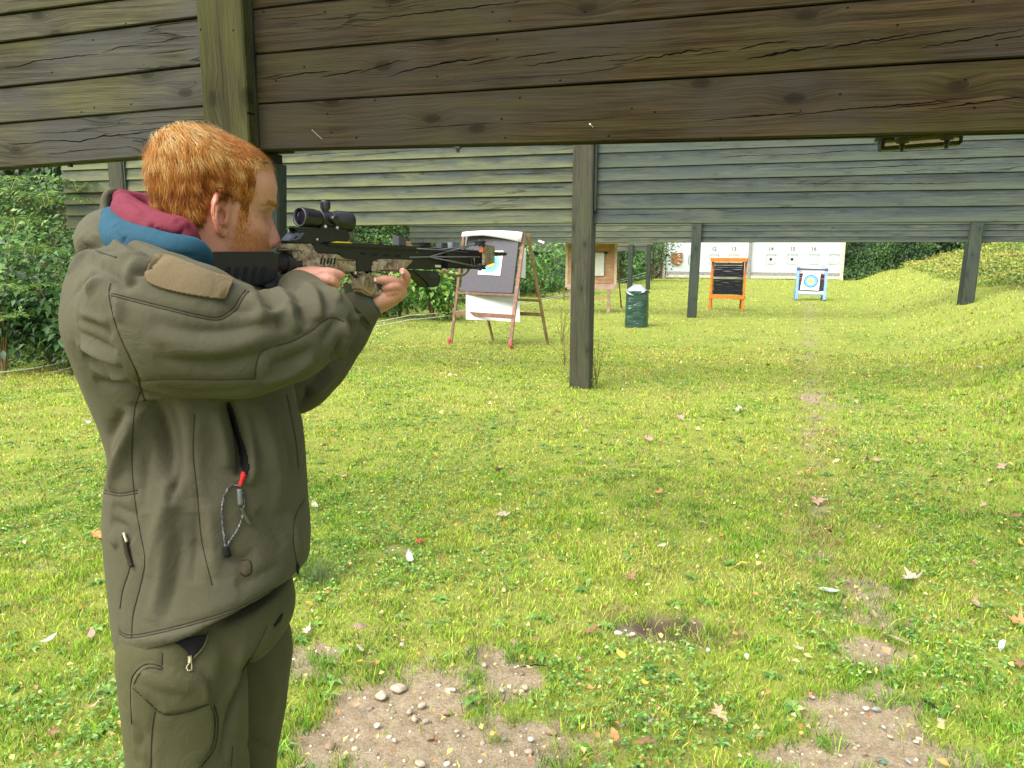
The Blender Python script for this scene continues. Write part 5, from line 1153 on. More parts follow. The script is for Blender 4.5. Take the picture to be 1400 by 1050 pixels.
# stock
stock = plate('stock', [(277, 345.5), (296, 344), (368, 344), (372, 348), (372, 374), (366, 384), (352, 389), (318, 392), (292, 402), (279, 404), (274, 398)], .040, cbm, bev=.004)
for i in range(5): plate('groove', [(300 + i * 12, 365), (305 + i * 12, 365), (301 + i * 12, 384), (296 + i * 12, 384)], .044, RUB, bev=.001, parent=stock)
plate('butt_pad', [(270, 344), (279, 343), (281, 404), (272, 407)], .046, RUB, bev=.004)
m = MB(); a, b = bw(366, 359), bw(402, 361); d = (b - a).length
m.lathe(a, b - a, [(0, .0165), (.010, .0175), (.012, .0165), (d * .55, .0165), (d * .56, .0195), (d * .66, .0195), (d * .67, .0170), (d, .0185), (d + .004, .0185)], 26); o = m.build('buffer_tube', cbm, xb); autosmooth(o, 35)
plate('stock_wedge', [(360, 374), (378, 374), (384, 392), (372, 396), (357, 392)], .022, plain('dark_grey_polymer', (.045, .05, .05), .5, .4, .2, 40))
# receiver
rc = plate('receiver', [(384, 333.3), (420, 333.3), (425, 346.3), (456, 347.5), (461.5, 353.2), (479.5, 354.8), (479.5, 371.2), (455, 372.5), (396, 373), (394, 346), (385, 341)], .034, CAMO, bev=.003)
for i in range(5):
    x = 430 + i * 4.6; plate('slot', [(x, 352.5), (x + 2.2, 352.5), (x + .6, 361), (x - 1.6, 361)], .0355, RUB, bev=.0004, parent=rc)
plate('seam_line', [(452, 354.5), (477, 355.5), (477, 356.3), (452, 355.3)], .0352, RUB, bev=0, parent=rc)
plate('seam_line', [(385, 343), (400, 342), (400, 342.8), (385, 344)], .0352, RUB, bev=0, parent=rc)
m = MB(); gr = bw(418, 371); m.bar(gr, gr - BUP * .095 - AIM * .045, .028, .042, .010, up=AIM); m.build('pistol_grip', CAMO, xb)
# barrel and rail
plate('barrel', [(421, 333.2), (470, 333.6), (498, 334.8), (560, 338.8), (640, 343.6), (640, 356), (599, 367.5), (597, 368.5), (560, 368), (540, 368.5), (504, 371), (480, 371), (480, 355), (461, 353), (456, 347), (425, 346)], .026, cbm, bev=.002)
plate('rail', [(440, 331.6), (498, 333.2), (560, 337.3), (684, 345.2), (684, 349.5), (656, 350.5), (560, 342.5), (440, 336.5)], .036, cbm, bev=.0015)
for i in range(4):
    x = 486 + i * 16; plate('vent', [(x, 344.5 + i), (x + 9, 345 + i), (x + 7, 349 + i), (x - 1, 348.6 + i)], .0268, RUB, bev=.0006)
plate('bolt_nose', [(664, 344), (690, 345.5), (690, 349), (664, 350)], .016, cbm)
# camouflage fore-end
fe = plate('fore_end', [(501.5, 373), (501.5, 361), (506.5, 355), (519.5, 353.8), (558, 355.6), (549, 364), (543, 371), (509, 371.5)], .040, CAMO, bev=.004)
for i in range(9): plate('rib', [(513 + i * 3.4, 357.2), (514.6 + i * 3.4, 357.2), (513.6 + i * 3.4, 369), (512 + i * 3.4, 369)], .0425, CAMO, bev=.0008, parent=fe)
fg = plate('front_grip', [(489, 374), (505, 374), (506, 385), (513, 388), (527, 392), (529, 397), (515, 405.5), (498, 405), (487, 397), (485.5, 385)], .030, CAMO, bev=.004)
plate('grip_insert', [(507, 388), (522, 391), (520, 397), (508, 395.5)], .0315, plain('blue_black_rubber', (.03, .035, .05), .6, .3, .2, 60), bev=.001, parent=fg)
m = MB(); m.tube([bw(480, 371), bw(484, 377.5), bw(491, 380), bw(499, 378.5), bw(502, 372)], .003, 8); m.build('trigger_guard', cbm, xb, smooth=True)
m = MB(); m.tube([bw(446, 372), bw(448, 380), bw(456, 384), bw(466, 381), bw(469, 371)], .003, 8); m.build('trigger_guard', cbm, xb, smooth=True)
# front block with ribbed bracket and label plate
br_ = plate('bracket', [(556, 368.5), (591, 370.5), (596, 379), (593, 391.5), (579, 393), (571, 383), (562, 376)], .034, cbm, bev=.003)
for i in range(4): plate('bracket_rib', [(574 + i * 4.2, 372.5), (576 + i * 4.2, 372.5), (583.5 + i * 3.2, 380 - i * 1.2), (581.8 + i * 3.2, 380.6 - i * 1.2)], .038, cbg, bev=.0006, parent=br_)
plate('label_plate', [(588, 361), (597, 361.5), (597, 366.4), (588, 366)], .0275, plain('pale_label', (.50, .48, .42), .6, .3, .1, 60))
# riser, limbs, cams, cables
plate('riser', [(598, 345), (640, 347), (652, 351), (652, 362), (640, 366), (600, 367)], .05, cbm, bev=.003)
plate('accessory_mount', [(547, 322.5), (556, 322.8), (556.5, 336), (547, 335.5)], .020, cbg, t0=-.012)
plate('tan_block', [(556.5, 329.5), (565, 330), (565, 337.5), (556.5, 337)], .014, plain('tan_plastic', (.30, .20, .12), .6, .3, .2, 60), t0=-.012)
plate('accessory_mount', [(609.5, 332), (618, 332.3), (618, 341.5), (609.5, 341)], .018, cbg, t0=-.02)
plate('accessory_mount', [(624, 331), (634, 331.4), (634, 342), (624, 341.5)], .018, plain('pale_grey_metal', (.13, .145, .165), .4, .5, .2, 60, 0, .3), t0=-.02)
plate('bolt_screw', [(562, 343.5), (565, 343.7), (565, 346), (562, 345.8)], .028, plain('bright_screw', (.5, .5, .5), .3, .5, .1, 60, 0, .8))
def cam_wheel(c, R, nm='cam'):
    m = MB(); m.lathe(c - BUP * .005, BUP, [(0, R * .9), (.001, R), (.003, R), (.004, R * .85), (.006, R * .85), (.007, R), (.009, R), (.010, R * .9)], 26); o = m.build(nm, cbm, xb); autosmooth(o, 35)
    m = MB(); m.lathe(c - BUP * .008, BUP, [(0, .004), (.016, .004)], 10); m.build('axle', cbg, o)
n_t = on_px(640, 350, 0) + SIDE * .015
ntip_a, ntip_b = PH(657, 334, 1.80), PH(657, 364, 1.80)           # near limb tip, upper and lower edge
for k, (a, b) in enumerate(((ntip_a, ntip_b),)):
    root = bw(664, 348) + SIDE * .02
    d = (b - a) * .5
    m = MB(); m.prism([a + AIM * .006, b + AIM * .006, root + d * .8, root - d * .8], SIDE * .007); m.build('limb', CAMO, xb)
    m = MB(); m.prism([a.lerp(b, .14) - AIM * .006, a.lerp(b, .36) - AIM * .006, a.lerp(b, .36) + AIM * .004, a.lerp(b, .14) + AIM * .004], SIDE * .010); m.build('limb_marking', plain('orange_print', (.32, .09, .03), .6, .3, .2, 60), xb)
cam_wheel(ntip_a - AIM * .002 + BUP * .003, .013); cam_wheel(ntip_b - AIM * .002 - BUP * .002, .014)
ft = PH(577, 336, 1.86); fb = PH(577, 346, 1.86)
m = MB(); m.prism([ft + AIM * .0, fb, bw(655, 350) - SIDE * .02, bw(655, 344) - SIDE * .02], -SIDE * .008); m.build('limb', CAMO, xb)
cam_wheel(ft + BUP * .003, .022); cam_wheel(fb - BUP * .004, .018)
def cable(name, pts, r=.0016): m = MB(); m.tube(pts, r, 7); m.build(name, plain('grey_cable', (.08, .08, .08), .5, .4, .2, 90) if 'grey_cable' not in bpy.data.materials else bpy.data.materials['grey_cable'], xb, smooth=True)
cable('bow_cable', [bw(560, 352, .014), bw(587, 351.3, .018), PH(656, 351.5, 1.79)], .0018)
cable('bow_cable', [bw(587, 351.3, .018), PH(653, 364.5, 1.79)], .0018)
cable('bow_cable', [bw(587, 351.3, .018), bw(612, 344, .018), bw(636, 338, .02), PH(655, 331.5, 1.80)], .0018)
cable('bow_cable', [bw(570, 340, .018), bw(600, 341.5, .018), bw(640, 345, .018)], .0015)
cable('bowstring', [fb, bw(571, 340, -.0), bw(600, 341.5, .018), ntip_a], .0015)
for i in range(5): cable('cable_guard', [PH(630 + i * 4, 336, 1.84), PH(631 + i * 4, 346, 1.84)], .0015)
for i in range(5): cable('cable_guard', [PH(632 + i * 4, 352, 1.82), PH(633 + i * 4, 362, 1.82)], .0013)
plate('lower_rod', [(600, 362.5), (657, 365), (657, 368), (600, 366.5)], .008, cbm, t0=.01)
# foot stirrup
m = MB(); m.tube([PH(606, 365, 1.86), PH(608, 371, 1.86), PH(614, 375.5, 1.86), PH(625, 377, 1.87), PH(633, 376, 1.88), PH(639, 371, 1.88), PH(642, 365, 1.88)], .0036, 8); m.build('foot_stirrup', plain('bronze_tube', (.20, .13, .09), .4, .5, .2, 60, 0, .4), xb, smooth=True)
m = MB(); m.tube([PH(606, 365, 1.88), PH(611, 372, 1.88), PH(617, 367, 1.88)], .0026, 8); m.build('foot_stirrup', bpy.data.materials['bronze_tube'], xb, smooth=True)
# loaded bolt on the rail
m = MB(); m.tube([bw(446, 332.3), bw(668, 345.2)], .0035, 8); o = m.build('bolt', cbm, xb)
plate('yellow_vane', [(447, 331), (455, 330), (472, 331), (478, 334.2), (466, 334), (448, 332.6)], .004, plain('yellow_vane', (.60, .46, .02), .5, .3, .1, 60), t0=.012, bev=0)
plate('orange_vane', [(495, 333), (510, 333.4), (512, 336.4), (496, 336)], .006, plain('orange_vane', (.60, .17, .05), .5, .3, .1, 60), t0=.008, bev=0)
# sight base
plate('scope_base', [(395, 311.5), (400, 310.5), (430, 312.5), (441, 309), (470, 311), (473, 323), (474, 327), (468, 331.5), (440, 331.5), (424, 334), (388, 331.5), (399, 318), (401, 314)], .022, cbm, bev=.002)
plate('rear_lever', [(388, 330), (398, 318.5), (408, 316.5), (411.5, 318.5), (405, 327), (399, 330)], .026, plain('blue_grey_polymer', (.06, .066, .09), .45, .4, .2, 60), bev=.002)
plate('rear_lever_slot', [(394, 326.5), (398, 322.5), (402, 322.5), (398, 326.5)], .0268, RUB, bev=.0004)
plate('base_screw', [(426, 326.5), (428.5, 325.5), (429.5, 328), (427, 329)], .0245, bpy.data.materials['bright_screw'], bev=.0004)
# the scope
scp_a, scp_b = bw(409.5, 296.6), bw(477, 303.6); sd_ = scp_b - scp_a; SL = sd_.length
SB = plain('scope_anodised', (.006, .006, .0065), .36, .5, .2, 90, .1)
m = MB(); m.lathe(scp_a, sd_, [(.0, .0148), (.0, .0172), (.002, .0180), (.006, .0180), (.008, .0174), (SL * .26, .0172), (SL * .34, .0150), (SL * .40, .0135), (SL * .60, .0135), (SL * .66, .0160), (SL * .74, .0194), (SL * .96, .0200), (SL, .0196), (SL + .0005, .0172)], 40, cap=False); sc_ = m.build('scope', SB, xb); autosmooth(sc_, 30)
LENS = NT('lens_glass', .06, .8); LENS.color((.015, .016, .035)); LENS = LENS.m
m = MB(); m.lathe(scp_a + sd_.normalized() * .0045, -sd_, [(0, .0150), (.0018, .012), (.0028, .007), (.003, .001)], 30, cap=True); m.build('eyepiece_lens', LENS, sc_, smooth=True)
m = MB(); m.lathe(scp_a, -sd_, [(-.001, .0172), (.0008, .0172), (.0008, .0150), (-.004, .0147)], 36, cap=False); m.build('eyepiece_rim', plain('worn_rim', (.12, .12, .125), .35, .5, .2, 60, 0, .5), sc_, smooth=True)
m = MB(); m.lathe(scp_b - sd_.normalized() * .004, sd_, [(0, .0175), (.001, .001)], 30); m.build('objective_lens', LENS, sc_)
def turret(c, ax, R, L, nm='turret'):
    m = MB(); m.lathe(c, ax, [(0, R * .72), (L * .35, R * .72), (L * .36, R * .98), (L * .42, R), (L * .9, R), (L, R * .88), (L, .0005)], 30); o = m.build(nm, SB, sc_); autosmooth(o, 35)
    m = MB()
    for k in range(22):
        a = 2 * math.pi * k / 22; u = Vector(ax).normalized().orthogonal().normalized(); w = Vector(ax).normalized().cross(u); d = u * math.cos(a) + w * math.sin(a)
        m.bar(c + d * R + Vector(ax).normalized() * L * .46, c + d * R + Vector(ax).normalized() * L * .86, .0008, .0008, up=d)
    m.build('knurling', SB, o)
tc = scp_a.lerp(scp_b, .51)
turret(tc + BUP * .009, BUP, .0088, .026); turret(tc + SIDE * .008 + sd_ * .03, SIDE, .0085, .016); turret(tc - SIDE * .008, -SIDE, .0085, .014)
m = MB(); m.lathe(tc - sd_.normalized() * .012, sd_, [(0, .0136), (.002, .0162), (.022, .0162), (.024, .0136)], 30); o = m.build('turret_saddle', SB, sc_); autosmooth(o, 30)
for s in (.40, .64):
    c = scp_a.lerp(scp_b, s); m = MB(); m.lathe(c - sd_.normalized() * .005, sd_, [(0, .0152), (.001, .0162), (.009, .0162), (.010, .0152)], 30); m.bar(c - BUP * .010, c - BUP * .026, .020, .010, .001, up=AIM); m.build('scope_ring', SB, xb)
    m = MB(); m.lathe(c - BUP * .014 + SIDE * .011, SIDE, [(0, .0032), (.004, .0032), (.005, .002)], 10); m.build('ring_screw', bpy.data.materials['bright_screw'], xb)
# ------------------------------------------------------------------ the man
def chain(mb, nodes, n=14):
    """rounded tapered limb through (point, radius) nodes; closed pieces to be fused afterwards"""
    pts = [Vector(p) for p, r in nodes]; rs = [r for p, r in nodes]
    P2, R2 = [], []
    for i in range(len(pts) - 1):
        k = max(2, int((pts[i + 1] - pts[i]).length / .006))
        for j in range(k):
            s = j / k; p0 = pts[max(i - 1, 0)]; p3 = pts[min(i + 2, len(pts) - 1)]
            c = .5 * ((2 * pts[i]) + (pts[i + 1] - p0) * s + (2 * p0 - 5 * pts[i] + 4 * pts[i + 1] - p3) * s * s + (3 * pts[i] - p0 - 3 * pts[i + 1] + p3) * s ** 3)
            P2.append(c); R2.append(rs[i] + (rs[i + 1] - rs[i]) * (s * s * (3 - 2 * s)))
    P2.append(pts[-1]); R2.append(rs[-1])
    # hemispherical ends
    t0 = (P2[0] - P2[1]).normalized(); t1 = (P2[-1] - P2[-2]).normalized(); A, B = [], []
    for q in (85, 65, 45, 25): A.append((P2[0] + t0 * R2[0] * math.sin(rad(q)), R2[0] * math.cos(rad(q)))); B.append((P2[-1] + t1 * R2[-1] * math.sin(rad(q)), R2[-1] * math.cos(rad(q))))
    full = A + list(zip(P2, R2)) + B[::-1]
    mb.tube([p for p, r in full], [max(r, .0008) for p, r in full], n)
def rings(mb, rows, hdir, n=48, ex=2.3):
    """closed loft from rows (left point, right point, half depth); hdir = depth direction"""
    b = len(mb.v)
    for (l, r, hd, *kk) in rows:
        mid = (l + r) / 2; half = (r - l) / 2
        for k in range(n):
            a = 2 * math.pi * k / n; ca, sa = math.cos(a), math.sin(a); q = (abs(ca) ** ex + abs(sa) ** ex) ** (-1 / ex)
            mb.v.append(mid + half * ca * q + (hdir - Vector((0, 0, kk[0] if kk else 0))) * hd * sa * q)
    L = len(rows)
    for i in range(L - 1):
        for k in range(n): mb.f.append((b + i * n + k, b + i * n + (k + 1) % n, b + (i + 1) * n + (k + 1) % n, b + (i + 1) * n + k))
    mb.f.append(tuple(b + k for k in reversed(range(n)))); mb.f.append(tuple(b + (L - 1) * n + k for k in range(n)))
def spline_rows(rows, k=6):
    rows = [[float(x) for x in r] for r in rows]; out = []
    for i in range(len(rows) - 1):
        p0, p1, p2, p3 = rows[max(i - 1, 0)], rows[i], rows[i + 1], rows[min(i + 2, len(rows) - 1)]
        for j in range(k):
            s = j / k; out.append([.5 * (2 * b + (c - a) * s + (2 * a - 5 * b + 4 * c - d) * s * s + (3 * b - a - 3 * c + d) * s ** 3) for a, b, c, d in zip(p0, p1, p2, p3)])
    out.append(rows[-1]); return out
def fuse(mb, voxel, smooth=6, name='m', fac=.5):
    """one continuous skin out of overlapping closed pieces"""
    o = bpy.data.objects.new('tmp', mb.mesh(name)); COL.objects.link(o)
    r = o.modifiers.new('r', 'REMESH'); r.mode = 'VOXEL'; r.voxel_size = voxel; r.use_smooth_shade = True
    if smooth: s = o.modifiers.new('s', 'SMOOTH'); s.iterations = smooth; s.factor = fac
    dg = bpy.context.evaluated_depsgraph_get(); me = bpy.data.meshes.new_from_object(o.evaluated_get(dg)); old = o.data; bpy.data.objects.remove(o); bpy.data.meshes.remove(old)
    me.name = name; return me
def co(me):
    a = np.empty(len(me.vertices) * 3, dtype=np.float32); me.vertices.foreach_get('co', a); return a.reshape(-1, 3)
def nrm(me):
    a = np.empty(len(me.vertices) * 3, dtype=np.float32); me.vertices.foreach_get('normal', a); return a.reshape(-1, 3)
def setco(me, a): me.vertices.foreach_set('co', np.asarray(a, dtype=np.float32).ravel()); me.update()
def bvh(me):
    return BVHTree.FromPolygons([v.co.copy() for v in me.vertices], [tuple(p.vertices) for p in me.polygons])
def trace(tree, pts, step=5.0):
    """photo polyline -> points on the garment"""
    out = []
    for (x0, y0), (x1, y1) in zip(pts[:-1], pts[1:]):
        k = max(1, int(math.hypot(x1 - x0, y1 - y0) / step))
        for i in range(k + (1 if (x1, y1) == pts[-1] else 0)):
            s = i / k; d = ray(x0 + (x1 - x0) * s, y0 + (y1 - y0) * s).normalized(); h = tree.ray_cast(CAM, d)
            if h[0] is not None: out.append((h[0], h[1]))
    return out
def smooth_poly(pts, k=6):
    if len(pts) < 3: return pts
    return [tuple(r) for r in spline_rows([list(p) for p in pts], k)]
def press(V, N, poly, width, depth, taper=True, side=0.0):
    """push the cloth along a traced line: depth<0 valley, >0 ridge"""
    if len(poly) < 2: return
    Pp = np.array([tuple(p) for p, n in poly]); lo = Pp.min(0) - width * 3; hi = Pp.max(0) + width * 3
    k = np.where(np.all((V > lo) & (V < hi), axis=1))[0]
    if len(k) == 0: return
    X = V[k]; best = np.full(len(k), 1e9); amp = np.zeros(len(k)); m = len(Pp)
    for i in range(m - 1):
        a, b = Pp[i], Pp[i + 1]; ab = b - a; L2 = max((ab * ab).sum(), 1e-12); t = np.clip(((X - a) @ ab) / L2, 0, 1); d = np.linalg.norm(X - (a + t[:, None] * ab), axis=1)
        s = (i + t) / (m - 1); A = np.sin(np.clip(s, 0, 1) * np.pi) ** .6 if taper else np.ones_like(s); u = d < best; best[u] = d[u]; amp[u] = A[u]
    w = np.exp(-(best / width) ** (1.35 if depth < 0 and width > .004 else 2)) * amp; V[k] += N[k] * (w * depth)[:, None]
SMX = lambda pts: smooth_poly(pts)

SKINM = NT('skin', .48, .35); _at = SKINM.new('ShaderNodeAttribute'); _at.attribute_name = 'tint'; _v = SKINM.coord('Object', rand=False)
_n1 = SKINM.noise(_v, 160, 4, .6); _n2 = SKINM.noise(_v, 30, 4, .6); _n3 = SKINM.noise(_v, 420, 2)
_c = SKINM.mix(SKINM.ramp(_n2, [(.35, 0.0), (.75, .35)]), _at.outputs['Color'], (.44, .155, .105)); _c = SKINM.mix(SKINM.ramp(_n1, [(.58, 0.0), (.70, .35)]), _c, (.30, .13, .075)); SKINM.color(_c)
SKINM.bump(_n3, .12, .0008); SKINM.b.inputs['Subsurface Weight'].default_value = .12; SKINM.b.inputs['Subsurface Radius'].default_value = (.012, .005, .003); SKINM.b.inputs['Subsurface Scale'].default_value = .5
SKINM = SKINM.m

# ---- head, built in its own frame: x to his right, y forward, z up, origin between the ears
HO = PH(294, 294, 1.345); HYAW = rad(55)
hf = (F0 * math.cos(HYAW) + R0 * math.sin(HYAW)); hr_ = Vector((hf.y, -hf.x, 0))
tl = rad(-9); hfw = (hf * math.cos(tl) + U0 * math.sin(tl)).normalized(); hup = hr_.cross(hfw).normalized()
HS = 1.03
def H(x, y, z): return HO + (hr_ * x + hfw * y + hup * z) * HS
def headlocal(A):
    D = np.asarray(A) - np.array(tuple(HO)); return np.stack([D @ np.array(tuple(hr_)), D @ np.array(tuple(hfw)), D @ np.array(tuple(hup))], 1) / HS
TB = np.array([(-.122, .060, -.010, .028), (-.112, .084, -.035, .044), (-.092, .093, -.052, .054), (-.066, .088, -.066, .060), (-.040, .089, -.076, .065), (-.012, .089, -.085, .070), (.014, .086, -.093, .0725), (.036, .094, -.099, .0755), (.062, .094, -.102, .0775), (.086, .086, -.098, .0745), (.106, .068, -.085, .0635), (.121, .040, -.060, .043), (.1285, .004, -.022, .014)])
def hprof(z, c):
    return np.interp(z, TB[:, 0], TB[:, c])
def head_mesh(mb):
    nz, n = 130, 120; b = len(mb.v); zs = np.linspace(-.122, .1285, nz)
    # smooth the tables
    ker = np.exp(-np.linspace(-2, 2, 13) ** 2); ker /= ker.sum()
    F_, B_, W_ = [np.convolve(np.pad(hprof(zs, c), 6, mode='edge'), ker, 'valid') for c in (1, 2, 3)]
    for i, z in enumerate(zs):
        f, bk, w = F_[i], B_[i], W_[i]; cy = (f + bk) / 2 - .012
        for k in range(n):
            a = 2 * math.pi * k / n; ca, sa = math.cos(a), math.sin(a); e = 2.35 if sa > 0 else 2.1
            q = (abs(ca) ** e + abs(sa) ** e) ** (-1 / e); x = w * ca * q; y = cy + ((f - cy) if sa > 0 else (cy - bk)) * sa * q
            if sa > 0 and z < .05: x *= 1 - .22 * max(0, sa) ** 2 * min(1, (.05 - z) / .05)
            if y > .02:
                ax = abs(x)
                g = lambda c_, s_: math.exp(-((z - c_) / s_) ** 2)
                gx = lambda c_, s_: math.exp(-((ax - c_) / s_) ** 2)
                nose = np.interp(z, [-.050, -.041, -.034, -.027, -.016, -.002, .012, .024, .036], [0, .010, .023, .0265, .022, .0150, .0085, .003, 0]); wn_ = np.interp(z, [-.045, -.03, -.01, .02], [.0125, .0125, .0085, .0075])
                y += nose * math.exp(-(ax / wn_) ** 2); y += .005 * g(-.032, .009) * gx(.015, .007)
                y -= .0120 * g(.012, .012) * gx(.031, .015); y += .0060 * g(.030, .008) * gx(.026, .024); y += .006 * g(.011, .008) * gx(.031, .010)
                y += .0035 * g(-.018, .016) * gx(.045, .016); y += .006 * g(-.062, .007) * gx(0, .020); y += .0055 * g(-.073, .006) * gx(0, .017); y -= .004 * g(-.083, .007) * gx(0, .022); y -= .002 * g(-.067, .0025) * gx(0, .022); y += .004 * g(-.098, .012) * gx(0, .018)
            mb.v.append(H(x, y, z))
    for i in range(nz - 1):
        for k in range(n): mb.f.append((b + i * n + k, b + i * n + (k + 1) % n, b + (i + 1) * n + (k + 1) % n, b + (i + 1) * n + k))
    mb.f.append(tuple(b + k for k in reversed(range(n)))); mb.f.append(tuple(b + (nz - 1) * n + k for k in range(n)))
def ear(mb, s):
    """s=+1 right ear"""
    c = Vector((.0715 * s, -.008, -.004)); fl = rad(33)
    uf = Vector((-math.sin(fl) * s, math.cos(fl), 0)); uo = Vector((math.cos(fl) * s, math.sin(fl), 0))          # forward along the ear, outwards
    tiltM = Matrix.Rotation(rad(10), 3, uo)
    def E(u, v, o=0.0): q = c + tiltM @ (uf * (u - .006) + Vector((0, 0, 1)) * v) + uo * o + Vector((s * .004, 0, 0)); return H(*q)
    hx = [(.012, .003, .000), (.017, .017, .003), (.014, .029, .006), (.002, .0355, .008), (-.012, .033, .010), (-.0205, .021, .012), (-.0215, .004, .012), (-.016, -.012, .010), (-.008, -.024, .007), (.002, -.031, .004), (.009, -.026, .001)]
    chain(mb, [(E(u, v, o), r) for (u, v, o), r in zip(hx, (.003, .0036, .0042, .0044, .0045, .0044, .0042, .0042, .0052, .0056, .0040))], 10)
    chain(mb, [(E(u, v, o), r) for (u, v, o), r in (((.004, .024, .001), .003), ((-.006, .018, .005), .0036), ((-.0105, .004, .006), .0038), ((-.008, -.010, .005), .0036), ((0, -.017, .004), .003))], 10)
    chain(mb, [(E(.010, -.003, .003), .0034), (E(.009, -.009, .004), .0042), (E(.007, -.014, .003), .0030)], 8)
    # the shell behind
    pts = [E(u * .96, v * .96, o - .007) for u, v, o in hx]; cen = sum(pts, Vector()) / len(pts); b = len(mb.v)
    off = (H(*(uo * .0035)) - H(0, 0, 0)); ring = pts + [p - off for p in pts]; n = len(pts); mb.v += [cen + off * .2, cen - off * 1.3] + ring
    for i in range(n): j = (i + 1) % n; mb.f += [(b, b + 2 + i, b + 2 + j), (b + 1, b + 2 + n + j, b + 2 + n + i), (b + 2 + i, b + 2 + n + i, b + 2 + n + j, b + 2 + j)]
    chain(mb, [(H(*(c + Vector((-.004 * s, .004, .010)))), .012), (H(*(c + Vector((-.004 * s, .004, -.010)))), .011)], 10)
NECK0 = PH(266, 352, 1.36)
Bm = MB(); head_mesh(Bm); ear(Bm, 1); ear(Bm, -1)
chain(Bm, [(H(0, -.028, -.035), .062), (H(0, -.045, -.085), .056), (NECK0, .060), (PH(245, 400, 1.36), .07)], 24)
chain(Bm, [(H(.0, .02, -.095), .040), (H(0, -.02, -.12), .045), (PH(275, 375, 1.35), .042)], 18)
# trunk core and arms inside the sleeves
SHR, SHL = PH(178, 418, 1.13), PH(240, 398, 1.50)
ELR, WRR = PH(432, 446, 1.20), PH(405, 391, 1.375)
ELL, WRL = PH(398, 535, 1.56), PH(496, 424, 1.585)
chain(Bm, [(PH(245, 400, 1.33), .07), (PH(250, 600, 1.28), .09), (PH(265, 740, 1.28), .06)], 16)
chain(Bm, [(PH(245, 400, 1.33), .06), (SHR, .055), (ELR, .040), (WRR, .027)], 14)
chain(Bm, [(PH(245, 400, 1.33), .06), (SHL, .055), (ELL, .040), (WRL, .026)], 14)
# right hand on the pistol grip
chain(Bm, [(WRR, .027), (PH(412, 385, 1.395), .0255), (PH(430, 380.5, 1.405), .0225), (PH(444, 378, 1.410), .0165)], 16)
chain(Bm, [(PH(430, 377, 1.40), .016), (PH(448, 374.5, 1.398), .0125), (PH(458, 375, 1.405), .0100), (PH(465.5, 377, 1.415), .0088)], 12)
chain(Bm, [(PH(436, 382, 1.395), .013), (PH(449, 382.5, 1.388), .0098), (PH(456, 386, 1.395), .0085), (PH(460, 390, 1.41), .0075)], 12)
for k, (dx, dy) in enumerate(((0, 0), (-3, 8), (-7, 15))): chain(Bm, [(PH(440 + dx, 386 + dy, 1.41), .0105), (PH(450 + dx, 390 + dy, 1.435), .0092), (PH(446 + dx, 392 + dy, 1.462), .0082), (PH(434 + dx, 391 + dy, 1.470), .0072)], 10)
# left hand round the front grip
chain(Bm, [(WRL, .026), (PH(507, 417, 1.60), .0255), (PH(522, 411, 1.612), .0235), (PH(537, 404, 1.622), .0205), (PH(546, 395, 1.628), .0150)], 16)
chain(Bm, [(PH(515, 412, 1.585), .0180), (PH(532, 406, 1.592), .0165), (PH(545, 399, 1.606), .0135)], 14)
chain(Bm, [(PH(547, 393, 1.622), .0125), (PH(554, 385, 1.614), .0112), (PH(555.5, 377, 1.598), .0092), (PH(550.5, 371, 1.588), .0076)], 12)
chain(Bm, [(PH(549, 394, 1.618), .0120), (PH(541, 385.5, 1.592), .0105), (PH(527, 382.5, 1.572), .0094), (PH(512.5, 383, 1.570), .0078)], 12)
chain(Bm, [(PH(550, 400, 1.618), .0115), (PH(543, 392, 1.590), .0100), (PH(534, 392, 1.575), .0088), (PH(526, 394, 1.578), .0074)], 12)
chain(Bm, [(PH(546, 406, 1.612), .0105), (PH(541, 399, 1.590), .0088), (PH(534, 400, 1.580), .0078), (PH(528, 402, 1.582), .0066)], 12)
chain(Bm, [(PH(512, 407, 1.630), .0150), (PH(508, 394, 1.645), .0110), (PH(506, 381, 1.645), .0092)], 12)
body = fuse(Bm, .0021, 4, 'body')
BV = co(body).astype(np.float64); HL = headlocal(BV)
# crease lines and knuckles of the left hand, eyelid and mouth
tree = bvh(body); BN = nrm(body).astype(np.float64)
for pts, w, d in (([(538, 388), (541, 396), (540, 402), (543, 410)], .0016, -.0016), ([(529, 397), (535, 402), (538, 408)], .0016, -.0014), ([(527, 404), (532, 410)], .0014, -.0012), ([(541, 380), (543, 384)], .0012, -.0010), ([(531, 378), (533, 386)], .0012, -.0010), ([(548, 376), (556, 381)], .0012, -.0010),
                  ([(355, 281), (362, 282.5), (369, 281)], .0018, -.0020), ([(354, 290), (361, 291.5), (367, 290)], .0010, -.0016), ([(366, 322), (372, 313), (374, 305)], .002, -.002), ([(303, 284), (300, 294), (300, 304), (305, 311)], .0042, -.0075), ([(306, 289), (304, 300)], .003, -.004), ([(311, 270), (302, 272), (295, 282), (293, 295), (296, 307)], .0020, -.0030), ([(308, 278), (304, 281)], .002, -.002), ([(434, 371), (446, 370)], .002, .0012), ([(449, 380), (457, 384)], .0012, -.001)):
    press(BV, BN, trace(tree, pts, 2), w, d)
setco(body, BV)
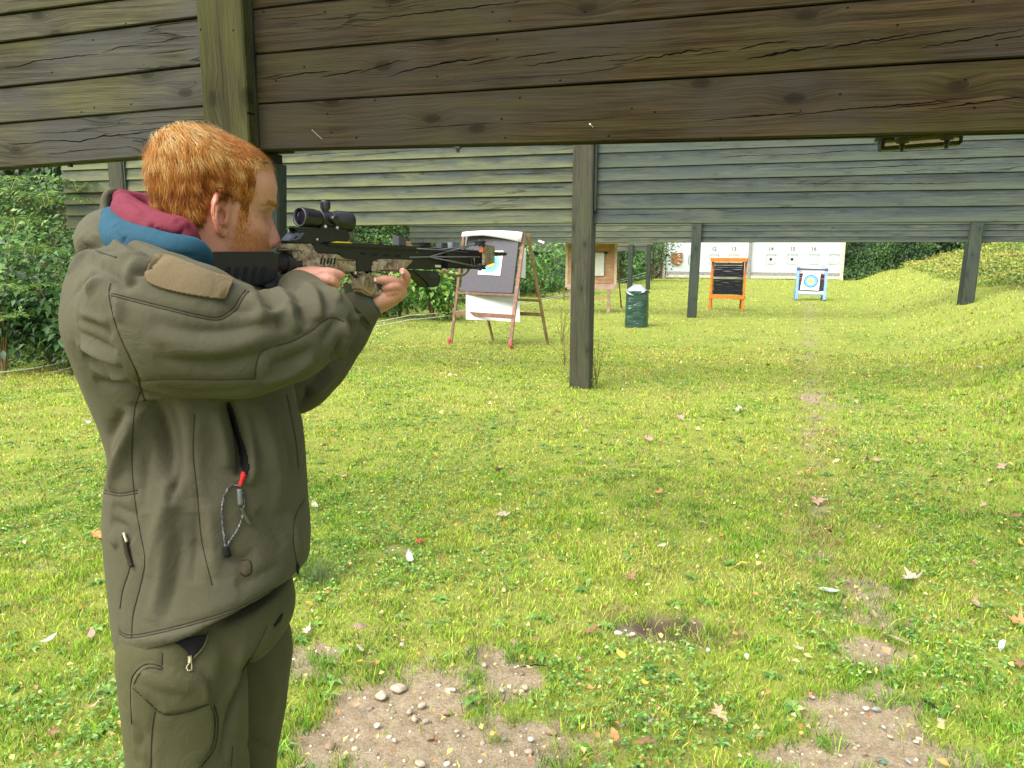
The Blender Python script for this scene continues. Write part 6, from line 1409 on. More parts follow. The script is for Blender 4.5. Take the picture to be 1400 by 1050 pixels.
# skin tint
base = np.tile(np.array([.40, .205, .132]), (len(BV), 1)); x, y, z = HL.T
def blob(c, r, amt, col):
    global base
    d = np.linalg.norm((HL - np.array(c)) / np.array(r), axis=1); w = (np.exp(-d ** 2) * amt)[:, None]; base = base * (1 - w) + np.array(col) * w
inhead = (z > -.14) & (z < .2) & (np.abs(x) < .12) & (np.abs(y) < .16)
for s in (1, -1):
    blob((.088 * s, -.02, 0), (.016, .03, .045), .85, (.42, .12, .075)); blob((.045 * s, .08, -.025), (.03, .03, .025), .45, (.44, .16, .11))
    blob((.031 * s, .085, .010), (.020, .02, .010), .85, (.20, .075, .045))  # brow shade over the eye hollows, put into the skin colour
blob((0, .115, -.03), (.018, .018, .018), .75, (.42, .13, .09)); blob((0, .06, -.12), (.09, .09, .04), .3, (.32, .14, .09)); blob((0, .09, .075), (.07, .04, .03), .4, (.46, .27, .18))
# beard shadow on jaw and cheek
bd = np.clip((.000 - z) / .03, 0, 1) * np.clip((y - .005) / .02, 0, 1) * np.clip((.082 - y) / .03, 0, 1) * inhead
base = base * (1 - .55 * bd[:, None]) + np.array([.27, .10, .035]) * .55 * bd[:, None]
hands = ~inhead; rn = np.array([noise.noise(Vector(p) * 45) for p in BV[::1]]) if len(BV) < 150000 else np.zeros(len(BV))
base[hands] = np.array([.40, .20, .135]); base[hands] += np.clip(rn[hands], -1, 1)[:, None] * np.array([.10, .02, .01])
ca = body.color_attributes.new('tint', 'FLOAT_COLOR', 'POINT'); cc_ = np.ones((len(BV), 4), dtype=np.float32); cc_[:, :3] = np.clip(base, .02, 1); ca.data.foreach_set('color', cc_.ravel())
FOOT = PH(250, 880, 1.25); FOOT = Vector((FOOT.x, FOOT.y, 0))
person = link('person', body, SKINM, None, FOOT, smooth=True)
tag(person, 'red-haired man in an olive jacket and trousers aiming a crossbow at the left', 'person')
def pob(name, me, mat, parent=person, smooth=True): return link(name, me, mat, parent, None, smooth)

# fingernails
for (c, ax) in ((PH(511.5, 382.2, 1.5605), PH(520, 382, 1.563)), (PH(549.3, 371.5, 1.578), PH(552, 376, 1.58))):
    d = (c - ax).normalized(); m = MB(); vn = -ray(512, 383).normalized(); s = d.cross(vn).normalized(); q = [(-.0045, -.0034), (-.0045, .0034), (.001, .0040), (.0040, .0028), (.0048, 0), (.0040, -.0028), (.001, -.0040)]
    m.prism([c + d * a + s * b for a, b in q], vn * .0012); m.build('fingernail', plain('nail', (.66, .42, .36), .25, .5, .05, 30, 0) if 'nail' not in bpy.data.materials else bpy.data.materials['nail'], person)
# eyes (deep under the brow)
EYEW = plain('eye_white', (.60, .55, .52), .2, .5, .05, 30, 0); IRIS = plain('iris', (.03, .05, .06), .15, .6, .1, 30, 0)
for s in (1, -1):
    c = H(.031 * s, .0545, .011); bm = bmesh.new(); bmesh.ops.create_uvsphere(bm, u_segments=20, v_segments=14, radius=.0115); bmesh.ops.translate(bm, vec=c, verts=bm.verts); me = bpy.data.meshes.new('eye'); bm.to_mesh(me); bm.free(); e = pob('eye', me, EYEW)
    m = MB(); m.lathe(c + hfw * .0100, hfw, [(0, .0055), (.0016, .004), (.002, .0005)], 16); m.build('iris', IRIS, e)

# ------------------------------------------------------------------ hair: many fine locks rooted on the scalp
HAIRM = leafmat('ginger_hair', .6, .18, .15)
def hair_inside(x, y, z):
    ax = np.abs(x)
    front = np.where(ax < .022, .098, .098 - (ax - .022) * .20)           # hairline above the forehead
    top = (z > front) & (y > .030) & (y < .083)
    side_ = (y <= .040 - .10 * np.clip(.05 - z, 0, .1)) & (z > .028)
    burn = (y <= .036) & (y > .020) & (z > -.004) & (ax > .045)
    back = (y < .004) & (z > -.020 + .25 * np.clip(y + .09, 0, .09) * 0) & (z <= .032) & ~((ax > .055) & (y > -.036) & (z < .033))
    nape = (y < -.04) & (z > -.042) & (z <= -.018)
    return top | side_ | burn | back | nape
def surf_samples(me, n, cond, seed=3):
    r = np.random.default_rng(seed); me.calc_loop_triangles(); T = np.array([t.vertices[:] for t in me.loop_triangles]); V = co(me); N = nrm(me); C = V[T].mean(1) + np.array(tuple(FOOT)); L = headlocal(C)
    k = np.where((L[:, 2] > -.14) & (np.abs(L[:, 0]) < .10) & (np.abs(L[:, 1]) < .14) & cond(*L.T))[0]
    A = np.linalg.norm(np.cross(V[T[k, 1]] - V[T[k, 0]], V[T[k, 2]] - V[T[k, 0]]), axis=1); p = A / A.sum(); i = k[r.choice(len(k), n, p=p)]; u = r.random((n, 2)); f = u.sum(1) > 1; u[f] = 1 - u[f]
    a, b, c = V[T[i, 0]], V[T[i, 1]], V[T[i, 2]]; P_ = a + (b - a) * u[:, :1] + (c - a) * u[:, 1:]; Nn = unit(N[T[i, 0]] + N[T[i, 1]] + N[T[i, 2]]); return P_ + np.array(tuple(FOOT)), Nn
hR, hF, hU = [np.array(tuple(v)) for v in (hr_, hfw, hup)]
def strands(P_, Nn, length, width, lift, flow, cols, seg=4, wav=.25, clump=0.0, seed=1, root_dark=.45):
    r = np.random.default_rng(seed); n = len(P_); pts = [P_ - Nn * .001]; cur = P_.copy(); dirv = None
    L = length[:, None] / seg
    fl = unit(flow - Nn * np.sum(flow * Nn, 1, keepdims=True)); rnd = r.normal(0, wav, (n, 3))
    for i in range(seg):
        s = i / max(seg - 1, 1); d = unit(fl + Nn * (lift[:, None] * (1 - s * 1.55)) + rnd * (.4 + .8 * s)); cur = cur + d * L; pts.append(cur.copy())
    sd = unit(np.cross(Nn, fl)); V = []; 
    for i, p in enumerate(pts):
        w = (width * (1 - .75 * (i / seg) ** 1.5))[:, None] / 2; V += [p - sd * w, p + sd * w]
    V = np.stack(V, 1); k = 2 * (seg + 1); o = (np.arange(n) * k)[:, None, None]
    Fq = np.array([[2 * i, 2 * i + 1, 2 * i + 3, 2 * i + 2] for i in range(seg)])[None] + o
    g = np.linspace(root_dark, 1.12, seg + 1).repeat(2); C = cols[:, None, :] * g[None, :, None]
    return V.reshape(-1, 3), Fq.reshape(-1, 4), C.reshape(-1, 3)
def hair_layer(n, seed, lenf=1.0, liftf=1.0, wid=.0009):
    P_, Nn = surf_samples(body, n, hair_inside, n % 97); L = headlocal(P_); x, y, z = L.T
    crown = np.array([.0, -.055, .115]); rr = L - crown; flow = rr[:, :1] * hR + rr[:, 1:2] * hF + rr[:, 2:] * hU
    topw = sst(.085, .115, z)[:, None]
    flow = unit(flow) * 1.0 + topw * (hF * .8 + hR * .35) + (1 - topw) * (-hU * .9 - hF * np.clip((y + .02) * 18, -.3, 1.1)[:, None] * .8)
    q = np.array([[noise.noise(Vector(p) * 20 + Vector((seed, 0, 0))), noise.noise(Vector(p) * 70 + Vector((9, 3, 5))), noise.noise(Vector(p) * 20 + Vector((4, 4, 2)))] for p in P_])
    flow = unit(flow) + q * .75
    back = sst(.0, -.07, y); ln = (.0105 + .0125 * back + .003 * sst(.09, .12, z) * sst(-.02, .07, y) + .004 * sst(.02, .08, z)) * lenf * RNG.uniform(.7, 1.25, len(P_))
    low = sst(-.005, -.035, z); ln *= 1 - .5 * low; ln *= np.where((y > .014) & (z < .03), .45, 1)
    lift = (.18 + .80 * back + .1 * sst(.08, .12, z)) * liftf * (1 + q[:, 0]); lift = np.where((y > .014) & (z < .03), .2, lift)
    t = .27 + .52 * sst(.015, .125, z) + q[:, 1] * .60 + .12 * back + .3 * sst(-.01, -.04, z)
    col = pal([(.10, .026, .003), (.21, .060, .006), (.36, .125, .014), (.48, .23, .050), (.60, .42, .19)], len(P_), t, .14)
    return strands(P_, Nn, ln, np.full(len(P_), wid) * RNG.uniform(.7, 1.5, len(P_)), lift, flow, col, 4, .13, seed=seed)
parts = [hair_layer(30000, 3, 1.0, .6, .0007), hair_layer(26000, 3, 1.15, 1.2, .00065), hair_layer(9000, 3, 1.35, 1.9, .0005)]
V, Fq, C = merge(parts); me = npmesh('hair', V, Fq, True, C); pob('hair', me, HAIRM)
# a dense under-layer so that no scalp shows
V0 = co(body).astype(np.float64) + np.array(tuple(FOOT)); L0_ = headlocal(V0); inn = hair_inside(*L0_.T) & (L0_[:, 2] > -.05) & (np.abs(L0_[:, 0]) < .1) & (np.abs(L0_[:, 1]) < .14)
Tq = np.array([p.vertices[:] for p in body.polygons if len(p.vertices) == 4]); kq = inn[Tq].all(1) & (L0_[Tq[:, 0], 2] > -.05); Tq = Tq[kq]; used = np.unique(Tq); remap = -np.ones(len(V0), dtype=int); remap[used] = np.arange(len(used))
lay = (.0015 + .0030 * sst(.0, -.07, L0_[used, 1]) + .004 * sst(.06, .11, L0_[used, 2])) ; 
lay *= np.where((L0_[used, 1] > .014) & (L0_[used, 2] < .03), .3, 1) * (1 - .8 * sst(.0, -.035, L0_[used, 2]))
UV = V0[used] + nrm(body)[used] * lay[:, None]; me = npmesh('hair_underlayer', UV, remap[Tq], True); pob('hair_underlayer', me, plain('hair_roots', (.17, .060, .012), .75, .12, .45, 160, .5))
# beard stubble and sideburns, eyebrows
P_, Nn = surf_samples(body, 7500, lambda x, y, z: (z < -.012 - .0 * x) & (z > -.118) & (y > .010 + RNG.normal(0, .004, len(x))) & (y < .088) & (np.abs(x) > .018) & (RNG.random(len(x)) < np.clip((-.004 - z) / .03, .1, 1)), 21)
fl = np.tile(-hU + hF * .25, (len(P_), 1)); col = pal([(.30, .09, .02), (.45, .17, .04), (.58, .28, .08)], len(P_))
V, Fq, C = strands(P_, Nn, RNG.uniform(.003, .0065, len(P_)), np.full(len(P_), .00048), np.full(len(P_), .45), fl, col, 2, .3, seed=4, root_dark=.8); pob('beard', npmesh('beard', V, Fq, True, C), HAIRM)
P_, Nn = surf_samples(body, 1300, lambda x, y, z: (z < .012) & (z > -.040) & (y > .018) & (y < .034 + RNG.normal(0, .005, len(x))) & (np.abs(x) > .05) & (RNG.random(len(x)) < np.clip((.05 + z) / .06, .1, 1)), 22)
col = pal([(.36, .13, .03), (.48, .20, .05), (.58, .30, .09)], len(P_)); V, Fq, C = strands(P_, Nn, RNG.uniform(.004, .009, len(P_)), np.full(len(P_), .0006), np.full(len(P_), .4), np.tile(-hU + hF * .15, (len(P_), 1)), col, 2, .3, seed=5, root_dark=.8); pob('sideburn', npmesh('sideburn', V, Fq, True, C), HAIRM)
P_, Nn = surf_samples(body, 1300, lambda x, y, z: (np.abs(z - .0315 - .06 * (.03 - np.abs(x)) * 0) < .0042) & (np.abs(x) > .012) & (np.abs(x) < .052) & (y > .05), 23)
col = pal([(.42, .18, .05), (.58, .32, .12)], len(P_)); L = headlocal(P_); V, Fq, C = strands(P_, Nn, RNG.uniform(.004, .007, len(P_)), np.full(len(P_), .0004), np.full(len(P_), .35), np.sign(L[:, :1]) * hR + hU * .1, col, 2, .2, seed=6, root_dark=.9); pob('eyebrow', npmesh('eyebrow', V, Fq, True, C), HAIRM)
# ------------------------------------------------------------------ clothes
def cloth(name, c, c2, sheen=.3, weave=900, rough=.85):
    t = NT(name, rough, .2); v = t.coord('Object', rand=False); n = t.noise(v, 7, 5, .6); w = t.noise(v, weave, 2, .5); n3 = t.noise(v, 45, 4, .6)
    col = t.mix(t.ramp(n, [(.35, 0.0), (.7, 1.0)]), c, c2); col = t.mix(t.ramp(w, [(.3, .35), (.6, 0.0)]), col, tuple(x * .6 for x in c)); t.color(col)
    b = t.bump(w, .45, .0008); b = t.bump(n3, .15, .003, b); t.bump(t.noise(v, 17, 4, .55, 1.5), .30, .012, b); t.b.inputs['Sheen Weight'].default_value = sheen; t.b.inputs['Sheen Roughness'].default_value = .5; t.b.inputs['Sheen Tint'].default_value = (*[min(1, x * 4) for x in c], 1); return t.m
OLIVE = cloth('olive_softshell', (.052, .049, .028), (.065, .061, .037), .2)
OLIVE2 = cloth('olive_trousers', (.050, .048, .021), (.062, .060, .028), .2, 700)
PATCHM = cloth('felt_patch', (.088, .066, .034), (.108, .082, .044), .4, 500, .95)
SEAMM = plain('seam_shadow_thread', (.026, .024, .015), .9, .1, .2, 200, 0)
MAROON = cloth('maroon_jersey', (.100, .013, .024), (.125, .018, .031), .3, 800); TEAL = cloth('teal_jersey', (.009, .042, .065), (.013, .058, .088), .3, 800)
ZIPM = plain('zip_brass', (.30, .27, .16), .4, .5, .2, 90, 0, .5); DARKC = plain('dark_lining', (.010, .010, .010), .9, .1, .2, 60, 0); REDC = cloth('red_fleece', (.55, .02, .02), (.62, .03, .03), .4, 500)

J = MB()
rows = [  # py left, py right, px left, px right, distance, half depth
 (332, 340, 135, 262, 1.335, .085), (345, 352, 108, 300, 1.33, .125), (365, 378, 92, 335, 1.32, .165), (400, 408, 87, 360, 1.31, .195), (440, 444, 89, 374, 1.30, .205),
 (485, 485, 97, 384, 1.29, .175), (535, 530, 112, 396, 1.285, .145), (580, 572, 131, 408, 1.28, .132), (620, 608, 144, 412, 1.28, .135), (660, 645, 141, 414, 1.28, .145), (705, 685, 142, 416, 1.28, .155), (755, 725, 146, 419, 1.275, .165),
 (805, 750, 150, 418, 1.27, .172), (845, 768, 154, 416, 1.265, .178), (868, 778, 160, 411, 1.262, .180)]
rr = []
for (yl, yr, xl, xr, h, hd) in spline_rows(rows, 5): rr.append((PH(xl + float(np.interp(yl, [330, 400, 500, 600, 700, 800, 870], [30, 32, 26, 18, 14, 20, 24])), yl, h), PH(xr, yr, h), hd, .12 * float(sst(600, 850, yl))))
rings(J, rr, F0, 64, 2.25)
# near sleeve: shoulder, elbow, forearm going away to the grip
chain(J, [(PH(192, 405, 1.18), .086), (PH(212, 434, 1.130), .102), (PH(262, 452, 1.115), .099), (PH(325, 466, 1.13), .087), (PH(385, 460, 1.165), .074), (PH(428, 444, 1.20), .0625), (PH(436, 440, 1.21), .060)], 36)
chain(J, [(PH(428, 444, 1.20), .060), (PH(430, 428, 1.27), .052), (PH(418, 408, 1.335), .043), (PH(409, 398, 1.362), .038)], 26)
chain(J, [(PH(405, 455, 1.19), .062), (PH(435, 430, 1.235), .050)], 26)
# far sleeve
chain(J, [(PH(165, 380, 1.45), .080), (PH(240, 398, 1.48), .088), (PH(330, 470, 1.52), .072), (PH(393, 522, 1.55), .068), (PH(430, 500, 1.565), .064), (PH(462, 460, 1.575), .057), (PH(488, 424, 1.585), .047)], 30)
# hood rolled down behind the neck
chain(J, [(PH(262, 366, 1.28), .020), (PH(215, 364, 1.275), .030), (PH(172, 354, 1.285), .038), (PH(138, 336, 1.32), .040), (PH(144, 314, 1.42), .036), (PH(190, 300, 1.50), .035)], 22)
chain(J, [(PH(150, 324, 1.34), .030), (PH(150, 302, 1.385), .024)], 18)
jac = fuse(J, .0038, 9, 'jacket', .6)
# carve the cuffs flat: vertices beyond the cuff planes are pulled back onto them
V = co(jac).astype(np.float64)
def flatten(V, p, d, reach):
    p = np.array(tuple(p)); d = np.array(tuple(d)); t = (V - p) @ d; k = (t > 0) & (np.linalg.norm(V - p, axis=1) < reach); V[k] -= d * (t[k] + .012)[:, None] * 1.0
# strokes
setco(jac, V)
tree = bvh(jac); N = nrm(jac).astype(np.float64)
FOLDS = [  # points, width (m), depth (m)
 # shoulder and hood folds
 ([(120, 358), (150, 372), (168, 388), (190, 382)], .009, -.007), ([(140, 350), (170, 352), (200, 345)], .010, .005), ([(88, 352), (110, 340), (140, 338)], .008, -.006), ([(96, 375), (115, 352), (150, 345)], .008, .005), ([(104, 398), (122, 372), (140, 360)], .008, -.006), ([(118, 402), (136, 378)], .007, .005),
 ([(190, 352), (176, 372), (168, 392)], .010, .005), ([(165, 874), (215, 872), (270, 860), (330, 840), (380, 814), (410, 796)], .010, .0035), ([(150, 395), (162, 415), (160, 440)], .008, .004), ([(178, 375), (200, 368), (225, 350)], .006, -.006), ([(150, 322), (185, 336), (215, 352)], .006, -.005), ([(126, 318), (150, 330), (180, 345)], .006, .004),
 # back of the shoulder, creases running to the armhole seam
 ([(104, 438), (130, 446), (152, 462)], .008, -.0045), ([(106, 455), (132, 470), (158, 482)], .008, -.005), ([(108, 430), (128, 437), (148, 444)], .007, .0035), ([(104, 468), (135, 486), (165, 500)], .007, .004), ([(112, 484), (140, 500), (168, 508)], .008, -.005), ([(122, 500), (148, 512), (174, 518)], .006, .004), ([(128, 520), (152, 526), (176, 522)], .007, -.0045),
 # sleeve: long soft drag folds
 ([(205, 440), (260, 452), (320, 450), (372, 436)], .012, -.005), ([(200, 455), (260, 470), (330, 470), (390, 452)], .012, .004), ([(210, 490), (270, 497), (330, 492), (375, 478)], .012, -.006), ([(225, 478), (280, 484), (340, 478)], .010, .004), ([(330, 440), (375, 430), (420, 412)], .009, .004),
 ([(352, 392), (362, 402), (366, 414)], .005, -.008), ([(364, 396), (374, 412), (376, 432), (390, 452)], .007, -.006), ([(380, 394), (392, 414), (398, 438), (410, 452)], .008, .006), ([(398, 390), (410, 408), (414, 432), (420, 448)], .007, -.006), ([(414, 386), (428, 400), (434, 420), (436, 438)], .008, .006), ([(432, 384), (444, 396), (448, 414), (446, 430)], .006, -.005), ([(450, 386), (460, 398), (463, 412)], .006, .003),
 ([(340, 400), (352, 420), (358, 442)], .009, .004), ([(300, 405), (325, 420), (352, 424)], .009, -.004),
 ([(370, 500), (400, 492), (430, 476)], .009, -.004), ([(360, 525), (395, 512), (430, 492)], .009, .004), ([(215, 528), (260, 538), (310, 538), (350, 530)], .010, -.004), ([(440, 470), (452, 452), (462, 436)], .007, -.004),
 # armpit: deep dark hollow and the body below the arm
 ([(205, 548), (215, 575), (222, 610), (232, 660)], .018, -.020), ([(228, 552), (238, 590), (240, 640), (236, 690)], .012, -.016), ([(255, 548), (250, 600), (238, 660), (222, 720), (205, 790)], .016, .012), ([(275, 560), (268, 620), (268, 680)], .016, .006), ([(190, 560), (176, 600), (160, 640), (150, 672)], .012, .010), ([(205, 600), (195, 650), (196, 700)], .014, -.008),
 ([(150, 600), (158, 580), (170, 562)], .009, -.005), ([(155, 622), (168, 596), (180, 572)], .008, .004), ([(152, 690), (170, 700), (190, 706)], .008, -.004), ([(150, 712), (168, 722), (180, 740)], .008, -.006), ([(150, 730), (160, 748)], .007, .004),
 ([(236, 700), (228, 745), (220, 800), (205, 850)], .012, .006), ([(250, 720), (240, 790), (226, 850)], .012, -.005), ([(268, 700), (266, 760), (262, 800)], .010, -.005), ([(285, 690), (290, 740), (294, 790)], .012, .005), ([(306, 760), (330, 765), (350, 752)], .012, -.004), ([(350, 700), (372, 720), (388, 748)], .014, -.005), ([(360, 560), (372, 600), (380, 650), (380, 700)], .014, .006), ([(345, 560), (356, 600), (360, 640)], .010, -.006),
 ([(384, 570), (398, 610), (404, 660)], .010, -.006), ([(395, 700), (404, 740), (404, 770)], .010, .005), ([(262, 740), (280, 750), (300, 752)], .009, -.003), ([(322, 800), (350, 790), (385, 770)], .010, -.004),
 ([(312, 548), (322, 580), (330, 620), (328, 652)], .009, -.022), ([(300, 560), (310, 600), (316, 640)], .012, .006), ([(340, 600), (344, 640), (338, 664)], .010, .008),
 # far sleeve
 ([(476, 432), (484, 444), (480, 460), (470, 478)], .007, -.006), ([(488, 436), (500, 446), (506, 456)], .006, -.004), ([(466, 440), (472, 460), (466, 490)], .008, .005), ([(450, 490), (462, 478), (470, 458)], .007, -.005), ([(410, 540), (430, 520), (446, 500)], .010, -.005), ([(430, 540), (452, 516), (470, 492)], .009, .004), ([(480, 440), (496, 430), (506, 424)], .005, .003), ([(416, 528), (420, 544), (408, 556)], .008, -.008)]
for pts, w, d in FOLDS: press(V, N, trace(tree, SMX(pts), 4), w, d * (2.0 if w < .0095 else 1.6))
# small random rumples
rum = np.array([noise.noise(Vector(p) * Vector((9, 9, 6)).x * .9) for p in V[:, :]]) if len(V) < 160000 else 0
V += N * (rum * .0022)[:, None] if np.ndim(rum) else 0
setco(jac, V); N = nrm(jac).astype(np.float64); tree = bvh(jac)
SEAMS = [[(151, 388), (149, 400), (152, 420), (160, 450), (172, 478), (186, 508), (192, 530), (198, 548)],
         [(152, 404), (190, 414), (230, 424), (272, 434), (300, 437), (322, 424), (332, 408), (340, 398)], [(153, 401), (190, 410), (230, 420), (272, 430), (298, 433), (318, 421), (328, 406), (336, 396)],
         [(187, 521), (230, 518), (290, 519), (348, 518)], [(348, 518), (350, 500), (356, 482), (372, 474), (400, 466), (425, 452), (440, 440), (455, 434), (470, 440)],
         [(192, 535), (184, 560), (180, 620), (184, 680), (192, 730), (198, 765), (192, 800), (182, 840), (180, 872)], [(266, 566), (264, 620), (270, 680), (276, 740), (290, 800)], [(144, 670), (165, 674), (188, 670)], [(142, 674), (165, 678), (188, 674)],
         [(392, 540), (404, 600), (408, 640)], [(416, 684), (404, 706), (401, 740), (408, 780), (409, 800)], [(163, 862), (178, 868), (215, 862), (270, 848), (330, 828), (380, 802), (412, 784)], [(163, 866), (178, 872), (215, 866), (270, 852), (330, 832), (380, 806), (412, 788)],
         [(176, 742), (178, 772), (168, 806), (164, 832)], [(330, 766), (340, 766), (344, 772), (343, 784), (334, 788), (328, 782)], [(466, 392), (480, 410), (500, 428), (512, 440)], [(112, 330), (135, 344), (160, 352)], [(92, 368), (100, 350), (120, 338)]]
for pts in SEAMS: press(V, N, trace(tree, SMX(pts), 3), .0045, -.0022, False)
setco(jac, V); tree = bvh(jac)
jk = pob('jacket', jac, OLIVE)
def on_cloth(tree, pts, lift=.0, step=2.5): return [p + n * lift * (1 if n.dot(p - CAM) < 0 else -1) for p, n in trace(tree, pts, step)]
def piping(parent, tree, pts, r, mat, name='seam', lift=.0002):
    q = on_cloth(tree, SMX(pts), lift); q = [p for i, p in enumerate(q) if i == 0 or (p - q[i - 1]).length < .06]
    if len(q) < 3: return
    m = MB(); m.tube(q, r, 6); return m.build(name, mat, parent, smooth=True)
for i, pts in enumerate(SEAMS): piping(jk, tree, pts, .0008, SEAMM)
# hem band: slightly proud tube of cloth
def patch(parent, tree, outline, mat, name, th=.0025, step=2.0, lift=.0):
    """piece of cloth laid on the garment inside a photo outline"""
    xs = [p[0] for p in outline]; ys = [p[1] for p in outline]; st = step; nx = int((max(xs) - min(xs)) / st) + 2; ny = int((max(ys) - min(ys)) / st) + 2
    def inside(x, y):
        c = False; n = len(outline)
        for i in range(n):
            (x1, y1), (x2, y2) = outline[i], outline[(i + 1) % n]
            if (y1 > y) != (y2 > y) and x < (x2 - x1) * (y - y1) / (y2 - y1) + x1: c = not c
        return c
    G = {}; vs = []
    for j in range(ny):
        for i in range(nx):
            x = min(xs) + i * st; y = min(ys) + j * st
            if inside(x, y):
                d = ray(x, y).normalized(); h = tree.ray_cast(CAM, d)
                if h[0] is not None: n = h[1] if h[1].dot(d) < 0 else -h[1]; G[i, j] = len(vs); vs.append(h[0] + n * (th + lift))
    fs = [(G[i, j], G[i + 1, j], G[i + 1, j + 1], G[i, j + 1]) for (i, j) in G if (i + 1, j) in G and (i, j + 1) in G and (i + 1, j + 1) in G and max((vs[G[i, j]] - vs[G[i + 1, j + 1]]).length, (vs[G[i + 1, j]] - vs[G[i, j + 1]]).length) < .014]
    me = mesh(name, vs, fs); bm = bmesh.new(); bm.from_mesh(me); left = set(bm.faces); best = set()
    while left:
        st_ = [left.pop()]; isl = set(st_)
        while st_:
            for e in st_.pop().edges:
                for g in e.link_faces:
                    if g in left: left.remove(g); isl.add(g); st_.append(g)
        if len(isl) > len(best): best = isl
    bmesh.ops.delete(bm, geom=[f for f in bm.faces if f not in best], context='FACES'); bmesh.ops.delete(bm, geom=[v for v in bm.verts if not v.link_faces], context='VERTS'); bm.to_mesh(me); bm.free()
    o = link(name, me, mat, parent, None, True)
    sm = o.modifiers.new('soft', 'SMOOTH'); sm.iterations = 6; so = o.modifiers.new('thick', 'SOLIDIFY'); so.thickness = th * 1.6; so.offset = -1; return o
patch(jk, tree, SMX([(209, 354), (222, 349), (250, 359), (290, 375), (316, 383), (314, 396), (306, 410), (285, 410), (240, 402), (208, 392), (198, 380), (200, 364), (209, 354)]), PATCHM, 'shoulder_patch', .0022, 1.3)
patch(jk, tree, [(329, 767), (341, 765), (344, 771), (343, 784), (334, 788), (329, 783)], cloth('rubber_badge', (.058, .045, .024), (.066, .052, .03)), 'badge', .0007, 1.0)
def overlay(parent, tree, pts, r, mat, name, lift=.004, smooth=True):
    q = on_cloth(tree, SMX(pts), lift)
    if len(q) < 2: print('NO HIT', name, pts[0]); return None
    m = MB(); m.tube(q, r, 8); return m.build(name, mat, parent, smooth=smooth)
# open chest pocket with red lining, zip puller and elastic cord
patch(jk, tree, SMX([(308, 548), (318, 552), (330, 590), (340, 620), (342, 645), (334, 656), (330, 640), (326, 610), (316, 578), (308, 548)]), DARKC, 'pocket_opening', .0010, 2.0)
patch(jk, tree, [(324, 660), (331, 652), (339, 645), (340, 653), (334, 661), (325, 666)], REDC, 'pocket_lining', .0040, 1.5)
overlay(jk, tree, [(327, 668), (328, 690)], .0045, plain('grey_zip_slider', (.10, .11, .10), .5, .4, .2, 60, 0, .3), 'zip_slider', .004); overlay(jk, tree, [(330, 694), (336, 708), (341, 716)], .0030, OLIVE, 'zip_pull', .005)
CORDM = NT('flecked_cord', .7, .3); _v = CORDM.coord('Object', rand=False); CORDM.color(CORDM.ramp(CORDM.noise(_v, 520, 2), [(.52, (.02, .02, .022)), (.58, (.22, .22, .22))])); CORDM = CORDM.m
overlay(jk, tree, [(326, 664), (316, 663), (306, 680), (303, 708), (306, 736), (308, 748)], .0017, CORDM, 'drawcord', .004); overlay(jk, tree, [(332, 672), (332, 700), (324, 724), (312, 742), (309, 750)], .0017, CORDM, 'drawcord', .004)
overlay(jk, tree, [(307, 748), (308, 759)], .0055, DARKC, 'cord_toggle', .006)
overlay(jk, tree, [(171, 733), (174, 746), (177, 760), (183, 774)], .0035, SEAMM, 'zip_pull', .004); overlay(jk, tree, [(171, 730), (176, 742)], .0025, ZIPM, 'zip_slider', .005)
overlay(jk, tree, [(405, 772), (405, 792)], .0022, DARKC, 'zip_pull', .003)
# cuff of the far sleeve, with its dark edge and strap tab
a0 = PH(491, 410, 1.583); wd = (PH(502, 420, 1.594) - PH(480, 440, 1.572)).normalized()
q0, q1 = PH(474, 394, 1.575), PH(517, 434, 1.590); cd = (q1 - q0).normalized(); fwd_ = (PH(505, 405, 1.60) - PH(485, 425, 1.58)).normalized()
cc_ = (q0 + q1) / 2; half = (q1 - q0).length / 2; other = cd.cross(fwd_).normalized()
def cuff(off, ln, k0, k1, mat, name, parent, closed=False):
    m = MB(); b = 0; n = 40; L = 6
    for i in range(L + 1):
        s = i / L; rr_ = half * (k0 + (k1 - k0) * s)
        for k in range(n): a = 2 * math.pi * k / n; m.v.append(cc_ + fwd_ * (off + ln * s) + cd * math.cos(a) * rr_ + other * math.sin(a) * rr_ * .85)
    for i in range(L):
        for k in range(n): m.f.append((i * n + k, i * n + (k + 1) % n, (i + 1) * n + (k + 1) % n, (i + 1) * n + k))
    o = m.build(name, mat, parent, smooth=True); s = o.modifiers.new('t', 'SOLIDIFY'); s.thickness = .003; s.offset = 0; return o
cuff(-.030, .030, 1.02, 1.0, OLIVE, 'cuff', jk); cuff(-.004, .010, .985, .97, plain('dark_green_edge', (.02, .045, .035), .7, .3, .1, 60), 'cuff_edge', jk)
m = MB(); m.prism([PH(469, 388, 1.553), PH(473, 385.5, 1.553), PH(479, 388, 1.553), PH(486, 405, 1.55), (PH(482, 415, 1.548)), PH(474, 412, 1.548)], F0 * .004); m.build('cuff_tab', OLIVE, jk)

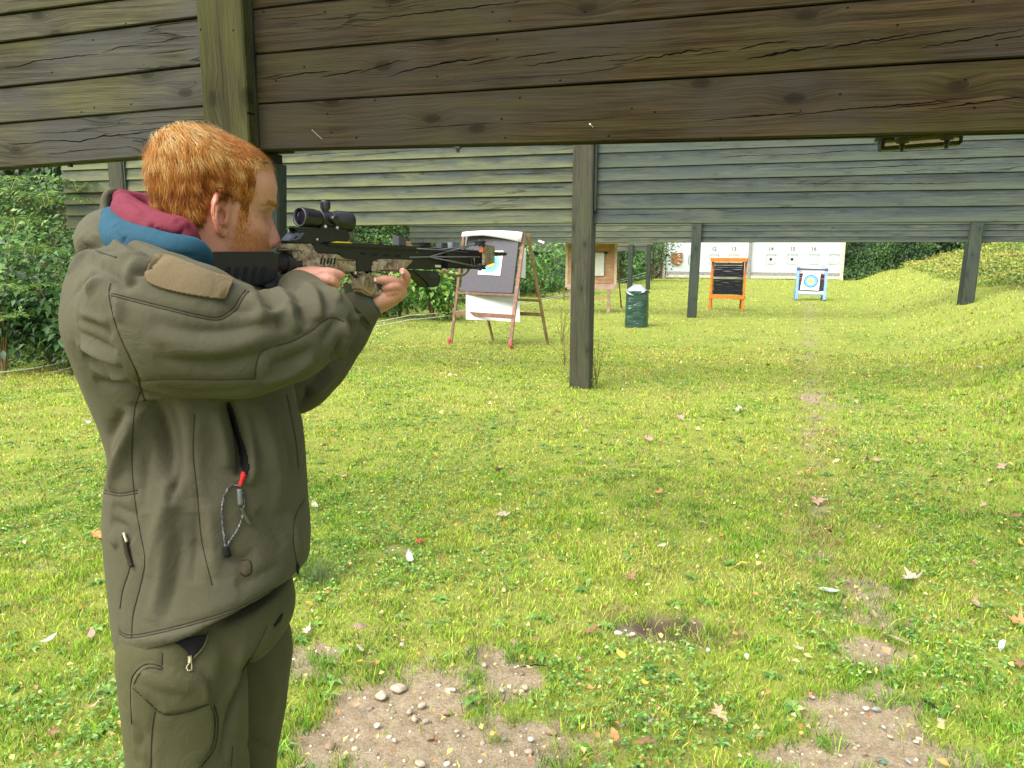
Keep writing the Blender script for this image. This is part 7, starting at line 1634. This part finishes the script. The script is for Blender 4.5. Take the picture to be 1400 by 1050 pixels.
# hooded sweatshirt: teal outside, maroon lining rolled over it
Tl = MB(); chain(Tl, [(PH(158, 302, 1.35), .024), (PH(165, 322, 1.275), .030), (PH(195, 335, 1.215), .030), (PH(235, 343, 1.19), .027), (PH(260, 345, 1.20), .025), (PH(272, 350, 1.23), .021), (PH(276, 360, 1.26), .018)], 22)
chain(Tl, [(PH(152, 296, 1.37), .016), (PH(150, 310, 1.345), .018), (PH(160, 326, 1.31), .018)], 14); chain(Tl, [(PH(200, 345, 1.24), .026), (PH(262, 354, 1.23), .024)], 16)
Mr = MB(); chain(Mr, [(PH(168, 276, 1.395), .016), (PH(174, 290, 1.335), .025), (PH(196, 303, 1.268), .027), (PH(226, 314, 1.226), .0255), (PH(250, 318, 1.214), .022), (PH(262, 328, 1.222), .015)], 22)
chain(Mr, [(PH(168, 272, 1.42), .014), (PH(190, 292, 1.34), .020), (PH(220, 306, 1.30), .022), (PH(240, 314, 1.28), .020)], 14); chain(Mr, [(PH(225, 306, 1.24), .016), (PH(243, 306, 1.235), .014), (PH(256, 312, 1.232), .012), (PH(264, 324, 1.232), .010)], 14)
# far side of both collars, round the neck
chain(Mr, [(PH(168, 272, 1.42), .018), (PH(200, 285, 1.46), .026), (PH(250, 305, 1.45), .026), (PH(300, 330, 1.40), .022)], 14); chain(Tl, [(PH(152, 296, 1.37), .018), (PH(190, 310, 1.46), .030), (PH(250, 330, 1.47), .030), (PH(310, 350, 1.40), .024)], 14)
for mb_, mat, nm, lines in ((Tl, TEAL, 'sweatshirt_hood', [([(152, 312), (165, 305)], .004, -.003), ([(155, 318), (180, 330), (230, 346), (270, 352)], .005, -.003), ([(165, 335), (175, 322)], .004, -.003), ([(160, 300), (166, 320), (185, 334)], .006, .003), ([(200, 340), (240, 350), (275, 350)], .004, -.003)]),
                        (Mr, MAROON, 'hood_lining', [([(212, 306), (205, 312), (216, 318), (238, 324), (248, 318), (252, 308)], .005, -.010), ([(162, 279), (180, 276), (200, 290), (218, 300)], .003, -.0025), ([(176, 296), (200, 314), (240, 328)], .006, .003), ([(190, 292), (202, 300)], .005, -.003), ([(235, 302), (246, 300), (258, 310)], .004, .004)])):
    me = fuse(mb_, .0030, 6, nm); V = co(me).astype(np.float64); N = nrm(me).astype(np.float64); tr_ = bvh(me)
    for pts, w, d in lines: press(V, N, trace(tr_, SMX(pts), 2), w, d)
    setco(me, V); pob(nm, me, mat)
# raised rim of the jacket hood, dark inside
Hd = MB(); chain(Hd, [(PH(150, 300, 1.40), .010), (PH(143, 284, 1.405), .008), (PH(145, 268, 1.415), .0075), (PH(153, 262, 1.425), .0075), (PH(163, 264, 1.44), .0075), (PH(172, 272, 1.46), .008), (PH(190, 290, 1.48), .012)], 14)
chain(Hd, [(PH(146, 300, 1.43), .014), (PH(147, 280, 1.44), .012), (PH(156, 272, 1.45), .012), (PH(170, 284, 1.47), .014), (PH(172, 300, 1.45), .02)], 12)
pob('hood_rim', fuse(Hd, .003, 5, 'hood_rim'), OLIVE, jk)
m = MB(); m.prism([PH(149, 285, 1.412), PH(152, 268, 1.42), PH(162, 268, 1.435), PH(168, 280, 1.44), PH(166, 296, 1.41), PH(155, 300, 1.40)], F0 * .01); m.build('hood_inside', DARKC, jk)

# trousers
T = MB()
top = [(835, 800, 190, 390, 1.265, .135), (870, 830, 186, 397, 1.265, .145), (892, 856, 186, 394, 1.265, .142), (908, 876, 198, 380, 1.265, .125)]
rings(T, [(PH(xl, yl, h), PH(xr, yr, h), hd) for (yl, yr, xl, xr, h, hd) in spline_rows(top, 5)], F0, 56, 2.4)
def leg(cx0, h0, r0, x_knee, r_k, x_foot, r_f, zt=.93, lean=0.0):
    pts = []
    b = PH(cx0, 900, h0); R_h = R0
    for z, dx, dy, r in ((b.z + .02, 0, 0, r0), (.74, x_knee * .4, lean * .3, r0 * .97), (.60, x_knee * .8, lean * .6, r0 * .86), (.47, x_knee, lean, r_k), (.30, x_foot * .9, lean * .6, r_k * .95), (.14, x_foot, 0, r_f), (.05, x_foot, 0, r_f * .98)):
        pts.append((Vector((b.x, b.y, 0)) + R_h * dx + F0 * dy + Vector((0, 0, z)), r))
    chain(T, pts, 34); return pts[-1][0]
fR = leg(250, 1.175, .101, -.005, .078, -.03, .068); fL = leg(331, 1.36, .098, -.035, .084, -.06, .070, lean=-.02)
tr = fuse(T, .0045, 22, 'trousers', .8); V = co(tr).astype(np.float64); N = nrm(tr).astype(np.float64); tree2 = bvh(tr)
TF = [([(190, 925), (215, 938), (245, 950)], .008, -.004), ([(200, 915), (230, 930), (262, 938)], .008, .004), ([(205, 945), (225, 965)], .007, -.003), ([(345, 900), (330, 940), (318, 980), (306, 1040)], .010, -.020), ([(300, 880), (290, 930), (285, 980)], .014, .005), ([(335, 880), (325, 920), (312, 960)], .010, .007), ([(186, 985), (200, 1000), (196, 1020)], .009, -.006), ([(182, 1030), (200, 1040)], .008, -.005), ([(355, 1020), (370, 1026), (378, 1018)], .007, -.004), ([(250, 880), (262, 900), (268, 915)], .010, -.005), ([(360, 900), (372, 940), (370, 990)], .014, .005), ([(310, 1000), (330, 1015), (360, 1018)], .008, -.004)]
for pts, w, d in TF: press(V, N, trace(tree2, SMX(pts), 4), w, d)
# raised cargo pocket
def raise_inside(V, N, outline, d, soft=6.0):
    Q = V - np.array(tuple(CAM)); fz = Q @ np.array(tuple(Fw)); sx = CX + FPX * (Q @ np.array(tuple(Rt))) / fz; sy = CY - FPX * (Q @ np.array(tuple(Up))) / fz
    O = np.array(outline); c = np.zeros(len(V), bool); dist = np.full(len(V), 1e9); n = len(O)
    for i in range(n):
        (x1, y1), (x2, y2) = O[i], O[(i + 1) % n]; k = ((y1 > sy) != (y2 > sy)) & (sx < (x2 - x1) * (sy - y1) / (y2 - y1 + 1e-9) + x1); c ^= k
        t = np.clip(((sx - x1) * (x2 - x1) + (sy - y1) * (y2 - y1)) / ((x2 - x1) ** 2 + (y2 - y1) ** 2 + 1e-9), 0, 1); dist = np.minimum(dist, np.hypot(sx - x1 - t * (x2 - x1), sy - y1 - t * (y2 - y1)))
    facing = np.einsum('ij,ij->i', N, Q) < 0; k = c & facing; V[k] += N[k] * (d * np.clip(dist[k] / soft, 0, 1))[:, None]
PK = SMX([(180, 935), (186, 918), (200, 908), (240, 915), (275, 922), (288, 945), (294, 975), (292, 1015), (280, 1040), (255, 1070), (220, 1075), (190, 1072), (182, 1000), (180, 935)])
raise_inside(V, N, PK, .010, 5); raise_inside(V, N, [(181, 935), (186, 917), (202, 909), (285, 925), (288, 962), (258, 972), (225, 976), (203, 962)], .005, 3)
V += N * (np.array([noise.noise(Vector(p) * 8.0) for p in V]) * .002)[:, None]
setco(tr, V); N = nrm(tr).astype(np.float64); tree2 = bvh(tr)
TS = [[(180, 990), (179, 935), (186, 918), (200, 908), (220, 911), (222, 916)], [(183, 935), (190, 922), (203, 913), (222, 916)], [(222, 893), (221, 914)], [(181, 940), (203, 960), (226, 977), (260, 972), (287, 962)], [(212, 972), (208, 1000), (206, 1050)], [(288, 965), (294, 985), (290, 1020), (272, 1044)], [(292, 962), (298, 985), (294, 1022), (276, 1047)], [(365, 856), (352, 884), (330, 920)], [(318, 1020), (316, 1048)]]
for pts in TS: press(V, N, trace(tree2, SMX(pts), 3), .0045, -.0020, False)
setco(tr, V); tree2 = bvh(tr); tro = pob('trousers', tr, OLIVE2)
for pts in TS: piping(tro, tree2, pts, .0010, SEAMM)
patch(tro, tree2, SMX([(226, 876), (250, 872), (283, 866), (278, 885), (262, 902), (252, 890), (236, 880)]), DARKC, 'pocket_opening', .0012, 2.0); overlay(tro, tree2, [(284, 866), (278, 884), (262, 902)], .0022, OLIVE2, 'zip_edge', .002)
m = MB(); q = on_cloth(tree2, [(258, 896), (258, 906)], .004); 
if len(q) > 1: m.tube(q, .0032, 8); m.build('zip_slider', ZIPM, tro)
overlay(tro, tree2, SMX([(258, 905), (254, 913), (256, 919), (261, 918), (260, 906)]), .0010, ZIPM, 'zip_pull', .004)
patch(tro, tree2, [(383, 836), (388, 838), (384, 850), (372, 862), (371, 855)], DARKC, 'pocket_opening', .0012, 2.0)
# boots
for f in (fR, fL):
    Bt = MB(); d = (hf * .75 + R0 * .25).normalized(); g = Vector((f.x, f.y, 0)); chain(Bt, [(g + Vector((0, 0, .16)), .052), (g + Vector((0, 0, .08)), .054), (g + d * .02 + Vector((0, 0, .045)), .045), (g + d * .12 + Vector((0, 0, .045)), .042), (g + d * .19 + Vector((0, 0, .038)), .036)], 20); chain(Bt, [(g - d * .03 + Vector((0, 0, .045)), .042), (g + d * .05 + Vector((0, 0, .045)), .042)], 18)
    me = fuse(Bt, .005, 4, 'boot'); V = co(me); V[:, 2] = np.maximum(V[:, 2], .012); setco(me, V); bo = pob('boot', me, plain('brown_leather', (.08, .05, .03), .55, .4, .2, 40, .3) if 'brown_leather' not in bpy.data.materials else bpy.data.materials['brown_leather'])
    m = MB(); s = Vector((d.y, -d.x, 0)); q = [(-.075, -.035), (-.075, .035), (.05, .046), (.15, .050), (.22, .030), (.232, 0), (.22, -.030), (.15, -.050), (.05, -.046)]; m.prism([g + d * a + s * b + Vector((0, 0, .0)) for a, b in q], Vector((0, 0, .024))); m.build('sole', RUB, bo)
